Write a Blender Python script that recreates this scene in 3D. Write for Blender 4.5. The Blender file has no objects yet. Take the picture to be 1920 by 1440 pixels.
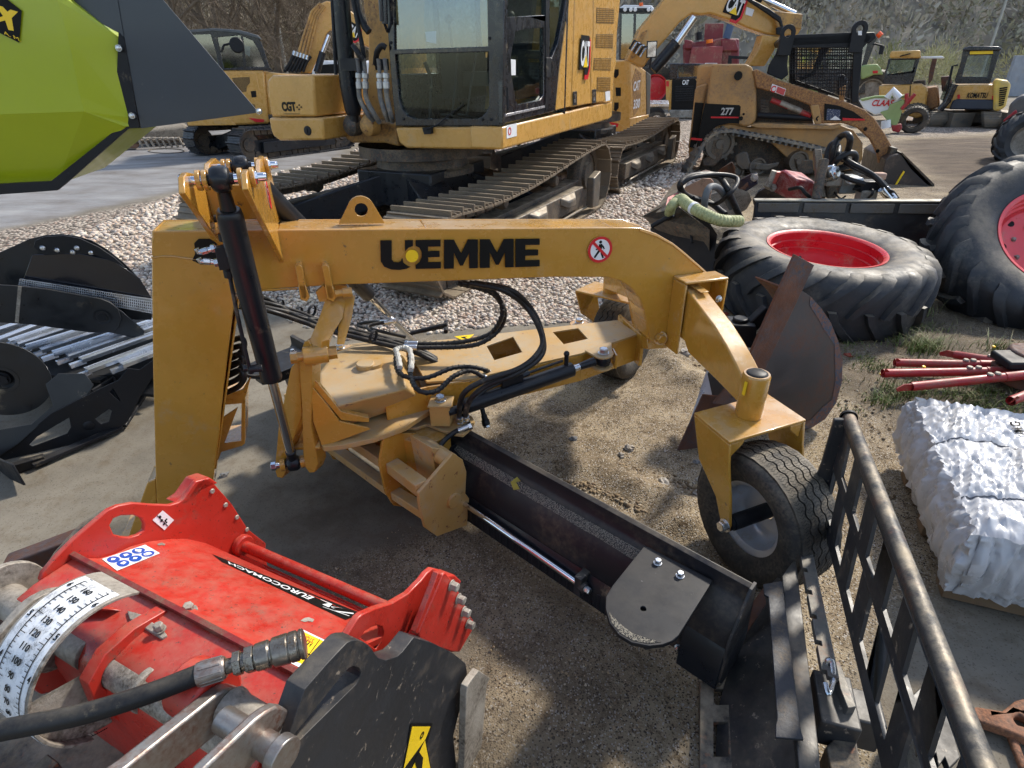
import bpy, bmesh, math, random
import numpy as np
from math import sin, cos, pi, radians, atan, atan2, sqrt
from mathutils import Vector as V, Matrix, noise
from mathutils.geometry import tessellate_polygon
random.seed(7); np.random.seed(7)
SC = bpy.context.scene; COL = SC.collection
# ---------------- camera ----------------
FPX = 1085.; CAMH = 1.8; PIT = atan((720-125.)/FPX); ROL = radians(.8)
Fw = V((0, cos(PIT), -sin(PIT))); Dn = V((0, -sin(PIT), -cos(PIT))); Xr = V((1, 0, 0)); CO = V((0, 0, CAMH))
cd = bpy.data.cameras.new('camera'); cam = bpy.data.objects.new('camera', cd); COL.objects.link(cam)
cd.sensor_width = 36; cd.lens = FPX/1920*36; cd.clip_start = .05; cd.clip_end = 2000
cx = Xr*cos(ROL)+Dn*sin(ROL); cy = -(Dn*cos(ROL)-Xr*sin(ROL)); cz = -Fw
cam.matrix_world = Matrix(((cx.x, cy.x, cz.x, 0), (cx.y, cy.y, cz.y, 0), (cx.z, cy.z, cz.z, CAMH), (0, 0, 0, 1)))
SC.camera = cam
# ---------------- light ----------------
SUN_AZ = radians(48); SUN_EL = radians(42)      # azimuth clockwise from the view direction (+Y)
sd = V((sin(SUN_AZ)*cos(SUN_EL), cos(SUN_AZ)*cos(SUN_EL), sin(SUN_EL)))
W = bpy.data.worlds.new('World'); SC.world = W; W.use_nodes = True
nt = W.node_tree; nt.nodes.clear()
o_ = nt.nodes.new('ShaderNodeOutputWorld'); b_ = nt.nodes.new('ShaderNodeBackground'); s_ = nt.nodes.new('ShaderNodeTexSky')
s_.sky_type = 'NISHITA'; s_.sun_disc = False; s_.sun_elevation = SUN_EL; s_.sun_rotation = SUN_AZ
s_.air_density = 1.0; s_.dust_density = .7; s_.altitude = 100
tc = nt.nodes.new('ShaderNodeTexCoord'); mp = nt.nodes.new('ShaderNodeMapping'); nz = nt.nodes.new('ShaderNodeTexNoise')
mp.inputs['Scale'].default_value = (1, 1, 2.6); nz.inputs['Scale'].default_value = 1.7; nz.inputs['Detail'].default_value = 7; nz.inputs['Roughness'].default_value = .62
cr = nt.nodes.new('ShaderNodeValToRGB'); cr.color_ramp.elements[0].position = .51; cr.color_ramp.elements[1].position = .66
mx = nt.nodes.new('ShaderNodeMix'); mx.data_type = 'RGBA'; mx.inputs[7].default_value = (8.2, 8.6, 9.4, 1)
nt.links.new(tc.outputs['Generated'], mp.inputs[0]); nt.links.new(mp.outputs[0], nz.inputs[0]); nt.links.new(nz.outputs[0], cr.inputs[0])
nt.links.new(cr.outputs[0], mx.inputs[0]); nt.links.new(s_.outputs[0], mx.inputs[6]); nt.links.new(mx.outputs[2], b_.inputs[0])
b_.inputs[1].default_value = .148
nt.links.new(b_.outputs[0], o_.inputs[0])
sl = bpy.data.lights.new('sun', 'SUN'); sl.energy = 3.5; sl.angle = radians(5); sl.color = (1, .93, .82)
so = bpy.data.objects.new('sun', sl); COL.objects.link(so); so.rotation_euler = sd.to_track_quat('Z', 'Y').to_euler()
SC.view_settings.view_transform = 'Standard'; SC.view_settings.look = 'None'; SC.view_settings.exposure = .58; SC.view_settings.gamma = 1
SC.cycles.max_bounces = 8; SC.cycles.use_adaptive_sampling = True; SC.cycles.adaptive_threshold = .03
SC.cycles.use_denoising = True
try: SC.cycles.denoiser = 'OPENIMAGEDENOISE'
except Exception: pass
# ---------------- pixel to world helpers ----------------
def RAY(x, y):
    a = (x-960)/FPX; b = (y-720)/FPX
    return Fw+Xr*(a*cos(ROL)-b*sin(ROL))+Dn*(a*sin(ROL)+b*cos(ROL))
def Z(x, y, h=0.):
    r = RAY(x, y); return CO+r*((h-CAMH)/r.z)
def ON(x, y, P, n):
    r = RAY(x, y); n = V(n); return CO+r*((V(P)-CO).dot(n)/r.dot(n))
def DD(x, y, d): return CO+RAY(x, y)*d
def ZS(pts, h): return [Z(x, y, h) for x, y in pts]
# ---------------- materials ----------------
def lin(c): return tuple(((v/255)/12.92 if v/255 <= .04045 else ((v/255+.055)/1.055)**2.4) for v in c)
def M(name, col, rough=.5, metal=0., dirt=None, da=.35, ds=6., bump=0., bs=40., spec=.5, coat=0., rv=.15, cv=.12, cvs=3., top=0., chips=None, ca=.0, trans=0., emis=None):
    """procedural material: colour variation, dirt in noise patches, dust settled on upward faces, chips of a second colour, roughness variation, bump"""
    m = bpy.data.materials.new(name); m.use_nodes = True; t = m.node_tree; N = t.nodes; L = t.links
    bs_ = N['Principled BSDF']; g = N.new('ShaderNodeNewGeometry')
    def noi(s, d=5, r=.6):
        n = N.new('ShaderNodeTexNoise'); n.inputs['Scale'].default_value = s; n.inputs['Detail'].default_value = d; n.inputs['Roughness'].default_value = r
        L.new(g.outputs['Position'], n.inputs['Vector']); return n.outputs[0]
    def ramp(src, a, b):
        q = N.new('ShaderNodeMapRange'); q.inputs[1].default_value = a; q.inputs[2].default_value = b; L.new(src, q.inputs[0]); return q.outputs[0]
    def mul(a, b):
        q = N.new('ShaderNodeMath'); q.operation = 'MULTIPLY'
        for i, v in enumerate((a, b)):
            if isinstance(v, (int, float)): q.inputs[i].default_value = v
            else: L.new(v, q.inputs[i])
        return q.outputs[0]
    def mix(f, a, b, ty='MIX'):
        q = N.new('ShaderNodeMix'); q.data_type = 'RGBA'; q.blend_type = ty
        if isinstance(f, (int, float)): q.inputs[0].default_value = f
        else: L.new(f, q.inputs[0])
        for i, v in ((6, a), (7, b)):
            if isinstance(v, tuple): q.inputs[i].default_value = (*v[:3], 1)
            else: L.new(v, q.inputs[i])
        return q.outputs[2]
    c = tuple(col); c2 = tuple(max(0, v*(1-cv*1.5)) for v in c); c3 = tuple(min(1, v*(1+cv)) for v in c)
    out = mix(ramp(noi(cvs), .3, .7), c2, c3)
    rr = ramp(noi(cvs*4), .3, .7); q = N.new('ShaderNodeMapRange'); q.inputs[3].default_value = max(.03, rough-rv); q.inputs[4].default_value = min(1, rough+rv); L.new(rr, q.inputs[0]); ro = q.outputs[0]
    if chips: out = mix(mul(ramp(noi(ds*9, 6, .7), .62-ca, .66-ca), 1.), out, tuple(chips))
    if dirt:
        mask = mul(ramp(noi(ds, 8, .72), .66-da*.5, .86-da*.5), ramp(noi(ds*14, 4), .3, .62))
        out = mix(mask, out, tuple(dirt))
        q = N.new('ShaderNodeMath'); q.operation = 'MAXIMUM'; L.new(ro, q.inputs[0]); L.new(mul(mask, .85), q.inputs[1]); ro = q.outputs[0]
    if top:
        s = N.new('ShaderNodeSeparateXYZ'); L.new(g.outputs['Normal'], s.inputs[0])
        mask = mul(mul(ramp(s.outputs[2], .45, .95), ramp(noi(ds*1.7, 7, .7), .38, .62)), top)
        out = mix(mask, out, lin((172, 158, 134)))
        q = N.new('ShaderNodeMath'); q.operation = 'MAXIMUM'; L.new(ro, q.inputs[0]); L.new(mul(mask, .9), q.inputs[1]); ro = q.outputs[0]
    L.new(out, bs_.inputs['Base Color']); L.new(ro, bs_.inputs['Roughness'])
    bs_.inputs['Metallic'].default_value = metal
    bs_.inputs['Specular IOR Level'].default_value = spec
    if coat: bs_.inputs['Coat Weight'].default_value = coat; bs_.inputs['Coat Roughness'].default_value = .09
    if trans: bs_.inputs['Transmission Weight'].default_value = trans
    if bump:
        b = N.new('ShaderNodeBump'); b.inputs['Strength'].default_value = bump; b.inputs['Distance'].default_value = .01
        L.new(noi(bs, 6, .65), b.inputs['Height']); L.new(b.outputs[0], bs_.inputs['Normal'])
    if emis: bs_.inputs['Emission Color'].default_value = (*emis, 1); bs_.inputs['Emission Strength'].default_value = 1
    return m
DUST = lin((168, 152, 125)); RUST = lin((118, 68, 42)); MUD = lin((110, 95, 75))
YEL = M('yellow_paint', lin((187, 136, 50)), .26, dirt=DUST, da=.14, ds=4, spec=.5, cv=.05, coat=.7, top=.5, bump=.03, bs=120, rv=.08, chips=(.10, .06, .03), ca=-.035)
YELD = M('dusty_yellow_paint', lin((186, 146, 82)), .48, dirt=DUST, da=.45, ds=3, top=.6, chips=RUST, ca=.0, cv=.08)
YELC = M('excavator_yellow_paint', lin((200, 152, 78)), .30, dirt=DUST, da=.2, ds=2.5, coat=.2, top=.5, cv=.05)
YELW = M('worn_yellow_paint', lin((196, 148, 78)), .55, dirt=lin((120, 92, 66)), da=.55, ds=2.2, chips=RUST, ca=.02, top=.5)
BLK = M('black_paint', (.008, .010, .014), .36, dirt=DUST, da=.1, ds=5, top=.06, spec=.35, coat=.1, bump=.04, bs=90)
BLKM = M('satin_black_paint', (.010, .011, .014), .5, dirt=DUST, da=.12, ds=4, chips=(.08, .08, .08), ca=-.05, top=.05, spec=.3)
BLKW = M('scratched_black_steel', (.020, .021, .024), .5, dirt=lin((126, 108, 88)), da=.22, ds=3, chips=lin((130, 118, 104)), ca=.0, top=.22, bump=.08, bs=60)
BLKO = M('old_black_steel', (.024, .023, .023), .6, dirt=MUD, da=.6, ds=4, chips=RUST, ca=.04, top=.7, bump=.15, bs=70)
HOSE = M('hose_rubber', (.010, .010, .011), .5, dirt=DUST, da=.16, ds=9, bump=.1, bs=200, top=.15, spec=.35)
CHR = M('chrome', (.72, .74, .78), .08, 1., rv=.03)
ZNC = M('zinc_plated_steel', (.62, .63, .64), .28, 1., dirt=MUD, da=.15, ds=20, bump=.05, bs=150)
STL = M('bare_worn_steel', lin((160, 155, 148)), .42, .85, dirt=RUST, da=.45, ds=6, bump=.1, bs=120)
STD = M('dusty_steel', lin((166, 158, 146)), .62, .3, dirt=lin((90, 80, 68)), da=.5, ds=7, bump=.25, bs=110)
RED = M('orange_red_paint', lin((178, 46, 34)), .36, dirt=lin((110, 84, 70)), da=.2, ds=13, chips=(.03, .025, .02), ca=.005, top=.2, bump=.05, bs=80, cv=.12)
REDD = M('red_implement_paint', lin((168, 30, 40)), .45, dirt=MUD, da=.4, ds=6, chips=RUST, ca=0, top=.3)
RIMR = M('red_rim_paint', lin((208, 30, 42)), .38, dirt=DUST, da=.25, ds=4, cv=.05, top=.2)
GRN = M('lime_green_paint', lin((160, 174, 22)), .34, cv=.03, coat=.3, rv=.06, bump=.015, bs=200, spec=.5)
GREY = M('dark_grey_paint', lin((52, 58, 66)), .36, cv=.06, dirt=DUST, da=.08, ds=6, coat=.2, rv=.08)
WHT = M('white_sticker', (.78, .78, .78), .4, cv=.03)
SYEL = M('yellow_sticker', lin((245, 205, 30)), .4, cv=.03, dirt=MUD, da=.15, ds=20)
SRED = M('red_sticker', lin((205, 24, 34)), .4, cv=.03)
SBLU = M('blue_sticker', lin((30, 80, 170)), .4, cv=.03)
SBLK = M('black_lettering', (.006, .006, .006), .5, cv=.03, spec=.2)
RUB = M('tyre_rubber', (.022, .021, .020), .72, dirt=lin((98, 88, 74)), da=.55, ds=6, bump=.12, bs=90, top=.45)
RUBG = M('old_tractor_tyre_rubber', (.022, .025, .030), .6, dirt=lin((96, 92, 84)), da=.3, ds=3, bump=.15, bs=60, top=.5, cv=.2)
RIMS = M('silver_rim', (.55, .56, .58), .4, .6, dirt=DUST, da=.3, ds=9)
RST = M('rusty_steel', lin((104, 66, 46)), .75, .1, dirt=lin((78, 74, 76)), da=.5, ds=4, bump=.3, bs=60, cv=.3, cvs=9)
RSTP = M('rusty_worn_pipe', lin((62, 61, 60)), .5, .25, dirt=lin((124, 74, 50)), da=.24, ds=9, bump=.15, bs=90, chips=(.02, .02, .024), ca=.03, top=.75)
def glass(name, col=(.55, .62, .6), r=.04, a=.35):
    m = bpy.data.materials.new(name); m.use_nodes = True; t = m.node_tree; N = t.nodes; L = t.links
    N.remove(N['Principled BSDF']); tr = N.new('ShaderNodeBsdfTransparent'); tr.inputs[0].default_value = (*col, 1)
    gl = N.new('ShaderNodeBsdfGlossy'); gl.inputs[1].default_value = r; fr = N.new('ShaderNodeFresnel'); fr.inputs[0].default_value = 1.6
    mm = N.new('ShaderNodeMixShader'); ad = N.new('ShaderNodeMath'); ad.operation = 'MULTIPLY_ADD'; ad.inputs[1].default_value = .32; ad.inputs[2].default_value = a; ad.use_clamp = True
    L.new(fr.outputs[0], ad.inputs[0]); L.new(ad.outputs[0], mm.inputs[0]); L.new(tr.outputs[0], mm.inputs[1]); L.new(gl.outputs[0], mm.inputs[2]); L.new(mm.outputs[0], N['Material Output'].inputs[0])
    return m
GLS = glass('cab_glass')
# ---------------- mesh builder ----------------
class MB:
    def __init__(s): s.v = []; s.f = []; s.mi = []; s.m = 0
    def add(s, vs, fs):
        b = len(s.v); s.v += [tuple(q) for q in vs]; s.f += [tuple(i+b for i in f) for f in fs]; s.mi += [s.m]*len(fs); return s
    def slab(s, pts, vec, holes=()):
        """flat polygon (with holes) given thickness vec"""
        vec = V(vec); loops = [list(map(V, pts))]+[list(map(V, h)) for h in holes]; flat = [p for l in loops for p in l]; n = len(flat)
        nn = V((0, 0, 0)); l0 = loops[0]
        for i in range(len(l0)): nn += (l0[i]-l0[0]).cross(l0[(i+1) % len(l0)]-l0[0])
        if holes: tr = [tuple(t) for t in tessellate_polygon(loops)]
        else: tr = [tuple(range(n))]
        fs = []
        for t in tr:
            a = V((0, 0, 0))
            for i in range(1, len(t)-1): a += (flat[t[i]]-flat[t[0]]).cross(flat[t[i+1]]-flat[t[0]])
            if a.dot(nn) < 0: t = t[::-1]
            fs.append(t)
        up = vec.dot(nn) > 0
        F = []
        for t in fs:
            F.append(tuple(i+n for i in t) if up else tuple(i+n for i in t[::-1])); F.append(t[::-1] if up else t)
        k = 0
        for li, l in enumerate(loops):
            m = len(l); a = V((0, 0, 0))
            for i in range(m): a += (l[i]-l[0]).cross(l[(i+1) % m]-l[0])
            ccw = a.dot(nn) > 0
            flip = (ccw != (li == 0)) != (not up)
            for i in range(m):
                q = (k+i, k+(i+1) % m, k+(i+1) % m+n, k+i+n)
                F.append(q[::-1] if flip else q)
            k += m
        return s.add(flat+[p+vec for p in flat], F)
    def tube(s, pts, r, seg=10, caps=True, closed=False, sq=1.):
        pts = list(map(V, pts)); n = len(pts); rs = r if hasattr(r, '__len__') else [r]*n
        vs = []; up = None
        for i, p in enumerate(pts):
            if closed: d = pts[(i+1) % n]-pts[i-1]
            else: d = pts[min(i+1, n-1)]-pts[max(i-1, 0)]
            d = d.normalized() if d.length > 1e-9 else V((0, 0, 1))
            if up is None: up = V((0, 0, 1)) if abs(d.z) < .9 else V((1, 0, 0))
            sdv = d.cross(up).normalized(); up = sdv.cross(d).normalized()
            for k in range(seg):
                a = 2*pi*k/seg; vs.append(p+sdv*(cos(a)*rs[i])+up*(sin(a)*rs[i]*sq))
        fs = []
        for i in range(n if closed else n-1):
            j = (i+1) % n
            for k in range(seg): fs.append((i*seg+k, i*seg+(k+1) % seg, j*seg+(k+1) % seg, j*seg+k))
        if caps and not closed: fs += [tuple(range(seg))[::-1], tuple(range((n-1)*seg, n*seg))]
        return s.add(vs, fs)
    def cyl(s, a, b, r, r2=None, seg=20): return s.tube([a, b], [r, r if r2 is None else r2], seg)
    def box(s, c, x, y, z):
        """box about centre c with full-size axis vectors"""
        c, x, y, z = map(V, (c, x, y, z)); vs = [c+x*(i-.5)+y*(j-.5)+z*(k-.5) for k in (0, 1) for j in (0, 1) for i in (0, 1)]
        fs = [(0, 2, 3, 1), (4, 5, 7, 6), (0, 1, 5, 4), (2, 6, 7, 3), (0, 4, 6, 2), (1, 3, 7, 5)]
        if x.cross(y).dot(z) < 0: fs = [f[::-1] for f in fs]
        return s.add(vs, fs)
    def bx(s, x0, x1, y0, y1, z0, z1): return s.box(((x0+x1)/2, (y0+y1)/2, (z0+z1)/2), (x1-x0, 0, 0), (0, y1-y0, 0), (0, 0, z1-z0))
    def beam(s, a, b, w, h, up=(0, 0, 1)):
        a, b = V(a), V(b); d = (b-a); u = V(up); sx = d.cross(u).normalized(); u = sx.cross(d).normalized()
        return s.box((a+b)/2, d, sx*w, u*h)
    def lathe(s, prof, c, ax, seg=32, a0=0, a1=2*pi, xd=None):
        """prof: list of (radius, along)"""
        c, ax = V(c), V(ax).normalized(); t = V(xd) if xd else (V((0, 0, 1)) if abs(ax.z) < .9 else V((1, 0, 0)))
        e1 = (t-ax*t.dot(ax)).normalized(); e2 = ax.cross(e1); full = abs(a1-a0-2*pi) < 1e-6; m = seg if full else seg+1; n = len(prof)
        vs = [c+ax*h+(e1*cos(a0+(a1-a0)*k/seg)+e2*sin(a0+(a1-a0)*k/seg))*r for k in range(m) for r, h in prof]
        fs = []
        for k in range(seg):
            j = (k+1) % m
            for i in range(n-1): fs.append((k*n+i, j*n+i, j*n+i+1, k*n+i+1))
        return s.add(vs, fs)
    def hex(s, p, n, r=.014, h=.011, wash=True):
        p, n = V(p), V(n).normalized()
        if wash: s.cyl(p, p+n*.003, r*1.35, seg=14)
        s.tube([p+n*.003, p+n*(.003+h*.85), p+n*(.003+h)], [r*1.1, r*1.1, r*.9], 6)
        return s
    def ball(s, c, r, seg=12, sc=(1, 1, 1)):
        c = V(c); n = seg//2; vs = []; fs = []
        for i in range(n+1):
            t = pi*i/n
            for k in range(seg): a = 2*pi*k/seg; vs.append((c.x+r*sc[0]*sin(t)*cos(a), c.y+r*sc[1]*sin(t)*sin(a), c.z+r*sc[2]*cos(t)))
        for i in range(n):
            for k in range(seg): fs.append((i*seg+k, (i+1)*seg+k, (i+1)*seg+(k+1) % seg, i*seg+(k+1) % seg))
        return s.add(vs, fs)
    def xf(s, mat):
        s.v = [tuple(mat @ V(p)) for p in s.v]; return s
OFF = {}
def link(o, parent):
    COL.objects.link(o)
    if parent is not None: o.parent = parent; OFF[o.name] = OFF.get(parent.name, V((0, 0, 0)))
def build(name, mb, mat, parent=None, bev=0., smooth=True, ang=38, label=None, kind=None, origin=None, bseg=2):
    off = OFF.get(parent.name, V((0, 0, 0))) if parent is not None else (V(origin) if origin is not None else V((0, 0, 0)))
    me = bpy.data.meshes.new(name)
    vs = [(p[0]-off.x, p[1]-off.y, p[2]-off.z) for p in mb.v] if off.length else mb.v
    me.from_pydata(vs, [], mb.f)
    mats = mat if isinstance(mat, (list, tuple)) else [mat]
    for q in mats: me.materials.append(q)
    if len(mats) > 1: me.polygons.foreach_set('material_index', mb.mi)
    me.validate(); me.update()
    if smooth: me.shade_smooth(); me.set_sharp_from_angle(angle=radians(ang))
    o = bpy.data.objects.new(name, me); link(o, parent)
    if parent is None and origin is not None: o.location = off; OFF[o.name] = off
    if bev:
        b = o.modifiers.new('edge', 'BEVEL'); b.width = bev; b.segments = bseg; b.limit_method = 'ANGLE'; b.angle_limit = radians(40); b.harden_normals = False
    if label: o['label'] = label
    if kind: o['kind'] = kind
    return o
def thing(name, label, cat, loc=(0, 0, 0), group=None, rz=0., local=False):
    e = bpy.data.objects.new(name, None); COL.objects.link(e); e.location = loc; e.rotation_euler = (0, 0, rz); e.empty_display_size = .2
    OFF[e.name] = V((0, 0, 0)) if local else V(loc)
    e['label'] = label; e['category'] = cat
    if group: e['group'] = group
    return e
def tag(o, label, cat, group=None, kind=None):
    o['label'] = label; o['category'] = cat
    if group: o['group'] = group
    if kind: o['kind'] = kind
    return o
def copy_tree(o, parent=None):
    c = o.copy(); COL.objects.link(c); OFF[c.name] = OFF.get(o.name, V((0, 0, 0)))
    if parent is not None: c.parent = parent
    for ch in list(o.children): copy_tree(ch, c)
    return c
def spline(pts, n=8):
    pts = list(map(V, pts)); P = [pts[0]*2-pts[1]]+pts+[pts[-1]*2-pts[-2]]; out = []
    for i in range(1, len(P)-2):
        a, b, c, d = P[i-1:i+3]
        for k in range(n):
            t = k/n; out.append(.5*((2*b)+(c-a)*t+(2*a-5*b+4*c-d)*t*t+(3*b-a-3*c+d)*t**3))
    return out+[pts[-1]]
def circ(c, r, n, e1, e2, a0=0, a1=2*pi): 
    c, e1, e2 = V(c), V(e1), V(e2); full = abs(a1-a0-2*pi) < 1e-6
    return [c+e1*(r*cos(a0+(a1-a0)*k/(n if full else n-1)))+e2*(r*sin(a0+(a1-a0)*k/(n if full else n-1))) for k in range(n)]
def text(s, name, org, xd, yd, h, mat, parent, w=None, bold=.0, shear=0., th=.0012, label=None):
    """lettering laid on a surface; org = lower left corner, xd/yd unit directions, h = cap height, w = total width"""
    cu = bpy.data.curves.new('lettering', 'FONT'); cu.body = s; cu.size = 1; cu.offset = bold; cu.extrude = .01; cu.resolution_u = 3; cu.shear = shear
    ob = bpy.data.objects.new('lettering', cu); me = bpy.data.meshes.new_from_object(ob)
    n = len(me.vertices); a = np.zeros(n*3); me.vertices.foreach_get('co', a); a = a.reshape(n, 3)
    if n == 0: return
    lo, hi = a.min(0), a.max(0); a -= lo; sx = (w/(hi[0]-lo[0])) if w else h/(hi[1]-lo[1]); sy = h/(hi[1]-lo[1])
    xd, yd = np.array(V(xd).normalized()), np.array(V(yd).normalized()); zd = np.cross(xd, yd)
    off = np.array(OFF.get(parent.name, V((0, 0, 0)))) if parent is not None else 0
    P = np.array(V(org))-off+np.outer(a[:, 0]*sx, xd)+np.outer(a[:, 1]*sy, yd)+np.outer(a[:, 2]/.02*th, zd)
    me.vertices.foreach_set('co', P.ravel()); me.materials.clear(); me.materials.append(mat); me.update()
    o = bpy.data.objects.new(name, me); link(o, parent)
    bpy.data.objects.remove(ob)
    if label: o['label'] = label
    return o
def npmesh(name, verts, faces, mat, smooth=False, attr=None):
    """fast mesh from numpy arrays; faces (n,3) or (n,4)"""
    me = bpy.data.meshes.new(name); k = faces.shape[1]
    me.vertices.add(len(verts)); me.vertices.foreach_set('co', verts.astype(np.float32).ravel())
    me.loops.add(faces.size); me.loops.foreach_set('vertex_index', faces.astype(np.int32).ravel())
    me.polygons.add(len(faces)); me.polygons.foreach_set('loop_start', np.arange(0, faces.size, k, dtype=np.int32)); me.polygons.foreach_set('loop_total', np.full(len(faces), k, dtype=np.int32))
    me.update(calc_edges=True); me.materials.append(mat)
    if smooth: me.shade_smooth()
    if attr:
        for an, av in attr.items():
            A = me.attributes.new(an, 'FLOAT', 'POINT'); A.data.foreach_set('value', av.astype(np.float32))
    return me
ZU = V((0, 0, 1))
# ---------------- ground ----------------
def poly_w(px): return np.array([[*Z(x, y)][:2] for x, y in px])
def sdist(px, py, poly):
    """signed distance to polygon, positive inside"""
    n = len(poly); d = np.full(px.shape, 1e9); ins = np.zeros(px.shape, bool)
    for i in range(n):
        a, b = poly[i], poly[(i+1) % n]; e = b-a; L = (e**2).sum()+1e-12
        t = np.clip(((px-a[0])*e[0]+(py-a[1])*e[1])/L, 0, 1)
        d = np.minimum(d, np.hypot(px-a[0]-t*e[0], py-a[1]-t*e[1]))
        c = ((a[1] > py) != (b[1] > py)) & (px < (b[0]-a[0])*(py-a[1])/(b[1]-a[1]+1e-12)+a[0]); ins ^= c
    return np.where(ins, d, -d)
PG = poly_w([(-300, 500), (0, 434), (200, 394), (380, 352), (640, 300), (700, 262), (1100, 212), (1310, 212), (1330, 330), (1215, 420), (1230, 500), (1262, 590), (1200, 612), (1060, 606), (900, 618), (780, 620), (640, 640), (540, 600), (480, 560), (300, 560), (200, 530), (-300, 600)])
PG2 = poly_w([(1640, 204), (2000, 208), (2000, 248), (1660, 256)])
PW = poly_w([(-900, 560), (-300, 499), (0, 433), (380, 351), (640, 299), (680, 250), (300, 232), (-900, 300)])
PD = poly_w([(640, 650), (860, 640), (1250, 600), (1400, 460), (1330, 330), (1325, 212), (2600, 190), (3600, 900), (2600, 1250), (1760, 1130), (1640, 1290), (1620, 1700), (900, 1700), (840, 1180), (560, 1060), (820, 980), (950, 880), (900, 780), (760, 700)])
PK = poly_w([(430, 880), (620, 860), (900, 900), (1130, 1130), (1330, 1290), (1330, 1600), (700, 1600), (560, 1200), (430, 1100)])  # outline of the foreground shade painted into the ground colour
PM = poly_w([(1620, 262), (1930, 252), (2600, 290), (2600, 460), (1780, 400), (1690, 330)])
def axis(a, b, lo, hi, st, g):
    r = list(np.arange(lo, hi, st)); s = st; x = lo
    L = []
    while x > a: s *= g; x -= s; L.append(x)
    s = st; x = r[-1]; R = []
    while x < b: s *= g; x += s; R.append(x)
    return np.array(L[::-1]+r+R)
gx = axis(-160, 160, -2.6, 4.6, .035, 1.06); gy = axis(-8, 220, .4, 6.5, .035, 1.06)
XX, YY = np.meshgrid(gx, gy); n1 = len(gx); n2 = len(gy)
def npnoise(x, y, sc, seed=0, oct=4):
    """cheap value noise, vectorised"""
    out = np.zeros(x.shape); amp = 1; tot = 0
    for o in range(oct):
        rs = np.random.RandomState(seed+o); T = rs.rand(256, 256); u = x*sc*2**o+97.3; v = y*sc*2**o+41.7
        i = np.floor(u).astype(int); j = np.floor(v).astype(int); fu = u-i; fv = v-j; fu = fu*fu*(3-2*fu); fv = fv*fv*(3-2*fv)
        g = lambda a, b: T[(a) % 256, (b) % 256]
        out += amp*((g(i, j)*(1-fu)+g(i+1, j)*fu)*(1-fv)+(g(i, j+1)*(1-fu)+g(i+1, j+1)*fu)*fv); tot += amp; amp *= .55
    return out/tot
N1 = npnoise(XX, YY, 2.2, 3, 5); N2 = npnoise(XX, YY, 7, 20, 5)
def sm(v, a, b): t = np.clip((v-a)/(b-a), 0, 1); return t*t*(3-2*t)
jit = (N1-.5)*.5
dep = 1+YY*.05
aG = np.maximum(sm(sdist(XX, YY, PG)+jit*.5, -.05, .1), sm(sdist(XX, YY, PG2)+jit, -.1, .3))
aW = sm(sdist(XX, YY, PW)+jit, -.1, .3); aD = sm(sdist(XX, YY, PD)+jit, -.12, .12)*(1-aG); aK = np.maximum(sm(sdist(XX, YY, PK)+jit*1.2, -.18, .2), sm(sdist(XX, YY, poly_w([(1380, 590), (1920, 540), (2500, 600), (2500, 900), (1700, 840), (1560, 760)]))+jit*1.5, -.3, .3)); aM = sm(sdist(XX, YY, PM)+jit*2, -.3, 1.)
rough_pos = np.zeros_like(XX)
def lump(x, y, r, h):
    global ZZ
    d = np.hypot(XX-x, YY-y)/r; ZZ += h*np.exp(-d*d*2)*(.5+N2)
ZZ = aD*((N1-.5)*.03+(N2-.5)*.022)*(YY < 30)+aG*(N2-.5)*.02*(YY < 30)+aM*(npnoise(XX, YY*3.5, .8, 9, 4)-.5)*.16
ridge = np.zeros_like(XX)
for q in ((1215, 655), (1260, 690), (1300, 715), (1160, 640), (1240, 670)):
    p = Z(*q); lump(p.x, p.y, .16, .05)
for q in ((1085, 880), (1150, 895), (1190, 915), (1230, 925), (1270, 950), (1290, 990), (1310, 960), (1120, 870), (1250, 985)):
    p = Z(*q); lump(p.x, p.y, .10, .045)
idx = np.arange(n1*n2).reshape(n2, n1)
F = np.stack([idx[:-1, :-1], idx[:-1, 1:], idx[1:, 1:], idx[1:, :-1]], -1).reshape(-1, 4)
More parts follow.
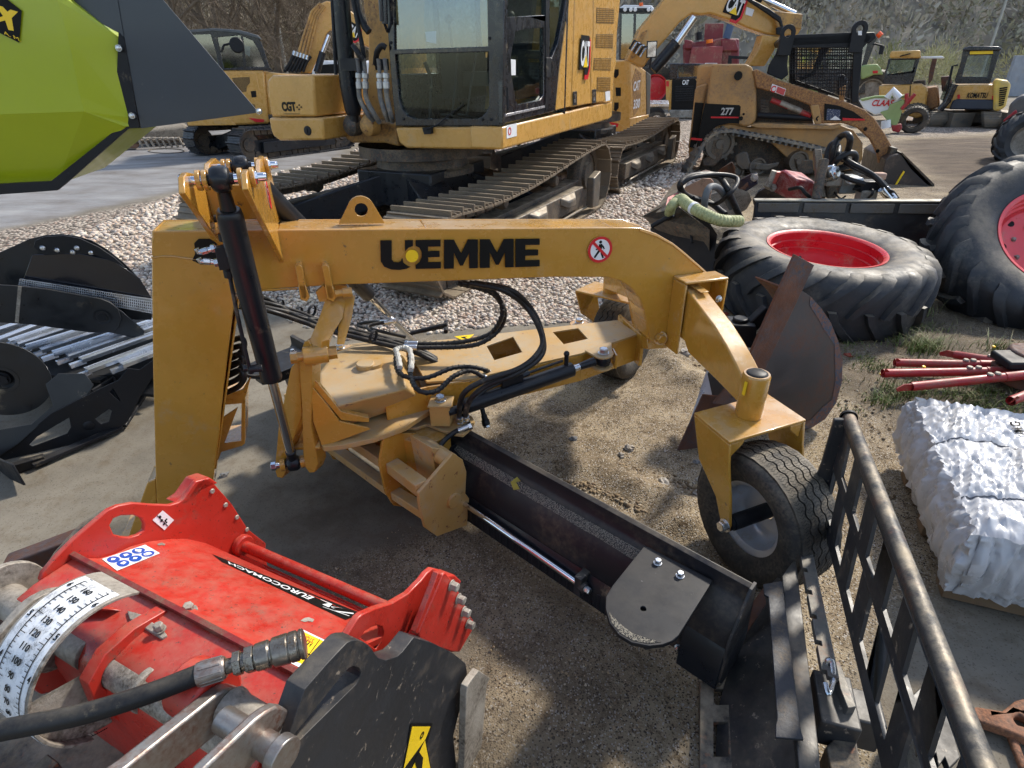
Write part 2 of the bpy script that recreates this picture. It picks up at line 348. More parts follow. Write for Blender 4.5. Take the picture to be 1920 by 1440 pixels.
def ground_mat():
    m = bpy.data.materials.new('yard_ground'); m.use_nodes = True; t = m.node_tree; N = t.nodes; L = t.links; b = N['Principled BSDF']; g = N.new('ShaderNodeNewGeometry')
    def noi(s, d=6, r=.6, st=None):
        n = N.new('ShaderNodeTexNoise'); n.inputs['Scale'].default_value = s; n.inputs['Detail'].default_value = d; n.inputs['Roughness'].default_value = r
        if st:
            mpp = N.new('ShaderNodeMapping'); mpp.inputs['Scale'].default_value = st; L.new(g.outputs['Position'], mpp.inputs[0]); L.new(mpp.outputs[0], n.inputs[0])
        else: L.new(g.outputs['Position'], n.inputs[0])
        return n.outputs[0]
    def ramp(s, *st):
        r = N.new('ShaderNodeValToRGB'); e = r.color_ramp.elements
        while len(e) < len(st): e.new(.5)
        for i, (p, c) in enumerate(st): e[i].position = p; e[i].color = (*c, 1)
        L.new(s, r.inputs[0]); return r.outputs[0]
    def mr(s, a, b_, c=0, d=1):
        q = N.new('ShaderNodeMapRange'); q.inputs[1].default_value = a; q.inputs[2].default_value = b_; q.inputs[3].default_value = c; q.inputs[4].default_value = d; L.new(s, q.inputs[0]); return q.outputs[0]
    def mix(f, a, b_, ty='MIX'):
        q = N.new('ShaderNodeMix'); q.data_type = 'RGBA'; q.blend_type = ty
        if isinstance(f, (int, float)): q.inputs[0].default_value = f
        else: L.new(f, q.inputs[0])
        for i, v in ((6, a), (7, b_)):
            if isinstance(v, tuple): q.inputs[i].default_value = (*v, 1)
            else: L.new(v, q.inputs[i])
        return q.outputs[2]
    def att(n): a = N.new('ShaderNodeAttribute'); a.attribute_name = n; return a.outputs['Fac']
    def vor(s, feat='F1', out='Distance'):
        v = N.new('ShaderNodeTexVoronoi'); v.inputs['Scale'].default_value = s; v.feature = feat; L.new(g.outputs['Position'], v.inputs['Vector']); return v.outputs[out]
    def mul(a, c):
        q = N.new('ShaderNodeMath'); q.operation = 'MULTIPLY'
        for i, v in enumerate((a, c)):
            if isinstance(v, (int, float)): q.inputs[i].default_value = v
            else: L.new(v, q.inputs[i])
        return q.outputs[0]
    spk = vor(210, out='Color'); sp = N.new('ShaderNodeSeparateColor'); L.new(spk, sp.inputs[0])
    conc = ramp(noi(1.1, 8, .65), (.3, lin((98, 92, 82))), (.55, lin((128, 121, 108))), (.75, lin((150, 142, 127))))
    conc = mix(mr(noi(9, 8, .7), .5, .75), conc, lin((104, 92, 76)))
    conc = mix(mul(mr(sp.outputs[0], .9, .93), .5), conc, lin((84, 76, 66)))
    dirt = ramp(noi(3.2, 9, .72), (.28, lin((84, 72, 56))), (.5, lin((144, 128, 104))), (.72, lin((184, 168, 140))))
    dirt = mix(mul(mr(noi(24, 7, .75), .52, .62), .75), dirt, lin((84, 66, 46)))
    dirt = mix(mr(noi(.9, 6, .6), .52, .66, 0, .8), dirt, lin((172, 154, 120)))
    dirt = mix(mr(sp.outputs[1], .88, .9), dirt, lin((176, 168, 156)))
    dirt = mix(mr(sp.outputs[2], .86, .88), dirt, lin((66, 56, 46)))
    vg = vor(26, out='Color'); vs = N.new('ShaderNodeSeparateColor'); L.new(vg, vs.inputs[0])
    grav = ramp(vs.outputs[0], (.0, lin((120, 108, 96))), (.4, lin((176, 164, 148))), (.75, lin((205, 192, 176))), (1., lin((150, 120, 104))))
    grav = mix(mr(vor(26), .42, .66), grav, lin((84, 76, 68)))
    wet = ramp(noi(.9, 7, .6, (1, 2.2, 1)), (.3, lin((110, 104, 98))), (.55, lin((136, 134, 132))), (.75, lin((156, 154, 150))))
    mud = ramp(noi(2.2, 8, .7, (.35, 1.6, 1)), (.3, lin((60, 50, 42))), (.58, lin((98, 84, 70))), (.8, lin((130, 116, 98))))
    c = mix(att('dirt'), conc, dirt); c = mix(att('wet'), c, wet); c = mix(att('gravel'), c, grav); c = mix(att('mud'), c, mud)
    c = mix(att('shade_damp'), c, mix(mr(noi(1.8, 7, .7), .35, .65, .25, .85), c, lin((78, 70, 60))))  # darker ground colour: painted foreground shade, and damp soil around the tractor tyres
    L.new(c, b.inputs['Base Color'])
    r = mix(att('wet'), (.82, .82, .82), mix(mr(noi(1.3, 5, .6, (1, 2.2, 1)), .4, .6), (.42, .42, .42), (.7, .7, .7))); L.new(r, b.inputs['Roughness'])
    b.inputs['Specular IOR Level'].default_value = .12
    h = mix(att('dirt'), mul(noi(14, 9, .75), .5), mix(.5, noi(30, 9, .8), mr(vor(140), 0, .6, 1, 0))); h = mix(att('gravel'), h, mr(vor(26), 0, .6, 2.2, 0))
    bp = N.new('ShaderNodeBump'); bp.inputs['Strength'].default_value = .42; bp.inputs['Distance'].default_value = .02; L.new(h, bp.inputs['Height']); L.new(bp.outputs[0], b.inputs['Normal'])
    return m
me = npmesh('ground', np.stack([XX, YY, ZZ], -1).reshape(-1, 3), F, ground_mat(), True, dict(gravel=aG.ravel(), wet=aW.ravel(), dirt=aD.ravel(), mud=aM.ravel(), shade_damp=aK.ravel()))
gr = bpy.data.objects.new('ground', me); COL.objects.link(gr); gr['kind'] = 'structure'
# ---------------- gravel: loose stones ----------------
def stone_mat(name, cols):
    m = bpy.data.materials.new(name); m.use_nodes = True; t = m.node_tree; N = t.nodes; L = t.links; b = N['Principled BSDF']; g = N.new('ShaderNodeNewGeometry')
    r = N.new('ShaderNodeValToRGB'); e = r.color_ramp.elements
    while len(e) < len(cols): e.new(.5)
    for i, c in enumerate(cols): e[i].position = i/(len(cols)-1); e[i].color = (*lin(c), 1)
    L.new(g.outputs['Random Per Island'], r.inputs[0]); n = N.new('ShaderNodeTexNoise'); n.inputs['Scale'].default_value = 60; L.new(g.outputs['Position'], n.inputs[0])
    q = N.new('ShaderNodeMix'); q.data_type = 'RGBA'; q.blend_type = 'MULTIPLY'; q.inputs[0].default_value = .3; L.new(r.outputs[0], q.inputs[6]); L.new(n.outputs[0], q.inputs[7]); L.new(q.outputs[2], b.inputs['Base Color']); b.inputs['Roughness'].default_value = .85
    return m
ico = bmesh.new(); bmesh.ops.create_icosphere(ico, subdivisions=1, radius=1); IV = np.array([v.co[:] for v in ico.verts]); IF = np.array([[v.index for v in f.verts] for f in ico.faces]); ico.free()
def scatter(P, R, flat=.6, seed=1):
    rs = np.random.RandomState(seed); n = len(P); nv = len(IV)
    T = IV[None]*(1+rs.uniform(-.28, .28, (n, nv, 1))); T = T*np.stack([np.ones(n), rs.uniform(.6, 1, n), rs.uniform(.45, .8, n)], -1)[:, None]*R[:, None, None]
    a = rs.uniform(0, 2*pi, n); c, s = np.cos(a)[:, None], np.sin(a)[:, None]; tl = rs.uniform(-.5, .5, n)[:, None]
    x = T[..., 0]*c-T[..., 1]*s; y = T[..., 0]*s+T[..., 1]*c; z = T[..., 2]+x*tl*.5
    out = np.stack([x+P[:, :1], y+P[:, 1:2], z+P[:, 2:3]+R[:, None]*.25], -1)
    return out.reshape(-1, 3), (IF[None]+(np.arange(n)*nv)[:, None, None]).reshape(-1, 3)
rs = np.random.RandomState(5); pts = []
lo, hi = PG.min(0), PG.max(0); lo = np.maximum(lo, [-5.5, 0]); hi = np.minimum(hi, [6, 17])
cand = rs.uniform([lo[0], lo[1]], [hi[0], hi[1]], (150000, 2)); dist = np.hypot(cand[:, 0], cand[:, 1])
keep = (sdist(cand[:, 0], cand[:, 1], PG)+(npnoise(cand[:, 0], cand[:, 1], 2.2, 3, 5)-.5)*.3 > -.03) & (rs.rand(len(cand)) < np.clip((5.2/dist)**2, .10, 1)) & (np.abs(cand[:, 0]) < cand[:, 1]*.95+.5)
cand = cand[keep]; dist = dist[keep]
R = rs.uniform(.010, .024, len(cand))*np.clip(dist/5.0, 1, 2.0)
vv, ff = scatter(np.c_[cand, np.zeros(len(cand))], R)
me = npmesh('gravel', vv, ff, stone_mat('gravel_stone', [(166, 150, 132), (214, 200, 180), (232, 220, 204), (188, 166, 148), (238, 226, 208), (156, 142, 130), (214, 184, 160), (224, 212, 198)]))
o = bpy.data.objects.new('gravel', me); COL.objects.link(o); o['kind'] = 'stuff'; o['label'] = 'pale crushed stone gravel around the excavator tracks'; o['category'] = 'gravel'
print('gravel stones', len(cand))
# crumbs of soil and small stones over the dirt
cand = rs.uniform([-.6, .6], [4.2, 6], (26000, 2)); nn = npnoise(cand[:, 0], cand[:, 1], 1.6, 55, 4); keep = (sdist(cand[:, 0], cand[:, 1], PD) > -.05) & (nn+rs.rand(len(cand))*.5 > .82); cand = cand[keep]
R = rs.uniform(.0015, .0045, len(cand))+(rs.rand(len(cand)) > .985)*rs.uniform(.004, .012, len(cand))
for poly_, n_, r0_, r1_ in ((((1040, 862), (1110, 868), (1240, 890), (1335, 930), (1340, 1010), (1270, 1000), (1180, 940), (1060, 900)), 2600, .003, .015), (((1190, 640), (1340, 690), (1330, 740), (1180, 680)), 500, .004, .02), (((870, 760), (1200, 780), (1000, 870)), 120, .002, .006), (((600, 1060), (1300, 1300), (1250, 1440), (850, 1440)), 900, .0015, .006), (((1560, 640), (1920, 700), (1900, 830), (1600, 860)), 700, .003, .012)):
    pw_ = poly_w(poly_); q_ = rs.uniform(pw_.min(0), pw_.max(0), (n_*3, 2)); q_ = q_[sdist(q_[:, 0], q_[:, 1], pw_) > -.03][:n_]; cand = np.r_[cand, q_]; R = np.r_[R, r0_+(r1_-r0_)*rs.rand(len(q_))**3]
vv, ff = scatter(np.c_[cand, np.zeros(len(cand))], R, seed=2)
me = npmesh('loose_soil', vv, ff, stone_mat('soil_crumbs', [(112, 92, 68), (140, 118, 88), (168, 146, 112), (124, 104, 80), (182, 168, 144), (104, 86, 66), (158, 134, 100)]))
o = bpy.data.objects.new('loose_soil', me); COL.objects.link(o); o['kind'] = 'stuff'; o['label'] = 'small crumbs of soil and grit on the bare dirt'; o['category'] = 'soil'
# individual broken stones
def stone(px, py, r, label, mi=0):
    p = Z(px, py); rsx = np.random.RandomState(int(px*7+py)); bm = bmesh.new(); bmesh.ops.create_icosphere(bm, subdivisions=3, radius=1)
    sc = V((1, rsx.uniform(.6, .85), rsx.uniform(.45, .7)))
    for v in bm.verts:
        d = noise.noise(v.co*1.6+V((px, py, 0)))*.55+noise.noise(v.co*4+V((py, px, 0)))*.14; v.co = V((round(v.co.x*2.2)/2.2*.5+v.co.x*.5, v.co.y, round(v.co.z*2)/2*.4+v.co.z*.6))*(1+d)
        v.co = V((v.co.x*sc.x, v.co.y*sc.y, v.co.z*sc.z))*r
    me = bpy.data.meshes.new('stone'); bm.to_mesh(me); bm.free(); me.materials.append(STM[mi]); me.shade_smooth(); me.set_sharp_from_angle(angle=radians(28))
    o = bpy.data.objects.new('stone', me); COL.objects.link(o); o.location = p+V((0, 0, r*.25)); o.rotation_euler.z = rsx.uniform(0, 6)
    return tag(o, label, 'stone', 'loose stones on the dirt')
STM = [M('broken_concrete', lin((186, 178, 166)), .9, dirt=lin((120, 104, 84)), da=.5, ds=25, bump=.6, bs=90), M('dark_stone', lin((120, 122, 124)), .85, dirt=MUD, da=.4, ds=25, bump=.5, bs=80), M('brick_piece', lin((150, 70, 55)), .9, bump=.5, bs=80)]
for a in [(1075, 825, .022, 'small grey stone alone on the sand between arm and blade', 1), (1180, 842, .028, 'pale speckled concrete chunk, upper of the pair between blade and front wheel'), (1165, 855, .021, 'flat pale concrete chunk, lower of the pair between blade and front wheel'),
          (1243, 908, .032, 'large tan clod on the soil ridge left of the near tyre', 0), (1242, 925, .028, 'grey broken stone just below the large tan clod', 1), (1140, 888, .022, 'light angular chip on the soil ridge nearest the blade'), (1290, 958, .014, 'small grey stone close to the left side of the near tyre', 1),
          (1300, 972, .016, 'lowest small stone beside the near tyre'), (1307, 925, .024, 'white stone touching the near tyre behind the fork leg'), (1311, 900, .02, 'white stone wedged upright at the near tyre'), (1305, 868, .018, 'grey flat chip under the fork, left of its leg', 1), (1198, 900, .014, 'tiny pale chip in the soil ridge'),
          (1262, 945, .013, 'small brown grey stone at the end of the soil ridge', 1), (420, 893, .022, 'dark stone lying on the concrete near the frame foot', 1), (408, 840, .01, 'tiny pebble on the concrete beside the yellow post', 1), (1360, 590, .025, 'red brick fragment by the flat tractor wheel', 2), (1590, 668, .028, 'red brick fragment beside the weeds', 2),
          (1000, 660, .03, 'grey stone under the draw arm', 1), (1285, 665, .05, 'pale lump of broken concrete under the arch socket')]:
    stone(*a[:4], *(a[4:]))
# ---------------- towed grader (the yellow machine) ----------------
GR = thing('grader_implement', 'yellow towed grader with arched beam, black blade and two caster wheels', 'grader', (-.2, 2.1, 0))
uB = V((.96, .28, 0)).normalized(); nB = V((.28, -.96, 0)).normalized(); PB0 = Z(1150, 428, 1.22)
def Bp(x, y, d=0.): return ON(x, y, PB0+nB*d, nB)
def Bs(pts, d=0.): return [Bp(x, y, d) for x, y in pts]
TH = .17
# beam + arch: front and back side plates, top and bottom covers
top = [(284, 433), (520, 431), (800, 429), (1150, 427), (1199, 427), (1231, 438), (1262, 455.5), (1284, 473), (1307, 493), (1327, 511), (1338, 524)]
inn = [(1337, 560), (1256, 644), (1229, 649), (1219, 636), (1213, 604), (1209, 584), (1200, 560), (1184, 540), (1164, 527), (1140, 520), (1040, 519.5), (640, 534), (449, 546)]
b = MB(); b.slab(Bs(top+inn+[(440, 546), (284, 480)]), -nB*.012)
b.slab([p-nB*(TH-.012) for p in Bs(top+inn+[(440, 546), (284, 480)])], -nB*.012)
tp = Bs(top)
for i in range(len(tp)-1):
    dn = ((tp[i+1]-tp[i]).cross(nB)).normalized(); dn = dn if dn.z < 0 else -dn
    s0 = 0.0 if i == 0 else .0; a, c = tp[i], tp[i+1]
    if i == 0: a = a
    b.slab([a-nB*.0125+dn*.002, c-nB*.0125+dn*.002, c-nB*(TH-.0125)+dn*.002, a-nB*(TH-.0125)+dn*.002], dn*.01)
ip = Bs([(1229, 649), (1219, 636), (1213, 604), (1209, 584), (1200, 560), (1184, 540), (1164, 527), (1140, 520), (1040, 519.5), (640, 534), (449, 546)])
for i in range(len(ip)-1):
    a, c = ip[i], ip[i+1]; dn = ((c-a).cross(nB)).normalized()
    b.slab([a-nB*.0125, c-nB*.0125, c-nB*(TH-.0125), a-nB*(TH-.0125)], (dn if dn.dot(V((.3, .3, 1))) > 0 else -dn)*.01)
b.slab([tp[0]-nB*.012, tp[0]-nB*(TH-.012), Bp(284, 480)-nB*(TH-.012), Bp(284, 480)-nB*.012], uB*.01)
BEAM = build('arched_beam', b, YEL, GR, .006, bseg=3)
# weld seams along the arch
w = MB(); w.tube([p+nB*.001+V((0, 0, -.006)) for p in Bs([(1199, 429), (1231, 440), (1262, 457), (1284, 475), (1307, 495), (1327, 513)])], .004, 6)
w.tube(spline([Bp(284, 483, .003), Bp(320, 481, .003), Bp(360, 486, .003), Bp(430, 492, .003)]), .0035, 6)
w.tube([Bp(455, 546, .002), Bp(520, 543, .002), Bp(557, 541, .002)], .004, 6)
build('weld_seam', w, YEL, GR, 0)
# front leg (tapers to the hitch)
leg = [(284, 482), (320, 480), (360, 486), (446, 494), (440, 560), (430, 640), (418, 740), (410, 820), (402, 880), (396, 930), (380, 990), (296, 990), (292, 900), (287, 700)]
b = MB(); b.slab(Bs(leg, .004), -nB*TH*1.0)
b.slab([Bp(402, 880, -.01), Bp(446, 560, -.01), Bp(430, 560, -.16), Bp(395, 880, -.16)], uB*.008)
LEG = build('front_leg', b, YEL, GR, .012, bseg=3)
b = MB(); b.slab([Bp(262, 985, -.02), Bp(247, 1003, -.02), Bp(275, 908, -.02), Bp(290, 900, -.02)], -nB*.13); b.slab([Bp(225, 1010, .0), Bp(300, 985, .0), Bp(300, 1000, 0.), Bp(235, 1022, 0.)], -nB*.16)
b.slab([Bp(276, 905, .0), Bp(292, 898, .0), Bp(296, 985, 0.), Bp(240, 1008, 0.)], -nB*.015)
build('drawbar_bracket', b, YEL, GR, .004)
b = MB(); HB0 = lambda x, y, d=-.12: Bp(x, y, d)
b.slab([HB0(418, 742), HB0(455, 730), HB0(472, 702), HB0(459, 748), HB0(420, 752)], -nB*.01); b.slab([HB0(414, 748), HB0(459, 746), HB0(459, 756), HB0(414, 760)], -nB*.14); b.slab([HB0(453, 750), HB0(460, 750), HB0(459, 832), HB0(452, 838)], -nB*.14); b.slab([HB0(408, 790), HB0(446, 764), HB0(410, 860), HB0(396, 890)], -nB*.01); b.slab([HB0(418, 832), HB0(456, 826), HB0(454, 836), HB0(414, 848)], -nB*.14); build('hitch_box', b, YEL, GR, .002)
# hole in beam with fittings
b = MB(); b.slab(Bs([(364, 456), (372, 448), (392, 448), (406, 455), (408, 480), (400, 494), (376, 496), (360, 488), (366, 476)], .0062), -nB*.002); build('cable_opening', b, SBLK, GR, 0)
# brackets on beam face
for x0 in (553, 603):
    b = MB(); b.slab(Bs([(x0, 500), (x0+8, 496), (x0+14, 500), (x0+24, 556), (x0+20, 562), (x0+12, 560)], .045), -nB*.05); b.slab(Bs([(x0+6, 534), (x0+20, 534), (x0+28, 558), (x0+22, 566), (x0+10, 562)], .045), -nB*.20)
    build('hanger_bracket', b, YEL, GR, .003)
b = MB(); b.slab(Bs([(600, 540), (625, 533), (650, 536), (655, 548), (640, 560), (610, 566), (596, 560)], -.02), -nB*.02); b.slab(Bs([(592, 548), (606, 536), (618, 545), (612, 566), (598, 566)], .02), -nB*.02)
b.cyl(Bp(642, 549, .04), Bp(642, 549, .04)+uB*.035, .018, seg=6); b.cyl(Bp(628, 551, .04), Bp(643, 549, .04), .013)
build('pivot_pin', b, YEL, GR, .002)
# cylinder clevis plates above the beam
U0 = Bp(519, 424)
def Up(x, y, d=0.): return ON(x, y, U0+uB*d, uB)
def Us(pts, d=0.): return [Up(x, y, d) for x, y in pts]
plR = [(463, 325), (466, 317), (472, 319), (478, 329), (483, 338), (489, 333), (488, 302), (494, 292), (502, 303), (508, 322), (529, 408), (519, 424), (538, 488), (533, 492), (487, 400), (466, 355)]
PR = Us(plR)
hole = lambda c, r: circ(c, r, 16, V((-uB.y, uB.x, 0)), ZU)
b = MB(); b.slab(PR, -uB*.016); build('clevis_plate', b, YEL, GR, .003)
b = MB(); b.slab([p-uB*.145 for p in PR[:13]+[Up(505, 440), PR[14], PR[15]]], -uB*.016); build('clevis_plate', b, YEL, GR, .003)
cF = Up(470, 333); cR = Up(497, 310)
b = MB(); b.beam(cF.lerp(cR, .38)+V((0, 0, -.08))-uB*.146, cF.lerp(cR, .38)+V((0, 0, -.08))-uB*.015, .012, .10); build('clevis_stiffener', b, YEL, GR, .003)
for c in (cF, cR):
    for q in (.0, -.131, -.03, -.115): b = MB(); b.cyl(c+uB*q-uB*.0, c+uB*(q+.012), .026, seg=18); build('clevis_boss', b, YEL, GR, .002)
    b = MB(); b.cyl(c-uB*.165, c+uB*.035, .012, seg=14); b.tube([c+uB*.002, c+uB*.016, c+uB*.018], [.019, .019, .017], 6); b.tube([c+uB*.016, c+uB*.04], [.012, .011], 12); b.cyl(c-uB*.17, c-uB*.156, .019, seg=6)
    build('bolt', b, CHR, GR, .001)
def eye(c, axis, r, w, d, ln):
    """round cylinder eye with spherical bearing and stem along d"""
    b = MB(); prof = [(r*.45, -w*.5), (r*.8, -w*.5), (r, -w*.28), (r, w*.28), (r*.8, w*.5), (r*.45, w*.5), (r*.45, -w*.5)]
    b.lathe(prof, c, axis, 28); b.lathe([(r*.28, -w*.72), (r*.42, -w*.72), (r*.5, 0), (r*.42, w*.72), (r*.28, w*.72)], c, axis, 20)
    b.cyl(c+d*r*.8, c+d*ln, r*.5, r*.62, 16); return b
CB = Z(550, 868, .40); Ct = cF-uB*.0735; dd = (CB-Ct).normalized()
# lift cylinder at the near side
lc = eye(Ct, uB, .034, .046, dd, .085)
tcyl = Ct+dd*.085; L = (CB-Ct).length; bend = Ct+dd*(L*.60)
lc.tube([tcyl, tcyl+dd*.004, tcyl+dd*.02, bend-dd*.02, bend-dd*.004, bend], [.028, .032, .035, .035, .036, .034], 28)
lc.cyl(bend-dd*.06-uB*.075, bend-dd*.06, .009, seg=12); lc.cyl(bend-dd*.06-uB*.078, bend-dd*.06-uB*.055, .013, seg=10)
cyl_ = build('lift_cylinder', lc, BLK, GR, .0015)
b = MB(); b.cyl(bend-dd*.01, CB-dd*.06, .017, seg=24); build('piston_rod', b, CHR, cyl_)
b = eye(CB, uB, .033, .046, -dd, .075); build('rod_eye', b, BLK, cyl_, .001)
# pressure pipe and valve block
sx = dd.cross(uB).normalized(); vb = [Bp(0, 0)]*0
def ct(x, y, dz=0.): return ON(x, y, Ct+dd*.4+uB*dz+nB*.0, nB)
b = MB(); A = ct(404, 412); b.cyl(ct(401, 410), ct(436, 408), .011, seg=12); b.cyl(ct(413, 410), ct(419, 440), .008, seg=10); b.cyl(ct(417, 438), ct(420, 452), .013, seg=10)
b.slab([ct(405, 462), ct(425, 455), ct(440, 498), ct(414, 502)], nB*.03); b.cyl(ct(427, 500), ct(431, 520), .013, seg=10); b.cyl(ct(428, 506), ct(431, 520), .016, seg=8)
b.tube([ct(431, 518), ct(445, 590), ct(470, 700)], .0065, 8); b.cyl(ct(469, 690), ct(471, 700), .009); b.cyl(ct(468, 692), ct(492, 690), .012)
build('valve_block', b, BLKM, cyl_, .0015)
for (x, y, x2, y2) in ((372, 472, 408, 465), (376, 490, 414, 492)):
    b = MB(); b.tube([ct(x-4, y-6), ct(x, y), ct(x+8, y)], .008, 10); b.cyl(ct(x+6, y), ct((x+x2)/2, (y+y2)/2), .010, seg=6); b.cyl(ct((x+x2)/2, (y+y2)/2), ct(x2, y2), .008, seg=10); b.cyl(ct(x2-12, y2+1), ct(x2-4, y2), .0125, seg=6)
    build('hose_fitting', b, ZNC, cyl_, .0008)
# second lift cylinder behind the beam
C2 = cR-uB*.0735; CB2 = C2+V((.33, .95, -1.06)); d2 = (CB2-C2).normalized(); L2 = (CB2-C2).length
b = eye(C2, uB, .034, .046, d2, .085); b.cyl(C2+d2*.08, C2+d2*(L2*.62), .035, seg=24); c2_ = build('lift_cylinder', b, BLK, GR, .0015)
b = MB(); b.cyl(C2+d2*(L2*.61), CB2, .016, seg=20); build('piston_rod', b, CHR, c2_)
# lifting eye
c = Bp(677, 392, -.085); e1, e2 = uB, ZU; th_ = nB*.014
o1 = [Bp(635, 418, -.085), Bp(721, 417, -.085)]+circ(c, .048, 14, e1, e2, radians(25), radians(155))
b = MB(); b.slab(o1, th_, [circ(c, .024, 18, e1, e2)]); build('lifting_eye', b, YEL, GR, .002)
b = MB(); b.slab([Bp(735, 414, -.09)+V((0, 0, .003)), Bp(745, 411, -.12)+V((0, 0, .003)), Bp(757, 411, -.12)+V((0, 0, .003)), Bp(750, 416, -.07)+V((0, 0, .003))], V((0, 0, .001))); 
o_ = MB(); cc = Bp(744, 426, -.075); o_.slab(circ(V((cc.x, cc.y, tp[2].z+.000)), .02, 20, uB*1.6, nB), V((0, 0, .0022))); build('oval_sticker', o_, SBLU, GR, 0)
# UEMME lettering (cut from plate shapes on the beam face)
def face(fx, fy):  # fx 0..1 along the word, fy 0..1 upward
    x = 713+(1012-713)*fx; yb = 507-7*fx*1.0; yt = 451-3.5*fx; return Bp(x, yb+(yt-yb)*fy, .0095)
def glyph(pts, mb): mb.slab([face(*p) for p in pts], -nB*.0028)
b = MB(); cU = [(.0, 1), (.072, 1), (.072, .36), (.085, .27), (.115, .25), (.130, .30), (.138, .42), (.145, .24), (.175, .12), (.19, .10), (.165, .03), (.12, 0), (.07, .02), (.025, .12), (.004, .3)]
glyph([(0, 1), (.072, 1), (.072, .34), (.004, .3)], b); b = MB()
glyph(cU, b); glyph([(.155, .62), (.155, 1), (.205, 1), (.205, .80), (.175, .74)], b)
glyph([(.222, 1), (.378, 1), (.378, .77), (.30, .77), (.30, .62), (.372, .62), (.372, .41), (.30, .41), (.30, .24), (.380, .24), (.380, .02), (.222, .02), (.222, .16), (.245, .24), (.26, .42), (.26, .58), (.245, .74), (.222, .80)], b)
for x in (.400, .625): glyph([(x, 0), (x+.062, 0), (x+.062, .55), (x+.10, .10), (x+.118, .10), (x+.158, .55), (x+.158, 0), (x+.212, 0), (x+.212, 1), (x+.15, 1), (x+.108, .52), (x+.062, 1), (x, 1)], b)
glyph([(.848, 1), (1, 1), (1, .78), (.91, .78), (.91, .61), (.99, .61), (.99, .40), (.91, .40), (.91, .24), (1, .24), (1, .01), (.848, .0)], b)
build('brand_lettering', b, SBLK, GR, 0)
b = MB(); b.slab(circ(face(.199, .46), .0235, 28, uB, ZU), -nB*.001); b.v = [tuple(V(p)+nB*.0005) for p in b.v]; build('brand_dot', b, SYEL, GR, 0)
def nowalk(c, r, e1, e2, par, n, sq=1.):
    b = MB(); b.slab(circ(c, r, 32, e1*sq, e2), n*.001); q = build('warning_sticker', b, WHT, par, 0)
    b = MB(); b.slab(circ(c+n*.001, r, 32, e1*sq, e2), n*.0012, [circ(c+n*.001, r*.8, 32, e1*sq, e2)])
    b.slab([c+n*.0024+(e1*sq*a+e2*d)*r for a, d in ((-.68, .52), (-.52, .66), (.66, -.52), (.52, -.68))], n*.0008); build('prohibition_ring', b, SRED, q, 0)
    b = MB(); P = lambda *l: b.slab([c+n*.0012+(e1*sq*x+e2*y)*r for x, y in l], n*.0008)
    b.slab(circ(c+n*.0012+(e1*sq*.0+e2*.58)*r, r*.12, 12, e1*sq, e2), n*.0008)
    P((-.12, .42), (.12, .44), (.16, .1), (.0, -.1), (-.1, .0)); P((.12, .42), (.3, .22), (.38, .04), (.3, .0), (.18, .18), (.08, .3)); P((-.12, .4), (-.14, .12), (-.36, .1), (-.36, .0), (-.04, .02))
    P((-.12, .02), (.02, -.1), (-.38, -.62), (-.5, -.54)); P((.0, .02), (.14, -.02), (.22, -.34), (.36, -.64), (.22, -.68), (.08, -.36)); build('walking_figure', b, SBLK, q, 0)
nowalk(Bp(1125, 468, .0072), .054, uB, ZU, GR, nB)
nowalk(Up(503, 366, .001), .043, V((-uB.y, uB.x, 0))*-1, ZU, GR, uB, .62)
# socket at the arch foot
b = MB(); so_ = Bs([(1264, 520), (1336, 530), (1336, 572), (1258, 650)]); 
o4 = [Bp(1262, 516, .0), Bp(1338, 524, 0), Bp(1334, 600, 0), Bp(1254, 652, 0)]
hw = .012; cen = sum(o4, V())/4
u_ = uB; h0 = Bp(1262, 516); h1 = Bp(1338, 526); zl = Bp(1257, 646).z
tl = h0; tr = h0+u_*((h1-h0).dot(u_)); SW = (tr-tl).length; dpt = .105
b.slab([tl, tr, tr+nB*dpt, tl+nB*dpt], V((0, 0, -.012)))           # roof
b.slab([tl-V((0, 0, .0125)), tl+nB*dpt-V((0, 0, .0125)), V((tl.x, tl.y, zl))+nB*dpt, V((tl.x, tl.y, zl))], u_*.012)
b.slab([tr-V((0, 0, .0125)), tr+nB*dpt-V((0, 0, .0125)), V((tr.x, tr.y, zl+.12))+nB*dpt, V((tr.x, tr.y, zl+.12))], -u_*.012)
build('axle_socket', b, YEL, GR, .006, bseg=3)
b = MB(); b.hex(Bp(1238, 634, .006), nB, .021, .02); b.cyl(Bp(1238, 634, .0), Bp(1238, 634, .01), .032, seg=20); build('bolt', b, YEL, GR, .001)
b = MB(); b.hex(Bp(1347, 560, .10), nB, .012, .01); build('bolt', b, ZNC, GR, .001)
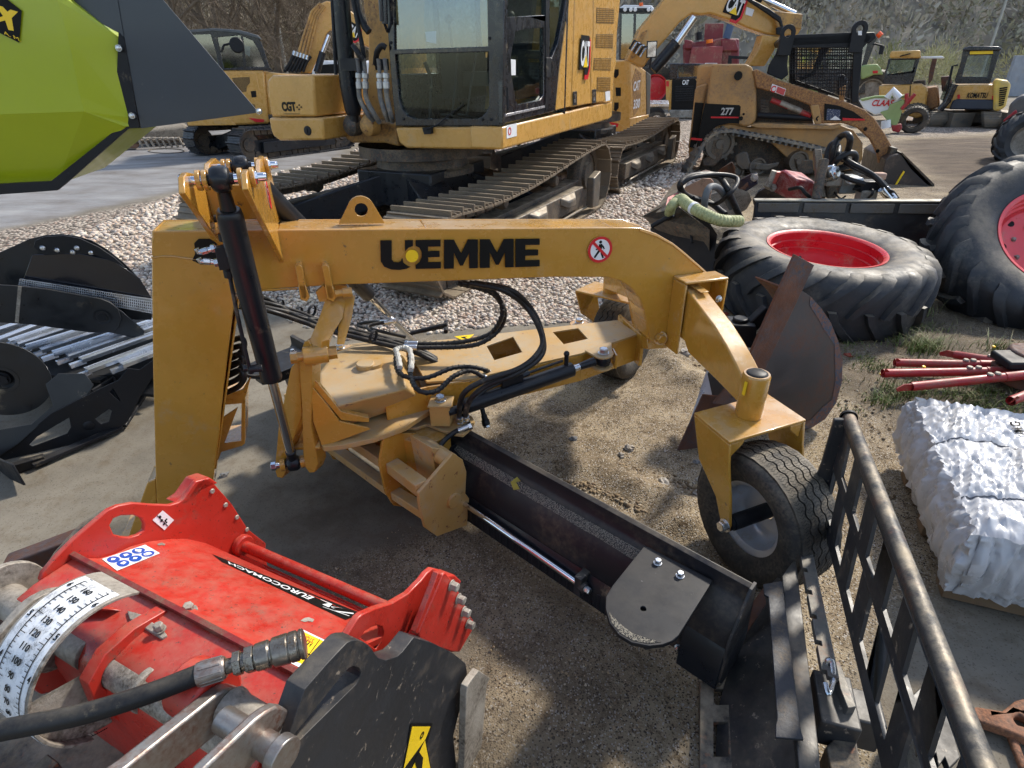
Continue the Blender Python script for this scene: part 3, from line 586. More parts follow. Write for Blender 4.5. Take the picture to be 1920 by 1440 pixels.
# axle arms + barrel + caster forks
barC = Z(1403, 778, .62)
armtop = [(1290, 546), (1314, 578), (1338, 610), (1360, 646), (1379, 682), (1393, 713)]; armbot = [(1385, 757), (1345, 715), (1290, 662), (1283, 640)]
AP0 = barC-uB*.045; _s = tl+u_*.018+nB*.1; AN = (V((_s.x, _s.y, 0))-V((AP0.x, AP0.y, 0))).normalized(); AN = V((-AN.y, AN.x, 0)); AN = AN if AN.x > 0 else -AN; AB = V((AN.y, -AN.x, 0))
def arm_pts(off=V((0, 0, 0))): return [ON(x, y, AP0, AN)+off for x, y in armtop+armbot]
ap = arm_pts(); b = MB()
ap0 = [ap[0]-AB*.35+V((0, 0, .02))]+ap+[ap[-1]-AB*.35]
b.slab(ap0, AN*.085); ARM = build('axle_arm', b, YEL, GR, .007, bseg=3)
b = MB(); q = [p+V((0, 0, .001)) for p in ap[:2]]; b.slab([ap[0]+nB*.05+uB*.03+V((0, 0, .004)), ap[0]+nB*.05+uB*.07+V((0, 0, .004)), ap[0]-nB*.2+uB*.07+V((0, 0, .018)), ap[0]-nB*.2+uB*.03+V((0, 0, .018))], V((0, 0, .004))); build('shim_plate', b, YEL, ARM, .002)
def caster(C, rot, big=True, par=GR):
    """fork and wheel; C = barrel foot on the fork plate, wheel hangs from it"""
    z0 = C.z; Rm = Matrix.Rotation(rot, 4, 'Z')
    ax = Rm @ V((.922, .387, 0)); fr = Rm @ V((.32, -.947, 0))       # axle direction, towards the trailing side
    T = lambda a, f, z: V((C.x, C.y, 0))+ax*a+fr*f+V((0, 0, z))
    b = MB(); b.tube([T(0, 0, z0), T(0, 0, z0+.008), T(0, 0, z0+.172), T(0, 0, z0+.18)], [.047, .05, .05, .046], 32); bb = build('pivot_barrel', b, YEL, par, .0)
    b = MB(); b.lathe([(.0, .188), (.03, .187), (.038, .182), (.04, .178)], T(0, 0, z0), ZU, 28); build('barrel_cap', b, BLKM, bb)
    b = MB(); hw = .183; f0 = -.10; f1 = .115
    b.slab([T(-hw, f0, z0), T(hw, f0, z0), T(hw, f1, z0), T(-hw, f1, z0)], V((0, 0, -.012)))
    for sg in (-1, 1):
        a = sg*hw; pts = [T(a, f0, z0-.0125), T(a, f1, z0-.0125), T(a, .135, .52), T(a, .175, .40), T(a, .20, .30), T(a, .198, .265), T(a, .18, .255), T(a, .155, .27), T(a, .10, .36), T(a, -.03, .45)]
        b.slab(pts, ax*(-sg*.012)); b.slab([T(a-sg*.013, f1-.002, z0-.013), T(a-sg*.075, f1-.002, z0-.013), T(a-sg*.07, f1-.002, z0-.03), T(a-sg*.02, f1-.002, z0-.075), T(a-sg*.013, f1-.002, z0-.075)], -fr*.01)
    fk = build('caster_fork', b, YEL, par, .007, bseg=3)
    WC = T(0, .178, .278); R = .278
    b = MB(); b.hex(T(-hw-.001, .178, .285), -ax, .02, .022); b.hex(T(hw+.001, .178, .285), ax, .02, .022); build('axle_bolt', b, ZNC, fk, .001)
    b = MB(); b.cyl(T(-hw+.012, .178, .285), T(-hw+.04, .178, .285), .026); b.cyl(T(-hw+.03, .178, .285), T(hw-.012, .178, .285), .03, .03, 20); hub = build('wheel_hub', b, BLKM, fk)
    w = .106
    # tyre: smooth sidewalls and zigzag ribs
    rim_r = .148
    b = MB(); pr = [(rim_r, -w*.72), (rim_r+.012, -w*.83), (.20, -w*1.02), (.235, -w*1.05), (.25, -w*.98), (.26, -w*.86), (.263, -w*.8), (.267, -w*.4), (.268, 0), (.267, w*.4), (.263, w*.8), (.26, w*.86), (.25, w*.98), (.235, w*1.05), (.20, w*1.02), (rim_r+.012, w*.83), (rim_r, w*.72)]
    b.lathe(pr, WC, ax, 64); ty = build('tyre', b, RUB, par, 0)
    b = MB(); nseg = 120; e1 = ZU; e2 = ax.cross(e1).normalized(); edges = [-.80, -.48, -.16, .16, .48, .80]
    for k in range(5):
        lo_, hi_ = edges[k]*w+.0035, edges[k+1]*w-.0035
        if k == 0: lo_ = -w*.86
        if k == 4: hi_ = w*.86
        vs = []; fs = []
        for i in range(nseg):
            a = 2*pi*i/nseg; zz_ = (1 if (i//2) % 2 else -1)*.0048; r1 = .2775-.010*((lo_+zz_)/w)**2*1.2; r2 = .2775-.010*((hi_+zz_)/w)**2*1.2
            l2 = lo_+(zz_ if k > 0 else 0); h2 = hi_+(zz_ if k < 4 else 0); rd = e1*cos(a)+e2*sin(a)
            vs += [WC+ax*l2+rd*.252, WC+ax*l2+rd*r1, WC+ax*h2+rd*r2, WC+ax*h2+rd*.252]
            j = (i+1) % nseg
            for m_ in range(3): fs.append((i*4+m_, j*4+m_, j*4+m_+1, i*4+m_+1))
        b.add(vs, fs)
    build('tread', b, RUB, ty, .0)
    # sipes: thin dark cuts
    b = MB(); rsx = random.Random(3)
    for i in range(0, 150):
        for k in range(5):
            a0 = 2*pi*(i+rsx.random()*.3)/150; c0 = (edges[k]+edges[k+1])/2*w; hwid = .13*w; pts = []
            for t in range(4):
                aa = a0+.012*((t % 2)*2-1); xx = c0-hwid+hwid*2*t/3; rr = .2778-.012*(xx/w)**2; pts.append(WC+ax*xx+(e1*cos(aa)+e2*sin(aa))*rr)
            b.tube(pts, .0007, 3, caps=False)
    build('tread_sipes', b, SBLK, ty, 0, smooth=False)
    b = MB(); b.lathe([(rim_r+.006, -w*.74), (rim_r+.008, -w*.69), (rim_r-.004, -w*.66), (rim_r-.02, -w*.55), (rim_r-.024, -w*.2), (rim_r-.04, w*.1), (.09, w*.22), (.045, w*.24), (.03, w*.24)], WC, ax, 48)
    b.lathe([(rim_r-.024, -w*.2), (rim_r-.024, w*.55), (rim_r+.006, w*.74)], WC, ax, 48); build('rim', b, RIMS, par)
caster(barC, 0)
FB = Z(1146, 547, .62); caster(FB, radians(120))
b = MB(); b.beam(FB+V((0, 0, .09)), barC.lerp(FB, .42)+V((0, 0, .25)), .10, .13); build('axle_arm', b, YEL, GR, .006)
# small label on barrel weld
b = MB(); q = ON(1400, 722, barC-uB*.052, uB); b.slab([ON(x, y, barC-uB*.054, uB) for x, y in ((1397, 715), (1402, 717), (1396, 742), (1391, 739))], -uB*.001); build('yellow_label', b, SYEL, GR, 0)
# ---------------- draw arm, turntable ----------------
ZA = .62
arm = [(1205, 622), (1166, 596), (1040, 614), (960, 624), (820, 640), (742, 648), (712, 648), (680, 650), (630, 663), (596, 686), (600, 730), (640, 765), (762, 733), (830, 722), (885, 712), (960, 690), (1080, 668), (1110, 660), (1190, 634)]
o_top = ZS([(1196, 626), (1158, 600), (1040, 613), (960, 622), (860, 634), (800, 640), (770, 668), (800, 716), (885, 710), (965, 690), (1090, 662)], ZA)
h1_ = ZS([(912, 648), (962, 631), (979, 660), (927, 675)], ZA); h2_ = ZS([(1036, 622), (1084, 615), (1102, 635), (1057, 645)], ZA)
b = MB(); b.slab(o_top, V((0, 0, -.01)), [h1_, h2_]); build('draw_arm_top', b, YELD, GR, .002)
sd_ = [(1196, 626), (1090, 662), (965, 690), (885, 710), (800, 722), (720, 742)]; b = MB()
for i in range(len(sd_)-1):
    a, c = Z(*sd_[i], ZA), Z(*sd_[i+1], ZA); nn = (c-a).cross(ZU).normalized(); b.slab([a-V((0, 0, .0105)), c-V((0, 0, .0105)), c-V((0, 0, .15)), a-V((0, 0, .15))], -nn*.01 if nn.y < 0 else nn*.01)
sb = [(1158, 600), (1040, 613), (860, 634), (760, 650)]
for i in range(len(sb)-1):
    a, c = Z(*sb[i], ZA), Z(*sb[i+1], ZA); nn = (c-a).cross(ZU).normalized(); b.slab([a-V((0, 0, .0105)), c-V((0, 0, .0105)), c-V((0, 0, .15)), a-V((0, 0, .15))], nn*.01 if nn.y < 0 else -nn*.01)
b.slab([Z(930, 650, ZA-.15), Z(1190, 600, ZA-.15), Z(1196, 640, ZA-.15), Z(940, 690, ZA-.15)], V((0, 0, -.008)))
build('draw_arm_side', b, YEL, GR, .002)
e0, e1_ = Z(1200, 626, ZA+.015), Z(1163, 594, ZA+.015); dv = (e0-e1_).normalized(); b = MB()
b.slab([e1_-dv*.03, e0+dv*.02, e0+dv*.02-V((0, 0, .17)), e1_-dv*.03-V((0, 0, .17))], uB*.018); build('end_flange', b, YEL, GR, .003)
b = MB(); c_ = Z(1185, 630, .5); b.beam(c_-V((0, 0, .01)), Bp(1232, 636, -.085), .1, .09); build('arm_joint', b, YEL, GR, .004)
# hump cover over the slew ring
ZH = .66
hump = [(598, 700), (625, 668), (662, 652), (712, 648), (735, 657), (748, 668), (752, 690), (762, 727), (748, 733), (632, 763), (600, 735)]
base = [(585, 706), (612, 664), (655, 645), (712, 640), (745, 650), (770, 668), (780, 700), (800, 750), (640, 800), (610, 790), (588, 770)]
hp = ZS(hump, ZH); bp_ = ZS(base, .52); b = MB(); n_ = len(hump)
b.v = [tuple(p) for p in hp+bp_]; b.f = [tuple(range(n_))]+[(i, n_+i, n_+(i+1) % n_, (i+1) % n_) for i in range(n_)]; b.mi = [0]*len(b.f)
b.v = b.v; tt = build('turntable_cover', b, YELD, GR, .012, bseg=3)
bmx = bmesh.new(); bmx.from_mesh(tt.data); bmesh.ops.recalc_face_normals(bmx, faces=bmx.faces); bmx.to_mesh(tt.data); bmx.free()
b = MB(); hc = Z(688, 690, ZH); b.lathe([(0, .004), (.05, .004), (.062, .0), (.062, -.01)], hc, ZU, 36); b.lathe([(0, .026), (.036, .026), (.040, .022), (.040, .0)], hc+V((-.005, 0, 0)), ZU, 32); b.lathe([(0, .018), (.034, .018), (.034, .0)], hc+V((.03, .012, 0)), ZU, 32)
build('king_pin_cap', b, YELD, GR, .0)
# circular slew plate
rc = Z(690, 735, .50); SP = [Z(x, y, .50) for x, y in ((606, 838), (640, 835), (700, 822), (760, 800), (805, 770), (835, 735), (838, 700), (800, 670), (740, 655), (640, 660), (585, 690), (575, 760), (590, 820))]
b = MB(); b.slab(SP, V((0, 0, -.022))); build('slew_plate', b, YELD, GR, .002)
b = MB(); b.lathe([(.21, 0), (.21, .05), (.19, .05)], V((rc.x, rc.y, .43)), ZU, 40); build('slew_ring', b, YEL, GR)
# stiffener behind the clevis
gp = [(580, 708), (583, 724), (640, 790), (690, 800), (692, 800), (645, 838), (603, 832), (586, 770)]
P0 = Z(604, 838, .50); gn = (Z(700, 822, .5)-P0).cross(ZU).normalized()
g = [ON(x, y, P0+V((.02, .03, 0)), gn) for x, y in ((582, 718), (637, 788), (690, 800), (694, 803), (604, 836), (588, 790))]; b = MB(); b.slab(g, gn*.009)
g = [ON(x, y, P0+V((.02, .03, 0))-gn*.0, gn) for x, y in ((580, 706), (586, 706), (640, 772), (692, 784), (692, 792), (640, 788), (582, 718))]; b.slab(g, -gn*.03)
build('gusset', b, YEL, GR, .0015)
# front clevis that holds the cylinder eye and the link
fl = V((uB.x, uB.y, 0))
E0 = CB
right_pl = [(566, 652), (570, 641), (577, 638), (584, 646), (585, 672), (584, 700), (583, 800), (593, 850), (596, 870), (590, 886), (580, 887), (572, 876), (568, 850), (566, 760), (562, 706), (560, 676)]
left_pl = [(545, 690), (556, 676), (562, 690), (566, 780), (540, 850), (538, 880), (530, 897), (519, 895), (515, 880), (522, 800)]
nf = V((-.10, -1, 0)).normalized()
def FP(pts, y0): return [ON(x, y, V((E0.x, E0.y+y0, 0)), nf) for x, y in pts]
b = MB(); b.slab(FP(right_pl, -.012), V((.085, .02, 0))*.18+V((0, .05, 0))*.0-nf*.05); build('front_clevis_plate', b, YEL, GR, .003)
b = MB(); b.slab(FP(left_pl, .012), V((.014, .004, 0))-nf*.05); build('front_clevis_plate', b, YEL, GR, .003)
b = MB(); b.slab([Z(548, 700, .62), Z(590, 690, .62), Z(596, 830, .50), Z(540, 830, .44), ], V((0, .014, .0))); b.slab([Z(520, 820, .42), Z(560, 700, .60), Z(590, 702, .60), Z(600, 838, .50), Z(540, 840, .44)], V((0, 0, -.012))); build('front_plate', b, YEL, GR, .002)
b = MB(); b.cyl(CB-uB*.075, CB+uB*.075, .012, seg=14); b.cyl(CB-uB*.085, CB-uB*.066, .018, seg=6); b.tube([CB+uB*.058, CB+uB*.075], [.02, .02], 6); b.cyl(CB+uB*.07, CB+uB*.09, .012, seg=12); build('bolt', b, CHR, GR, .001)
for q in (-.05, .028): b = MB(); b.cyl(CB+uB*q, CB+uB*(q+.02), .026, seg=18); build('clevis_boss', b, YEL, GR, .002)
# link from beam bracket to the clevis
Lt = Bp(615, 555, -.01); Lb = ON(590, 664, V((E0.x, E0.y-.0, 0))+nf*.02, nf); b = MB(); 
lk = [(628, 558), (634, 570), (628, 600), (603, 640), (603, 672), (590, 686), (576, 684), (570, 664), (584, 630), (600, 590), (610, 560)]
yk = lambda x, y: ON(x, y, Lb.lerp(Lt, 0 if y > 640 else (640-y)/90), nf)
b.slab([yk(*p) for p in lk], uB*.025+V((0, .01, 0))); build('link_bar', b, YEL, GR, .002)
pc = yk(586, 666); b = MB(); b.cyl(pc-uB*.03, pc+uB*.055, .034, seg=24); b.cyl(pc-uB*.055, pc+uB*.075, .018, seg=16); b.cyl(pc+uB*.05, pc+uB*.085, .024, seg=6); b.cyl(pc-uB*.075, pc-uB*.05, .022, seg=6); build('link_pin', b, YEL, GR, .0015)
b = MB(); b.slab([yk(618, 560)+uB*.04, yk(640, 556)+uB*.04, yk(632, 600)+uB*.04, yk(612, 650)+uB*.05, yk(604, 650)+uB*.05], uB*.012); build('link_bar', b, YEL, GR, .002)
# bolt behind (steering cylinder bracket on the far side)
b = MB(); q = Z(638, 652, .60); b.slab([q+V((-.05, -.03, -.02)), q+V((.05, -.03, -.02)), q+V((.04, .05, -.02)), q+V((-.04, .05, -.02))], V((0, 0, .012))); build('rear_bracket', b, YEL, GR, .002)
b = MB(); b.hex(q, ZU, .018, .018); build('bolt', b, ZNC, GR, .001)
b = MB(); q2 = Z(1086, 604, .60); b.slab(circ(q2+V((0, 0, -.02)), .05, 18, V((1, 0, 0)), V((0, 1, 0))), V((0, 0, .012))); build('rear_bracket', b, YEL, GR, .002)
b = MB(); b.hex(q2, ZU, .018, .018); build('bolt', b, ZNC, GR, .001)
b = MB(); b.cyl(Z(838, 612, .5), Z(760, 628, .5), .008); b.cyl(Z(770, 625, .52), Z(838, 608, .56), .012); b.cyl(Z(836, 622, .52), Z(836, 604, .52), .012); build('far_steering_pipe', b, BLKM, GR, 0)
# ---------------- angle cylinder at the near side of the arm ----------------
JA = Z(1131, 672, .605); JB = Z(840, 773, .525); da = (JA-JB).normalized(); LJ = (JA-JB).length
b = MB(); b.tube([JB+da*.07, JB+da*.075, JB+da*(LJ-.17), JB+da*(LJ-.165)], [.028, .034, .034, .03], 28); b.cyl(JB+da*.0, JB+da*.08, .018)
b.cyl(JB+da*.28+ZU*.03, JB+da*.28+ZU*.045, .015, seg=8)
b.box(JB+da*.30+ZU*.055, da*.10, da.cross(ZU)*.035, ZU*.035)
b.tube([JB+da*.35+ZU*.058, JB+da*.5+ZU*.06, JB+da*(LJ-.22)+ZU*.06], .0065, 8); b.cyl(JB+da*(LJ-.20)+ZU*.02, JB+da*(LJ-.20)+ZU*.085, .010); b.ball(JB+da*(LJ-.20)+ZU*.088, .014); b.cyl(JB+da*.35+ZU*.056, JB+da*.385+ZU*.058, .013, seg=6)
b.tube([JB+da*.25+ZU*.058, JB+da*.18+ZU*.05, JB+da*.14+ZU*.03], .009, 8)
AC = build('steering_cylinder', b, BLK, GR, .001)
b = MB(); b.cyl(JB+da*(LJ-.165), JB+da*(LJ-.13), .016); build('piston_rod', b, ZNC, AC)
b = MB(); b.cyl(JB+da*(LJ-.13), JB+da*(LJ-.05), .017, .022); b.lathe([(0, -.022), (.032, -.022), (.036, -.01), (.036, .01), (.032, .022), (0, .022)], JA-V((0, 0, .005)), ZU, 20); build('rod_eye', b, BLK, AC, .001)
for zz, r_ in ((.018, .058), (-.045, .058)):
    b = MB(); sid = da.cross(ZU).normalized(); cpt = JA+V((0, 0, zz)); b.slab(circ(cpt, r_*.8, 14, da, -sid if sid.y < 0 else sid, -pi, 0)+[cpt+da*.06+V((0, .09, 0)), cpt-da*.09+V((0, .09, 0))], V((0, 0, .010))); build('cylinder_bracket', b, YELD, GR, .002)
b = MB(); b.slab([JA+V((.055, -.01, .02)), JA+V((.055, -.01, -.05)), JA+V((.05, .07, -.05)), JA+V((.05, .07, .02))], V((.01, 0, 0))); build('cylinder_bracket', b, YEL, GR, .002)
b = MB(); b.hex(JA+V((0, 0, .028)), ZU, .02, .022); build('bolt', b, ZNC, GR, .001)
b = MB(); b.cyl(JA-V((0, 0, .06)), JA+V((0, 0, .03)), .012); build('bolt', b, ZNC, GR, .001)
# bracket tower at the blade end
PL = [(780, 802), (800, 795), (845, 812), (868, 815), (884, 802), (890, 790), (885, 780), (862, 770), (845, 745), (818, 730), (780, 745), (700, 800)]
b = MB(); b.slab(ZS(PL, .44), V((0, 0, -.014))); build('swing_plate', b, YELD, GR, .002)
q = Z(829, 790, .46); b = MB(); b.slab([q+V(p) for p in ((-.045, -.04, 0), (.04, -.045, 0), (.05, .03, 0), (-.035, .04, 0))], V((0, 0, .095))); b.slab([q+V((x*1.12, y*1.12, .096)) for x, y in ((-.045, -.045), (.045, -.045), (.05, .035), (-.04, .04))], V((0, 0, .009))); build('pin_block', b, YELD, GR, .004)
b = MB(); b.hex(q+V((.0, 0, .106)), ZU, .019, .02); build('bolt', b, ZNC, GR, .001)
# ---------------- hoses ----------------
def hp(l): return [Z(x, y, h) for x, y, h in l]
def hose(pts, r=.0095, fit=0, par=GR, mat=HOSE, n=10, name='hydraulic_hose', spiral=False):
    P = spline(pts, n); b = MB(); b.tube(P, r, 10); o = build(name, b, mat, par)
    if spiral:
        s_ = MB(); L_ = 0; Q = []
        F_ = spline(pts, n*8); up = ZU
        for i in range(len(F_)-1):
            d = (F_[i+1]-F_[i]); L_ += d.length; d.normalize(); e = d.cross(up).normalized(); up = e.cross(d).normalized(); a = L_/.028*2*pi; Q.append(F_[i]+(e*cos(a)+up*sin(a))*r*1.02)
        s_.tube(Q, r*.22, 5); build('spiral_wrap', s_, BLKM, o)
    for e, f in (((P[0], P[3]), fit & 1), ((P[-1], P[-4]), fit & 2)):
        if f: b = MB(); d = (e[1]-e[0]).normalized(); b.cyl(e[0]-d*.005, e[0]+d*.04, r*1.35, seg=12); b.cyl(e[0]-d*.02, e[0]-d*.005, r*1.6, seg=6); build('hose_ferrule', b, ZNC, o, .0008)
    return o
HB = Bp(880, 530, -.09)
hose([HB+V((-.05, 0, 0)), Bp(920, 548, -.12), Bp(945, 580, -.14), Z(940, 612, .78), Z(908, 640, .72), Z(865, 650, .70), Z(765, 652, .70)], .0105, 2, spiral=True)
hose([HB+V((-.03, 0, 0)), Bp(915, 540, -.10), Bp(938, 565, -.12), Bp(940, 596, -.13), Z(915, 628, .74), Z(850, 643, .71), Z(768, 645, .70)], .0105, 2, spiral=True)
hose([HB, Bp(945, 545, -.05), Bp(990, 580, -.08), Z(1016, 630, .80), Z(1010, 660, .78), Z(975, 690, .74), Z(905, 715, .70), Z(872, 735, .66), Z(862, 760, .58), Z(862, 788, .46)], .0115, 2)
hose([HB+V((.02, .0, 0)), Bp(960, 545, -.06), Bp(1000, 585, -.09), Z(1018, 632, .78), Z(1014, 668, .76), Z(970, 700, .72), Z(915, 722, .67), Z(885, 745, .62), Z(874, 770, .54), Z(873, 784, .46)], .0115, 2)
# short looped hoses over the cover with taped elbow
hose([Z(742, 655, .71), Z(744, 690, .70), Z(760, 706, .70), Z(800, 708, .68), Z(848, 690, .68), Z(880, 688, .66), Z(908, 693, .64), Z(922, 702, .59)], .0095, 2, spiral=True)
hose([Z(768, 668, .71), Z(770, 705, .70), Z(785, 732, .70), Z(818, 733, .68), Z(850, 706, .67), Z(880, 695, .65), Z(905, 706, .62), Z(910, 712, .59)], .0095, 2, spiral=True)
for l in (((742, 655), (747, 672), (750, 690)), ((768, 655), (772, 675), (770, 695)), ((744, 655), (756, 652), (768, 655))):
    b = MB(); P = spline([Z(x, y, .715) for x, y in l], 6); b.tube(P, [.012+.002*sin(i*2.1) for i in range(len(P))], 9); build('taped_elbow', b, M('silver_tape', lin((190, 188, 180)), .4, .3, bump=.6, bs=120, dirt=MUD, da=.3, ds=20) if 'silver_tape' not in bpy.data.materials else bpy.data.materials['silver_tape'], GR)
# hose bundle from the hitch
for i, (o1, o2) in enumerate(((0, 0), (9, 6), (-8, 9), (14, 16))):
    hose([Bp(440, 560+o1, -.3), Z(500, 568+o1, .85), Z(560, 585+o2, .78), Z(610, 605+o1*.6+o2*.3, .74), Z(700, 628+o2*.8, .70), Z(770, 648+o1*.7, .67), Z(815, 670+o2*.5, .62), Z(845, 695+o1*.3, .52)], .0115 if i % 2 else .010, 0)
for i, (x, y) in enumerate(((585, 577), (640, 603), (700, 625), (560, 580), (525, 566))):
    b = MB(); q = Z(x, y+6, .76); b.lathe([(.026, -.006), (.030, -.006), (.030, .006), (.026, .006)], q, V((1, -.35, -.2)), 16); build('cable_tie', b, BLKM, GR)
hose([Z(760, 632, .60), Z(700, 618, .62), Z(672, 610, .62), Z(690, 604, .64), Z(725, 604, .66)], .009, 2)
hose([Z(765, 640, .60), Z(712, 630, .64), Z(690, 612, .66), Z(735, 602, .67)], .009, 2)
# coiled hoses beside the front leg
for k in range(5):
    y = 640+k*15; hose([Bp(430, y, -.12), Bp(452, y-6, -.06), Bp(458, y+8, -.05), Bp(448, y+24, -.08), Bp(425, y+36, -.12)], .011, 0)
hose([Bp(455, 700, -.1), Bp(475, 705, -.12), Bp(510, 700, -.2)], .006)
# quick coupling hanging under the cylinder
b = MB(); q0, q1 = Z(903, 762, .42), Z(912, 797, .34); b.cyl(q0, q0.lerp(q1, .5), .011); b.tube([q0.lerp(q1, .45), q0.lerp(q1, .7), q0.lerp(q1, .72), q1], [.014, .015, .019, .019], 14); build('quick_coupling', b, BLKM, GR, .001)
b = MB(); b.cyl(q1, q1.lerp(q0, -.12), .017); build('coupling_end', b, ZNC, GR, .001)
# blade hoses
hose([Z(876, 800, .46), Z(850, 812, .44), Z(828, 832, .42), Z(815, 860, .38), Z(812, 880, .30), Z(816, 893, .22)], .0115, 1)
hose([Z(838, 808, .40), Z(815, 815, .40), Z(804, 845, .38), Z(803, 870, .34), Z(806, 893, .22)], .0115, 0)
# triangular warning sticker on arm
b = MB(); b.slab(ZS([(852, 631), (889, 627), (872, 641)], ZA+.004), V((0, 0, .001))); b2 = build('warning_sticker', b, SYEL, GR, 0)
b = MB(); b.slab(ZS([(864, 632), (876, 631), (872, 633), (876, 636), (868, 634)], ZA+.0055), V((0, 0, .0006))); build('sticker_mark', b, SBLK, b2, 0)
# ---------------- blade ----------------
A1 = Z(1415, 1095, .42); A0 = Z(548, 628, .42); A0 = A1+(Z(870, 800, .42)-A1).normalized()*(A0-A1).length; bd = (A0-A1).normalized(); bs_ = V((-bd.y, bd.x, 0)); bs_ = bs_ if bs_.y < 0 else -bs_   # towards the camera
prof = [(0, .42), (.010, .425), (.034, .418), (.037, .36), (.050, .345), (.085, .325), (.12, .285), (.15, .225), (.162, .15), (.15, .08), (.13, .03), (.125, .004)]
inner = [(s_-.010, z_-.006) for s_, z_ in prof[::-1]]
def bq(t, s_, z_): return V((A1.x, A1.y, 0))+bd*t+bs_*(s_*.72)+V((0, 0, .055+z_*.87))
b = MB(); sec = [bq(0, s_, z_) for s_, z_ in prof+[(.115, .004), (.14, .08), (.15, .15), (.14, .22), (.11, .275), (.075, .312), (.04, .33), (.026, .345), (.024, .40), (.012, .41), (0, .405)]]
b.slab(sec, bd*(A0-A1).length); BLD = build('moldboard', b, M('blade_black_steel', (.014, .014, .017), .46, dirt=lin((96, 84, 70)), da=.3, ds=3, top=.22, bump=.08, bs=60, rv=.08, spec=.3), GR, .0015)
# dust line lies in the channel
b = MB(); rsx = random.Random(8)
n = 160
vs = []; fs = []
for i in range(n+1):
    t = .30+1.02*i/n
    for s_, z_ in ((.068, .3385), (.074, .334), (.085, .3285), (.096, .316), (.104+.006*noise.noise(V((t*9, 0, 0))), .3075)): vs.append(bq(t, s_+.0015, z_+.0012))
for i in range(n):
    for k in range(4): fs.append((i*5+k, i*5+k+1, (i+1)*5+k+1, (i+1)*5+k))
b.add(vs, fs)
dm = M('settled_dust', lin((134, 128, 114)), .95, bump=.5, bs=300, chips=(.02, .02, .022), ca=.14, ds=30); build('settled_dust', b, dm, BLD, 0)
b = MB(); b.slab([bq(-.006, s_, z_) for s_, z_ in ((0, .43), (.045, .425), (.09, .36), (.17, .25), (.18, .05), (.14, 0), (.0, 0), (-.06, .1))], bd*.010); build('blade_end_plate', b, BLKW, BLD, .001)
b = MB(); b.slab([bq(.0, .13, .0), bq(.0, .19, .0), bq(.0, .18, .16), bq(.0, .15, .2)], bd*.14); build('blade_end_block', b, BLK, BLD, .004)
# slats and rail under the blade
b = MB(); b.slab([bq(.36, .165, .02), bq(.36, .20, .012), bq(.36, .20, .10), bq(.36, .165, .15)], bd*1.1); build('cutting_edge_holder', b, BLK, BLD, .002)
b = MB()
for i in range(30): b.box(bq(.38+i*.035, .201, .06), bd*.012, bs_*.003, V((0, 0, .075)))
build('tooth_rail', b, BLK, BLD, .001)
r0 = ON(868, 942, bq(0, .215, 0), bs_); r1 = ON(1093, 1100, bq(0, .215, 0), bs_)
b = MB(); b.cyl(r0, r1, .0125, seg=20); build('side_shift_rod', b, CHR, GR)
b = MB(); b.cyl(r1-(r1-r0).normalized()*.01, r1+(r1-r0).normalized()*.012, .022, seg=8); b.box(r1+V((0, .02, .0)), bd*.03, bs_*.06, V((0, 0, .09))); build('rod_anchor', b, BLKW, GR, .002)
b = MB(); b.hex(r1+(r1-r0).normalized()*.01, (r1-r0), .012, .02); build('bolt', b, ZNC, GR, .001)
r2 = bq(.96, .08, .31)
b = MB(); b.cyl(Z(806, 812, .36), Z(850, 842, .34), .024, seg=20); b.cyl(Z(838, 838, .33), Z(905, 895, .28), .016); build('side_shift_cylinder', b, BLKM, GR)
b = MB(); b.slab([bq(.955, .092, .3225), bq(.94, .06, .345), bq(.915, .07, .342), bq(.93, .085, .333), bq(.90, .10, .32), bq(.925, .112, .305)], V((0, 0, .002))); build('yellow_leaf_mark', b, M('dull_yellow_mark', lin((170, 160, 60)), .8, dirt=MUD, da=.4, ds=30), BLD, 0)
# cap plate on the blade end
def capw(x, y): return Z(x, y, .385)
cp = [(1209, 1022), (1337, 1088), (1272, 1192), (1262, 1201), (1244, 1208), (1215, 1211), (1185, 1205), (1160, 1190), (1143, 1168), (1135, 1140), (1136, 1118), (1148, 1098)]
def capplate(tr, par):
    q = [tr(capw(x, y)) for x, y in cp]; b = MB(); b.slab(q, V((0, 0, -.014)), [circ(tr(capw(1206, 1141)), .0085, 14, V((1, 0, 0)), V((0, 1, 0)))])
    o = build('end_cap_plate', b, BLKM, par, .002)
    for x, y in ((1233, 1056), (1275, 1080)):
        b = MB(); b.hex(tr(capw(x, y)), ZU, .0105, .014); build('bolt', b, ZNC, o, .0008)
    b = MB(); b.slab([tr(capw(x, y))+V((0, 0, -.02)) for x, y in ((1190, 1070), (1310, 1095), (1262, 1180), (1215, 1190), (1170, 1160))], V((0, 0, -.05))); build('cap_support', b, BLKW, o, .004)
capplate(lambda p: p, BLD)
sh = bd*((A0-A1).length-.42)
capplate(lambda p: p+sh, BLD)
b = MB(); q = Z(1271, 1213, .1); b.hex(q, V((-.2, -1, .3)), .009, .012); build('bolt', b, ZNC, GR, 0)
cdm = bpy.data.materials['settled_dust']
b = MB(); dq = [(1142, 1148), (1146, 1166), (1162, 1187), (1186, 1201), (1215, 1207), (1240, 1204), (1215, 1198), (1186, 1188), (1163, 1170)]; b.slab([capw(x, y)+V((0, 0, .0004)) for x, y in dq], V((0, 0, .0012))); build('settled_dust', b, cdm, BLD, 0)
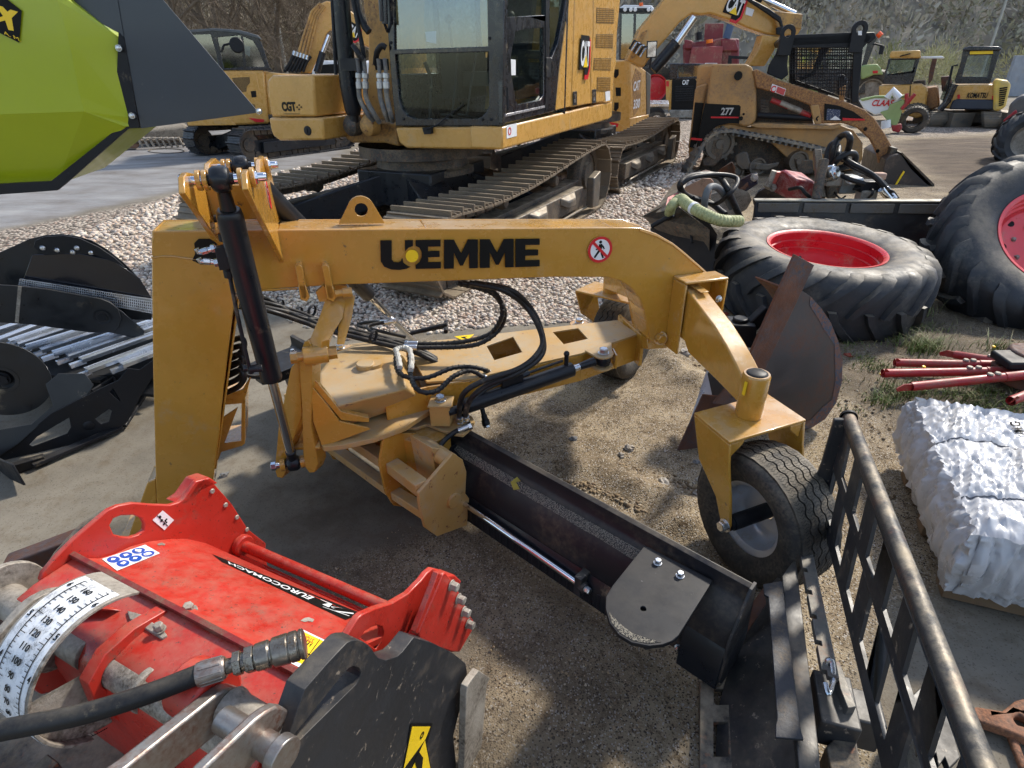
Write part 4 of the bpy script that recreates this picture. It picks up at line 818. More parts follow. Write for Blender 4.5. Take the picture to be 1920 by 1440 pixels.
# ---------------- side shift frame (yellow) ----------------
bf = V((bd.x, bd.y, 0))
def fr(x, y, s_): return ON(x, y, bq(0, s_, 0), bs_)
FRT = [(785, 925), (850, 850), (868, 862), (875, 885), (873, 925), (880, 935), (876, 985), (820, 1006), (797, 990), (786, 945)]
npl = bd; 
def tp_(x, y, t): return ON(x, y, bq(t, 0, 0), bd)
t0 = (Z(850, 1003, .05)-V((A1.x, A1.y, 0))).dot(bd)
b = MB(); q = [tp_(x, y, t0) for x, y in FRT]; b.slab(q, bd*.016); build('frame_end_plate', b, YELD, GR, .003)
t1 = t0+.27; M2 = [(712, 870), (718, 830), (722, 812), (790, 812), (800, 830), (775, 900), (760, 952), (738, 948), (724, 925)]
b = MB(); q = [tp_(x, y, t1) for x, y in M2]; b.slab(q, bd*.016); build('frame_mid_plate', b, YEL, GR, .003)
t2 = t1+.55
cx0 = tp_(755, 878, t1); 
for (xa, ya, xb, yb, w_, h_) in ((736, 873, 792, 915, .06, .05), (742, 925, 800, 962, .05, .04)):
    b = MB(); a = tp_(xa, ya, t1); c = tp_(xb, yb, t0+.016); d_ = (a-c).normalized(); b.beam(a, c, w_, h_); build('frame_rail', b, YELD, GR, .003)
    b = MB(); a2 = a+bd*.03; b.beam(a2, a2+bd*.85, w_, h_); build('frame_rail', b, YELD, GR, .003)
b = MB(); b.slab([tp_(612, 838, t1+.62), tp_(650, 830, t1+.62), tp_(660, 862, t1+.62), tp_(625, 862, t1+.62)], bd*.012)
b.slab([tp_(690, 832, t1+.25), tp_(722, 822, t1+.25), tp_(715, 870, t1+.25), tp_(690, 845, t1+.25)], bd*.01); build('frame_plate', b, YEL, GR, .002)
b = MB(); c = tp_(850, 938, t0); b.cyl(c+bd*.03, c-bd*.012, .034, seg=24); build('rod_bushing', b, YELD, GR, .002)
b = MB(); b.slab([tp_(768, 815, t1-.05), tp_(800, 818, t1-.05), tp_(803, 880, t1-.05), tp_(783, 892, t1-.05)], -bd*.14); b.cyl(tp_(800, 838, t1-.1), tp_(800, 838, t1-.1)-bd*.16, .035); build('blade_carrier', b, YELD, GR, .003)
b = MB(); b.slab([Z(720, 815, .42), Z(800, 800, .42), Z(845, 815, .42), Z(800, 835, .42)], V((0, 0, -.30))); build('carrier_column', b, YEL, GR, .003)
# ---------------- red flail head in the foreground ----------------
MU = thing('mulcher_head', 'orange red hydraulic flail mower head with black skid plate and white dial', 'mulcher', (-.9, 1.0, 0))
Dv = V((.895, -.446, 0)).normalized(); Ev = V((.446, .895, 0)).normalized()
LP = Z(450, 1020, .5); RP = Z(590, 1277, .78)
def L_(x, y, d=0.): return ON(x, y, LP+Dv*d, Dv)
def R_(x, y, d=0.): return ON(x, y, RP+Dv*d, Dv)
WID = (RP-LP).dot(Dv)
def pl(name, f, pts, d, th, mat, bev=.003, holes=(), par=MU, label=None):
    b = MB(); b.slab([f(x, y, d) for x, y in pts], Dv*th, [[f(x, y, d) for x, y in h] for h in holes]); return build(name, b, mat, par, bev, label=label)
lpo = [(75, 1090), (80, 1075), (110, 1040), (140, 1010), (190, 967), (204, 956), (222, 948), (250, 943), (285, 946), (320, 947), (336, 942), (345, 935), (356, 918), (367, 903), (387, 897), (400, 905), (435, 945), (465, 992), (499, 1019), (497, 1045), (470, 1070), (430, 1090), (300, 1110), (200, 1120)]
lph = [(206, 985), (213, 972), (226, 967), (250, 966), (265, 972), (271, 983), (270, 995), (258, 1004), (245, 1008), (230, 1007), (214, 1003)]
SPL = pl('side_plate', L_, lpo, 0, -.014, RED, .003, [lph])
# wear strip on its upper edge
b = MB(); b.slab([L_(x, y, .0)+Ev*.01 for x, y in ((327, 950), (345, 938), (367, 906), (388, 899), (404, 910), (392, 915), (372, 925), (350, 950))], -Dv*.055); build('wear_block', b, RED, SPL, .004)
b = MB(); b.slab([L_(x, y, -.05) for x, y in ((75, 1095), (110, 1040), (160, 985), (200, 960), (190, 990), (90, 1110))], -Dv*.02); build('rubbing_strip', b, BLKO, SPL, .002)
# hood: profile swept from plate to plate
hood = [(150, 1046), (185, 1047), (215, 1038), (245, 1024), (280, 1015), (320, 1010), (350, 1010), (385, 1018), (412, 1032), (432, 1050), (440, 1075)]
ho = [L_(x, y) for x, y in hood]; hl = V((0, 0, -.012)); 
b = MB(); prof_ = ho+[p-V((0, 0, .012))-Ev*.008 for p in ho[::-1]]; b.slab([p+Dv*.001 for p in prof_], Dv*(WID-.002)); build('hood', b, RED, MU, 0)
# box tube in front of the seam, curved shoulder and falling front
s0 = L_(150, 1046)
pr = [(0, .012), (-.10, .012), (-.135, .005), (-.16, -.02), (-.175, -.06), (-.175, -.40), (.02, -.40), (.02, -.10), (0, -.02)]
b = MB(); b.slab([s0+Ev*e+V((0, 0, z))+Dv*.001 for e, z in pr], Dv*(WID+.02)); build('box_tube', b, RED, MU, .006, bseg=3)
b = MB(); b.slab([s0+Ev*e+V((0, 0, z))-Dv*.02 for e, z in ((-.004, .013), (-.016, .013), (-.016, .026), (-.004, .026))], Dv*(WID+.01)); build('seam_strip', b, M('dark_seam_red', lin((120, 30, 30)), .6, dirt=MUD, da=.5, ds=20), MU, .001)
# rear pipe and gutter
pc0 = L_(450, 1020, 0); b = MB(); b.cyl(pc0+V((0, 0, .0)), pc0+Dv*WID, .017, seg=20); build('rear_pipe', b, RED, MU)
b = MB(); b.lathe([(.03, 0), (.034, .004), (.034, .02), (.03, .024), (.017, .024)], pc0, Dv, 28); build('pipe_collar', b, RED, MU, .001)
b = MB(); q0 = pc0-Ev*.02-V((0, 0, .015)); b.slab([q0, q0-Ev*.05-V((0, 0, .05)), q0-Ev*.045-V((0, 0, .06)), q0+Ev*.005-V((0, 0, .012))], Dv*WID); q1 = pc0-Ev*.01-V((0, 0, .03)); b.slab([q1, q1+Ev*.02-V((0, 0, .28)), q1-V((0, 0, .28)), q1-Ev*.012], Dv*WID); build('gutter_plate', b, RED, MU, .002)
b = MB(); rx = random.Random(2); P = [q0-Ev*.008-V((0, 0, .004))+Dv*(.12+.42*i/40)+Ev*rx.uniform(-.002, .002) for i in range(41)]; b.tube(P, [.0035+rx.uniform(-.001, .0015) for _ in P], 6); build('weld_seam', b, RED, MU)
# left plate details
for x, y in ((398, 921), (423, 947), (444, 970), (463, 993)):
    b = MB(); b.lathe([(0, .003), (.006, .003), (.008, 0)], L_(x, y, .001), Dv, 12); build('rivet', b, STD, SPL)
def quad_on(f, pts, d, mat, name, par, th=.0008):
    b = MB(); b.slab([f(x, y, d) for x, y in pts], Dv*th); return build(name, b, mat, par, 0)
sk = quad_on(L_, [(305, 957), (326, 975), (308, 994), (286, 975)], .0006, WHT, 'price_sticker', SPL)
for l in ([(295, 966), (315, 986), (314, 987), (294, 967)], [(300, 966), (303, 969), (300, 972), (297, 969)], [(309, 975), (312, 972), (314, 973), (311, 977), (314, 979), (312, 981), (308, 977)], [(300, 977), (304, 973), (306, 975), (302, 979)], [(305, 983), (308, 980), (310, 982), (307, 985)]):
    quad_on(L_, l, .0016, SBLK, 'handwriting', sk)
# right side plate, outer face towards the camera
rpo = [(590, 1275), (629, 1226), (648, 1196), (666, 1168), (672, 1159), (680, 1152), (705.5, 1140.5), (736, 1131), (766.6, 1113), (791, 1088), (801, 1075), (812, 1066), (829, 1070), (826, 1080), (812, 1096), (794, 1143), (766, 1186), (740, 1214), (726, 1227), (713, 1231), (700, 1240), (690, 1300), (600, 1330)]
crs = [(676, 1196), (684, 1184), (697, 1176), (707, 1173), (716, 1176), (719, 1187), (716, 1200), (706, 1218), (700, 1213), (690, 1206)]
SPR = pl('side_plate', R_, rpo, 0, -.016, RED, .003, [crs])
pl('end_tooth_plate', R_, [(822, 1074), (828, 1070), (843, 1088), (858, 1116), (870, 1143), (886, 1168), (855, 1220), (840, 1220), (779, 1199), (777, 1184), (812, 1102)], .03, .012, RED, .004)
pl('end_block', R_, [(806, 1068), (822, 1066), (836, 1078), (824, 1096), (812, 1094)], -.01, .05, RED, .004)
b = MB(); b.slab([R_(x, y, .045) for x, y in ((822, 1074), (812, 1102), (779, 1186), (783, 1190), (818, 1104), (829, 1078))], -Dv*.016); build('plate_edge', b, RED, MU, .002)
for x, y in ((845, 1097), (858, 1122), (868, 1146), (876, 1169)):
    b = MB(); q = R_(x, y, .042); b.cyl(q-Dv*.01, q+Dv*.012, .009, seg=14); b.tube([q+Dv*.004, q+Dv*.02, q+Dv*.022], [.0125, .0125, .010], 6); b.cyl(q+Dv*.001, q+Dv*.004, .015, seg=16); build('bolt', b, STD, MU, .0008)
# decals on the hood follow its curve
def hoodpt(x, y, lift=.0035):
    """point on the hood surface seen at a pixel: march over the profile strips"""
    r = RAY(x, y); best = None
    for i in range(len(ho)-1):
        a, c = ho[i], ho[i+1]; n = (c-a).cross(Dv).normalized()
        if abs(r.dot(n)) < 1e-6: continue
        t = (a-CO).dot(n)/r.dot(n); p = CO+r*t; k = (p-a).dot(c-a)/(c-a).length_squared
        if -.02 <= k <= 1.02 and t > 0 and (best is None or t < best[0]): best = (t, p+(n if n.z > 0 else -n)*lift)
    if best is None: p = ON(x, y, ho[4], ZU); return p+V((0, 0, lift))
    return best[1]
def decal(fr, pts, th=.0006, lift=.002, sub=4):
    """thin sticker over the hood; fr maps (u,v) to a pixel"""
    b = MB(); n = len(pts)
    Q = []
    for i in range(n):
        a, c = pts[i], pts[(i+1) % n]
        for k in range(sub): Q.append((a[0]+(c[0]-a[0])*k/sub, a[1]+(c[1]-a[1])*k/sub))
    P = [hoodpt(*fr(*q), lift) for q in Q]; b.v = [tuple(p) for p in P]
    b.f = [tuple(t) for t in tessellate_polygon([[V((q[0], q[1], 0)) for q in Q]])]; b.mi = [0]*len(b.f)
    return b
def bil(c):
    def f(u, v):
        (x0, y0), (x1, y1), (x2, y2), (x3, y3) = c
        return ((1-u)*(1-v)*x0+u*(1-v)*x1+u*v*x2+(1-u)*v*x3, (1-u)*(1-v)*y0+u*(1-v)*y1+u*v*y2+(1-u)*v*y3)
    return f
def grid_decal(fr, n, m, lift):
    b = MB(); b.v = [tuple(hoodpt(*fr(i/n, j/m), lift)) for j in range(m+1) for i in range(n+1)]
    b.f = [(j*(n+1)+i, j*(n+1)+i+1, (j+1)*(n+1)+i+1, (j+1)*(n+1)+i) for j in range(m) for i in range(n)]; b.mi = [0]*len(b.f); return b
f1 = bil([(191, 1049), (272, 1022), (300, 1038), (219, 1071)])
st = build('safety_sticker', grid_decal(f1, 8, 4, .0012), WHT, MU, 0)
for i in range(6):
    u0 = .17+.29*(i//2)+(.07 if i % 2 else 0); v0 = .28 if i % 2 == 0 else .72
    ring = [(u0+.13*cos(a), v0+.23*sin(a)) for a in [2*pi*k/20 for k in range(20)]]
    q = build('mandatory_symbol', decal(f1, ring, lift=.0019, sub=1), SBLU, st, 0)
    w_ = [[(-.06, 0), (0, -.12), (.06, 0), (0, .06)], [(-.06, -.05), (.05, -.09), (.07, .03), (-.02, .1)], [(-.05, .08), (-.03, -.1), (.05, -.06), (.06, .05)]][i % 3]
    build('symbol_mark', decal(f1, [(u0+a, v0+c*1.0) for a, c in w_], lift=.0025, sub=1), WHT, q, 0)
f2 = bil([(676, 1154), (399, 1041), (410, 1047), (650, 1161)])
# strip: u runs along the machine with the writing upside down towards the viewer
f2 = bil([(678, 1151), (398, 1040), (416, 1054), (648, 1163)])
st2 = build('brand_strip', grid_decal(f2, 20, 3, .0012), SBLK, MU, 0)
def hood_text(s, name, fr, u0, u1, v0, v1, mat, par, bold=.0, shear=0., lift=.002, vflip=False):
    cu = bpy.data.curves.new('lettering', 'FONT'); cu.body = s; cu.size = 1; cu.offset = bold; cu.resolution_u = 3; cu.shear = shear; ob = bpy.data.objects.new('lettering', cu); me = bpy.data.meshes.new_from_object(ob)
    xs = [v.co.x for v in me.vertices]; ys = [v.co.y for v in me.vertices]; a, b_, c, d = min(xs), max(xs), min(ys), max(ys)
    off = OFF[MU.name]
    for v in me.vertices:
        u = u0+(u1-u0)*(v.co.x-a)/(b_-a); w = v0+(v1-v0)*(v.co.y-c)/(d-c); v.co = hoodpt(*fr(u, w), lift)-off
    me.materials.clear(); me.materials.append(mat); o = bpy.data.objects.new(name, me); link(o, par); bpy.data.objects.remove(ob)
hood_text('EUROCOMACH', 'brand_lettering', f2, .30, .93, .28, .78, WHT, st2, .02, .3)
for pts in ([(.03, .25), (.12, .7), (.1, .72), (.02, .35)], [(.1, .2), (.17, .5), (.12, .62), (.16, .55), (.14, .4)], [(.17, .65), (.22, .65), (.2, .3), (.26, .28), (.26, .24), (.18, .24)], [(.02, .6), (.2, .82), (.2, .85), (.02, .65)]):
    build('strip_mark', decal(f2, pts, lift=.002, sub=2), WHT, st2, 0)
f3 = bil([(563, 1180), (633, 1215), (588, 1266), (528, 1236)])
f3 = bil([(528, 1236), (588, 1266), (633, 1212), (563, 1179)])
st3 = build('warning_label', grid_decal(f3, 5, 4, .0012), WHT, MU, 0)
b = MB(); q = build('warning_label_field', decal(f3, [(.05, .05), (.95, .05), (.95, .95), (.05, .95)], lift=.0018), SYEL, st3, 0)
f3b = bil([(633, 1212), (563, 1179), (528, 1236), (588, 1266)])
hood_text('STOP', 'label_word', f3b, .55, .8, .12, .24, SRED, st3, .0, 0, .0026)
for pts in ([(.1, .42), (.95, .42), (.95, .45), (.1, .45)], [(.55, .05), (.57, .05), (.57, .95), (.55, .95)]): build('label_line', decal(f3, pts, lift=.0024), SBLK, st3, 0)
build('label_line', decal(f3, [(.75+.14*cos(a), .2+.16*sin(a)) for a in [pi*k/8 for k in range(17)]]+[(.75+.1*cos(a), .2+.12*sin(a)) for a in [pi*k/8 for k in range(16, -1, -1)]], lift=.0024, sub=1), SBLK, st3, 0)
for k in range(5): build('label_arrow', decal(f3, [(.15+.07*k, .7), (.2+.07*k, .8), (.17+.07*k, .6)], lift=.0024, sub=1), SBLK, st3, 0)
# dents with bare metal and bolts on the hood
for x, y, s in ((576, 1163, 13), (302, 1021, 8)):
    b = decal(lambda u, v: (x+s*(u-.5)*2, y+s*(v-.5)), [(0, .6), (.3, .2), (.6, .1), (1, .4), (.9, .8), (.6, .65), (.3, .8)], lift=.0008, sub=2); build('chipped_dent', b, STD, MU, 0)
q = hoodpt(370, 1137, 0)-Ev*.02; b = MB(); b.cyl(q-V((0, 0, .01)), q+V((0, 0, .006)), .018, seg=18); b.tube([q+V((0, 0, .004)), q+V((.004, 0, .026))], [.011, .011], 6); build('bolt', b, STD, MU, .001)
# tilt shaft with dial drum
DC = Z(216, 1250, .76); tD = lambda d, e=0., z=0.: DC+Dv*d+Ev*e+V((0, 0, z))
b = MB(); b.tube([tD(-.5), tD(-.07)], [.036, .036], 24); b.tube([tD(-.02), tD(.11)], [.036, .036], 28); b.tube([tD(.10), tD(.115)], [.044, .044], 28); b.tube([tD(.112), tD(.40)], [.034, .034], 28); SH = build('tilt_shaft', b, STD, MU, .002)
Rd = .15; a0, a1 = radians(52), radians(235)
b = MB(); b.lathe([(Rd, 0), (Rd, -.125), (Rd-.006, -.125), (Rd-.006, 0), (Rd, 0)], DC, Dv, 40, 0, 1)
def arc(r, d, a): return tD(d, cos(a)*r, sin(a)*r)
def strip(r, d0, d1, a0, a1, n=30, th=.006):
    b = MB(); vs = []
    for i in range(n+1):
        a = a0+(a1-a0)*i/n; vs += [arc(r, d0, a), arc(r, d1, a), arc(r-th, d1, a), arc(r-th, d0, a)]
    fs = [(i*4+k, (i+1)*4+k, (i+1)*4+(k+1) % 4, i*4+(k+1) % 4) for i in range(n) for k in range(4)]+[(0, 1, 2, 3), (n*4+3, n*4+2, n*4+1, n*4)]
    b.add(vs, fs); return b
DL = build('dial_drum', strip(Rd, -.125, .0, a0, a1), STD, MU, .001)
DF = build('dial_face', strip(Rd+.0012, -.118, -.007, radians(66), a1, th=.0010), M('scratched_white_dial', (.74, .75, .76), .5, dirt=(.06, .06, .06), da=.35, ds=30, chips=(.1, .1, .1), ca=-.05), DL, 0)
b = MB()
for i in range(-2, 48):
    a = radians(74+i*3.6); ln = .016 if i % 4 == 0 else .009
    for d0, s in ((-.022, -1), (-.098, 1)):
        for r in (Rd+.0022,):
            b.add([arc(r, d0, a-.004), arc(r, d0+s*ln, a-.004), arc(r, d0+s*ln, a+.004), arc(r, d0, a+.004)], [(0, 1, 2, 3)])
for d0 in (-.022, -.098):
    for i in range(60): a = radians(70+i*3); b.add([arc(Rd+.0022, d0-.0012, a), arc(Rd+.0022, d0+.0012, a), arc(Rd+.0022, d0+.0012, a+.055), arc(Rd+.0022, d0-.0012, a+.055)], [(0, 1, 2, 3)])
build('dial_ticks', b, SBLK, DF, 0, smooth=False)
def dial_text(s, a, d, h):
    c = arc(Rd+.0024, d, a); yd = (tD(0, -sin(a), cos(a))-DC).normalized(); yd = -yd   # tangent
    xd = Dv; yd = (arc(Rd, d, a-.02)-arc(Rd, d, a)).normalized()
    w = h*.62*len(s); text(s, 'dial_number', c-xd*w/2-yd*h/2, xd, yd, h, SBLK, DF, w=w, bold=.015, th=.0006)
for k, n_ in enumerate((160, 150, 140, 130, 120, 110, 100, 90, 80, 70, 60, 50)): dial_text(str(n_), radians(77+k*9.3), -.060, .0125)
for k, n_ in enumerate((6, 5, 4, 3)): dial_text(str(n_), radians(82+k*28), -.0135+.003, .0125); dial_text(str(n_), radians(78+k*28), -.112+.003, .0125)
b = MB(); b.lathe([(.0, 0), (Rd-.006, 0), (Rd-.006, -.008), (0, -.008)], tD(-.02), Dv, 40, radians(150)*0+pi*.9, pi*1.95, xd=Ev); build('drum_web', b, STD, MU, .001)
# red cheeks carrying the shaft
for d in (.02,):
    b = MB(); pr_ = [tD(d, .12, .02), tD(d, .115, .05), tD(d, .05, .066), tD(d, -.01, .062), tD(d, -.055, .03), tD(d, -.06, -.03), tD(d, -.02, -.2), tD(d, .16, -.25)]
    b.slab(pr_, Dv*(-.03), [circ(tD(d), .0375, 20, Ev, ZU)]); build('shaft_cheek', b, RED, MU, .006)
b = MB(); b.slab([Z(x, y, .81) for x, y in ((238, 1144), (264, 1151), (306, 1180), (313, 1190), (303, 1197), (242, 1160))], V((0, 0, -.008))); build('dial_bracket', b, STD, MU, .002)
b = MB(); b.hex(Z(300, 1181, .812), ZU, .009, .014); build('bolt', b, STD, MU, .001)
# lever arms: bars around the shaft running towards the viewer
def lever(d, th, r, ln, ang, mat, name, w=.045):
    b = MB(); c = tD(d); dr = (Ev*cos(ang)+ZU*sin(ang)); nr = dr.cross(Dv).normalized()
    P = circ(c, r, 16, dr, nr, -pi/2, pi/2)+[c-dr*ln+nr*w, c-dr*ln-nr*w]; P = [c+nr*-r if False else p for p in P]
    b.slab(P, Dv*th, [circ(c, .0345, 20, dr, nr)]); return build(name, b, mat, MU, .003)
LVP = Z(425, 1330, .84)
def lv_(x, y, d=0.): return ON(x, y, LVP+Dv*d, Dv)
pl('lever_arm', lv_, [(150, 1500), (236, 1440), (410, 1301), (425, 1292), (440, 1290), (455, 1294), (464, 1303), (468, 1322), (460, 1340), (440, 1352), (330, 1440), (270, 1500)], 0, -.024, STL, .004)
b = MB(); q_ = lv_(425, 1325); b.tube([q_-Dv*.10, q_-Dv*.024], [.050, .054], 26); build('shaft_boss', b, RED, MU, .006)
b = MB(); q_ = lv_(432, 1326); b.tube([q_, q_+Dv*.02, q_+Dv*.12], [.036, .031, .030], 24); build('shaft_sleeve', b, STD, MU, .002)
LV2 = .12
pl('lever_arm', lambda x, y, d=0.: lv_(x, y, d+LV2), [(330, 1500), (385, 1440), (480, 1350), (500, 1335), (518, 1325), (533, 1327), (547, 1336), (545, 1350), (470, 1440), (430, 1500)], 0, -.018, STL, .004)
b = MB(); q_ = lv_(537, 1421, .17); b.tube([q_-Dv*.02, q_], [.030, .030], 30); b.tube([q_-Dv*.14, q_-Dv*.02], [.022, .022], 20); build('end_disc', b, STL, MU, .002)
lever(-.25, .02, .075, .5, radians(20), STD, 'lever_arm'); 
b = MB(); b.tube([tD(-.22), tD(-.19), tD(-.17), tD(-.15)], [.06, .075, .078, .06], 26); b.tube([tD(-.40), tD(-.385)], [.085, .085], 30); build('shaft_flange', b, STD, MU, .002)
b = MB(); b.slab([tD(-.20, .02, .068), tD(-.10, .06, .06), tD(-.10, .10, .01), tD(-.13, .04, -.12), tD(-.2, -.08, -.1), tD(-.22, -.09, .01)], Dv*.03+V((0, 0, .004))); build('shaft_cheek', b, RED, MU, .006)
b = MB(); b.box(tD(.1, -.25, -.25), Dv*.8, Ev*.06, ZU*.02); b.box(tD(.0, -.1, -.3), Dv*.9, Ev*.4, ZU*.02); b.box(tD(-.1, -.28, -.2), Dv*.04, Ev*.3, ZU*.03); b.box(tD(.15, -.28, -.2), Dv*.04, Ev*.3, ZU*.03); b.box(tD(.3, -.28, -.22), Dv*.04, Ev*.3, ZU*.03); build('lower_frame', b, BLKO, MU, .003)
b = MB(); b.slab([L_(x, y, -.02) for x, y in ((75, 1090), (300, 1110), (497, 1045))]+[V((L_(497, 1045).x, L_(497, 1045).y, .02)), V((L_(75, 1090).x, L_(75, 1090).y, .02))], -Dv*.01); build('lower_side', b, RED, MU, .002)
# black skid plate with slot on the outside
bp0 = [(520, 1440), (571, 1293), (614, 1244), (644.5, 1211), (652, 1204), (660, 1201), (672, 1200), (681, 1203), (690, 1209), (697, 1216), (703, 1226), (710, 1234), (724, 1238), (745, 1231), (755, 1222), (763.6, 1211), (776, 1195), (810, 1205), (850, 1225), (873, 1244), (876, 1262), (870, 1300), (850, 1380)]
bq_ = [R_(x, y, .075) for x, y in bp0]; e_ = [V((p.x, p.y, .02)) for p in (bq_[-1]+Ev*.0, bq_[0]-Ev*.05)]
slot = [R_(x, y, .075) for x, y in ((548, 1388), (553, 1376), (648, 1259), (655, 1252), (664, 1249), (673, 1252), (677, 1260), (675, 1270), (668, 1283), (559, 1391), (552, 1393))]
b = MB(); b.slab(bq_+e_, -Dv*.04, [slot]); SKD = build('skid_plate', b, BLKW, MU, .004)
b = MB(); q = [R_(x, y, .11) for x, y in ((874, 1300), (876, 1288), (884, 1275), (898, 1257), (919, 1271), (913, 1284))]; b.slab(q+[V((q[-1].x-.02, q[-1].y-.05, .02)), V((q[0].x-.02, q[0].y-.05, .02))], -Dv*.02); build('cutting_strip', b, STD, MU, .002)
fb = lambda x, y: R_(x, y, .0765)
b = MB(); b.slab([fb(x, y) for x, y in ((770, 1356), (811, 1356), (800, 1395), (808, 1440), (812, 1475), (748, 1475), (757, 1440))], Dv*.0008); q = build('warning_label', b, SBLK, SKD, 0)
b = MB(); b.slab([fb(x, y)+Dv*.001 for x, y in ((772, 1362), (806, 1362), (797, 1385), (757, 1440), (752, 1470), (750, 1470))], Dv*.0006); b.slab([fb(x, y)+Dv*.001 for x, y in ((796, 1388), (806, 1440), (808, 1470), (764, 1470), (772, 1440))], Dv*.0006); build('label_field', b, SYEL, q, 0)
b = MB(); b.slab(circ(fb(790, 1378)+Dv*.0018, .009, 12, Ev, ZU), Dv*.0006, [circ(fb(790, 1378)+Dv*.0018, .004, 12, Ev, ZU)]); b.slab([fb(x, y)+Dv*.0018 for x, y in ((785, 1410), (792, 1420), (790, 1440), (780, 1440), (776, 1425))], Dv*.0006); build('label_symbol', b, SBLK, q, 0)
b = MB(); b.slab([R_(x, y, .0) for x, y in ((540, 1400), (648, 1240), (690, 1250), (600, 1400))], -Dv*.01); build('inner_plate', b, RED, MU, 0)
# scratches
b = MB(); rx = random.Random(11)
for i in range(26):
    x, y = rx.uniform(690, 860), rx.uniform(1250, 1440)
    if x > 850-(y-1260)*.1: continue
    a = rx.uniform(-1.3, -.9); l = rx.uniform(4, 22)**1.0; p, q = fb(x, y), fb(x+cos(a)*l*.6, y+sin(a)*l); s = (q-p).cross(Dv).normalized()*rx.uniform(.0003, .001); b.add([p-s+Dv*.0004, q+Dv*.0004, p+s+Dv*.0004], [(0, 1, 2)])
build('scratches', b, M('bare_scratch', lin((150, 138, 124)), .6, .2), SKD, 0, smooth=False)
# rusty bar at the far left of the head
b = MB(); b.beam(Z(20, 1062, .70), Z(170, 1005, .74), .05, .05); build('rusty_bar', b, RST, MU, .004)
# hose with quick coupler lying across
hz = lambda x, y, z=.90: Z(x, y, z)
b = MB(); b.tube(spline([hz(-60, 1385, .88), hz(0, 1370, .89), hz(150, 1340, .90), hz(280, 1300, .905), hz(378, 1262, .91)], 8), .0165, 16); HO = build('feed_hose', b, HOSE, MU)
c0, c1 = hz(370, 1266, .91), hz(572, 1206, .915); cdv = (c1-c0).normalized(); cl = (c1-c0).length
b = MB(); f = lambda t: c0+cdv*cl*t
b.tube([f(0), f(.02), f(.24), f(.26)], [.019, .020, .0185, .016], 20); 
for k in range(10): a = 2*pi*k/10; e = cdv.cross(ZU).normalized(); b.beam(f(.03)+(e*cos(a)+ZU*sin(a))*.0195, f(.23)+(e*cos(a)+ZU*sin(a))*.0185, .003, .002)
build('hose_ferrule', b, STL, HO, .0005)
b = MB(); b.tube([f(.26), f(.33)], [.013, .012], 16); b.tube([f(.33), f(.40)], [.021, .021], 6); b.tube([f(.40), f(.44)], [.016, .016], 16); b.tube([f(.44), f(.52)], [.023, .023], 6); b.tube([f(.52), f(.54), f(.66), f(.67), f(.69), f(.70), f(.84), f(.85), f(.86), f(.93), f(.935), f(.95), f(.955), f(.99), f(1)], [.019, .023, .024, .021, .021, .025, .026, .0235, .026, .026, .0235, .0235, .026, .026, .022], 24)
build('quick_coupler', b, M('worn_coupler_steel', lin((140, 134, 124)), .35, .8, dirt=lin((80, 66, 50)), da=.45, ds=20), HO, .001)
# ---------------- black potato/topsoil sieve machine at the far side ----------------
BKN = M('new_black_powder_coat', lin((26, 29, 33)), .42, cv=.05, coat=.1, dirt=DUST, da=.08, ds=4, top=.10)
SV = thing('sieving_attachment', 'new black screening attachment with round end plates and shiny slats', 'attachment', (-2.5, 2.9, 0))
sx_ = V((.50, .866, 0)).normalized()
s2 = V((.29, .957, 0)).normalized()          # direction of the slats
s1 = V((s2.y, -s2.x, 0))                     # across them, towards the yellow post
vn = V((.25, -.97, 0)).normalized()
def sp(name, pts, P, n, th, mat=BKN, bev=.002, holes=(), par=SV):
    b = MB(); b.slab([ON(x, y, P, n) for x, y in pts], V(n)*th, [[ON(x, y, P, n) for x, y in h] for h in holes]); return build(name, b, mat, par, bev)
Pn = Z(0, 803, .12); nn_ = V((.35, -.937, 0)).normalized()
dc = ON(3, 712, Pn, nn_); b = MB(); rr = (ON(97, 712, Pn, nn_)-dc).length
b.slab(circ(dc, rr, 56, V((nn_.y, -nn_.x, 0)), ZU), -nn_*.008, [circ(dc, .055, 20, V((nn_.y, -nn_.x, 0)), ZU)]); dk = build('side_disc', b, BKN, SV, .002)
b = MB(); b.lathe([(.075, 0), (.068, -.02), (.04, -.03), (.036, -.01), (.0, -.01)], dc+nn_*.002, nn_, 36); b.lathe([(.0, .01), (.03, .01), (.03, -.02)], dc, nn_, 6); build('bearing_hub', b, BLKM, dk)
# far half disc with guard
Pf = Z(285, 600, .42); nf_ = V((.28, -.96, 0)).normalized()
arc_ = [(-60, 560), (-40, 500), (0, 473), (25, 462), (55, 448), (85, 441), (115, 439), (145, 443), (172, 451), (200, 467), (230, 491), (255, 516), (272, 540), (282, 556), (286, 572), (284, 600), (200, 600), (0, 560)]
sp('far_side_disc', arc_, Pf, nf_, -.008)
sp('guard_plate', [(64, 462), (68, 450), (85, 443), (120, 441), (150, 446), (185, 462), (215, 482), (235, 500), (218, 492), (180, 478), (140, 474), (85, 478), (76, 472)], Pf+nf_*.10, nf_, .010, BLKM)
for x, y in ((80, 465), (107, 469), (144, 465), (136, 473), (170, 474)):
    b = MB(); q = ON(x, y, Pf+nf_*.112, nf_); b.lathe([(0, .012), (.008, .011), (.013, .006), (.015, 0)], q, nf_, 18); build('bolt', b, ZNC, SV)
sp('inner_curtain', [(60, 478), (90, 476), (150, 476), (215, 490), (262, 522), (284, 560), (284, 585), (40, 535)], Pf+nf_*.05, nf_, -.006, M('glossy_black_blue', (.008, .01, .016), .12, coat=.6))
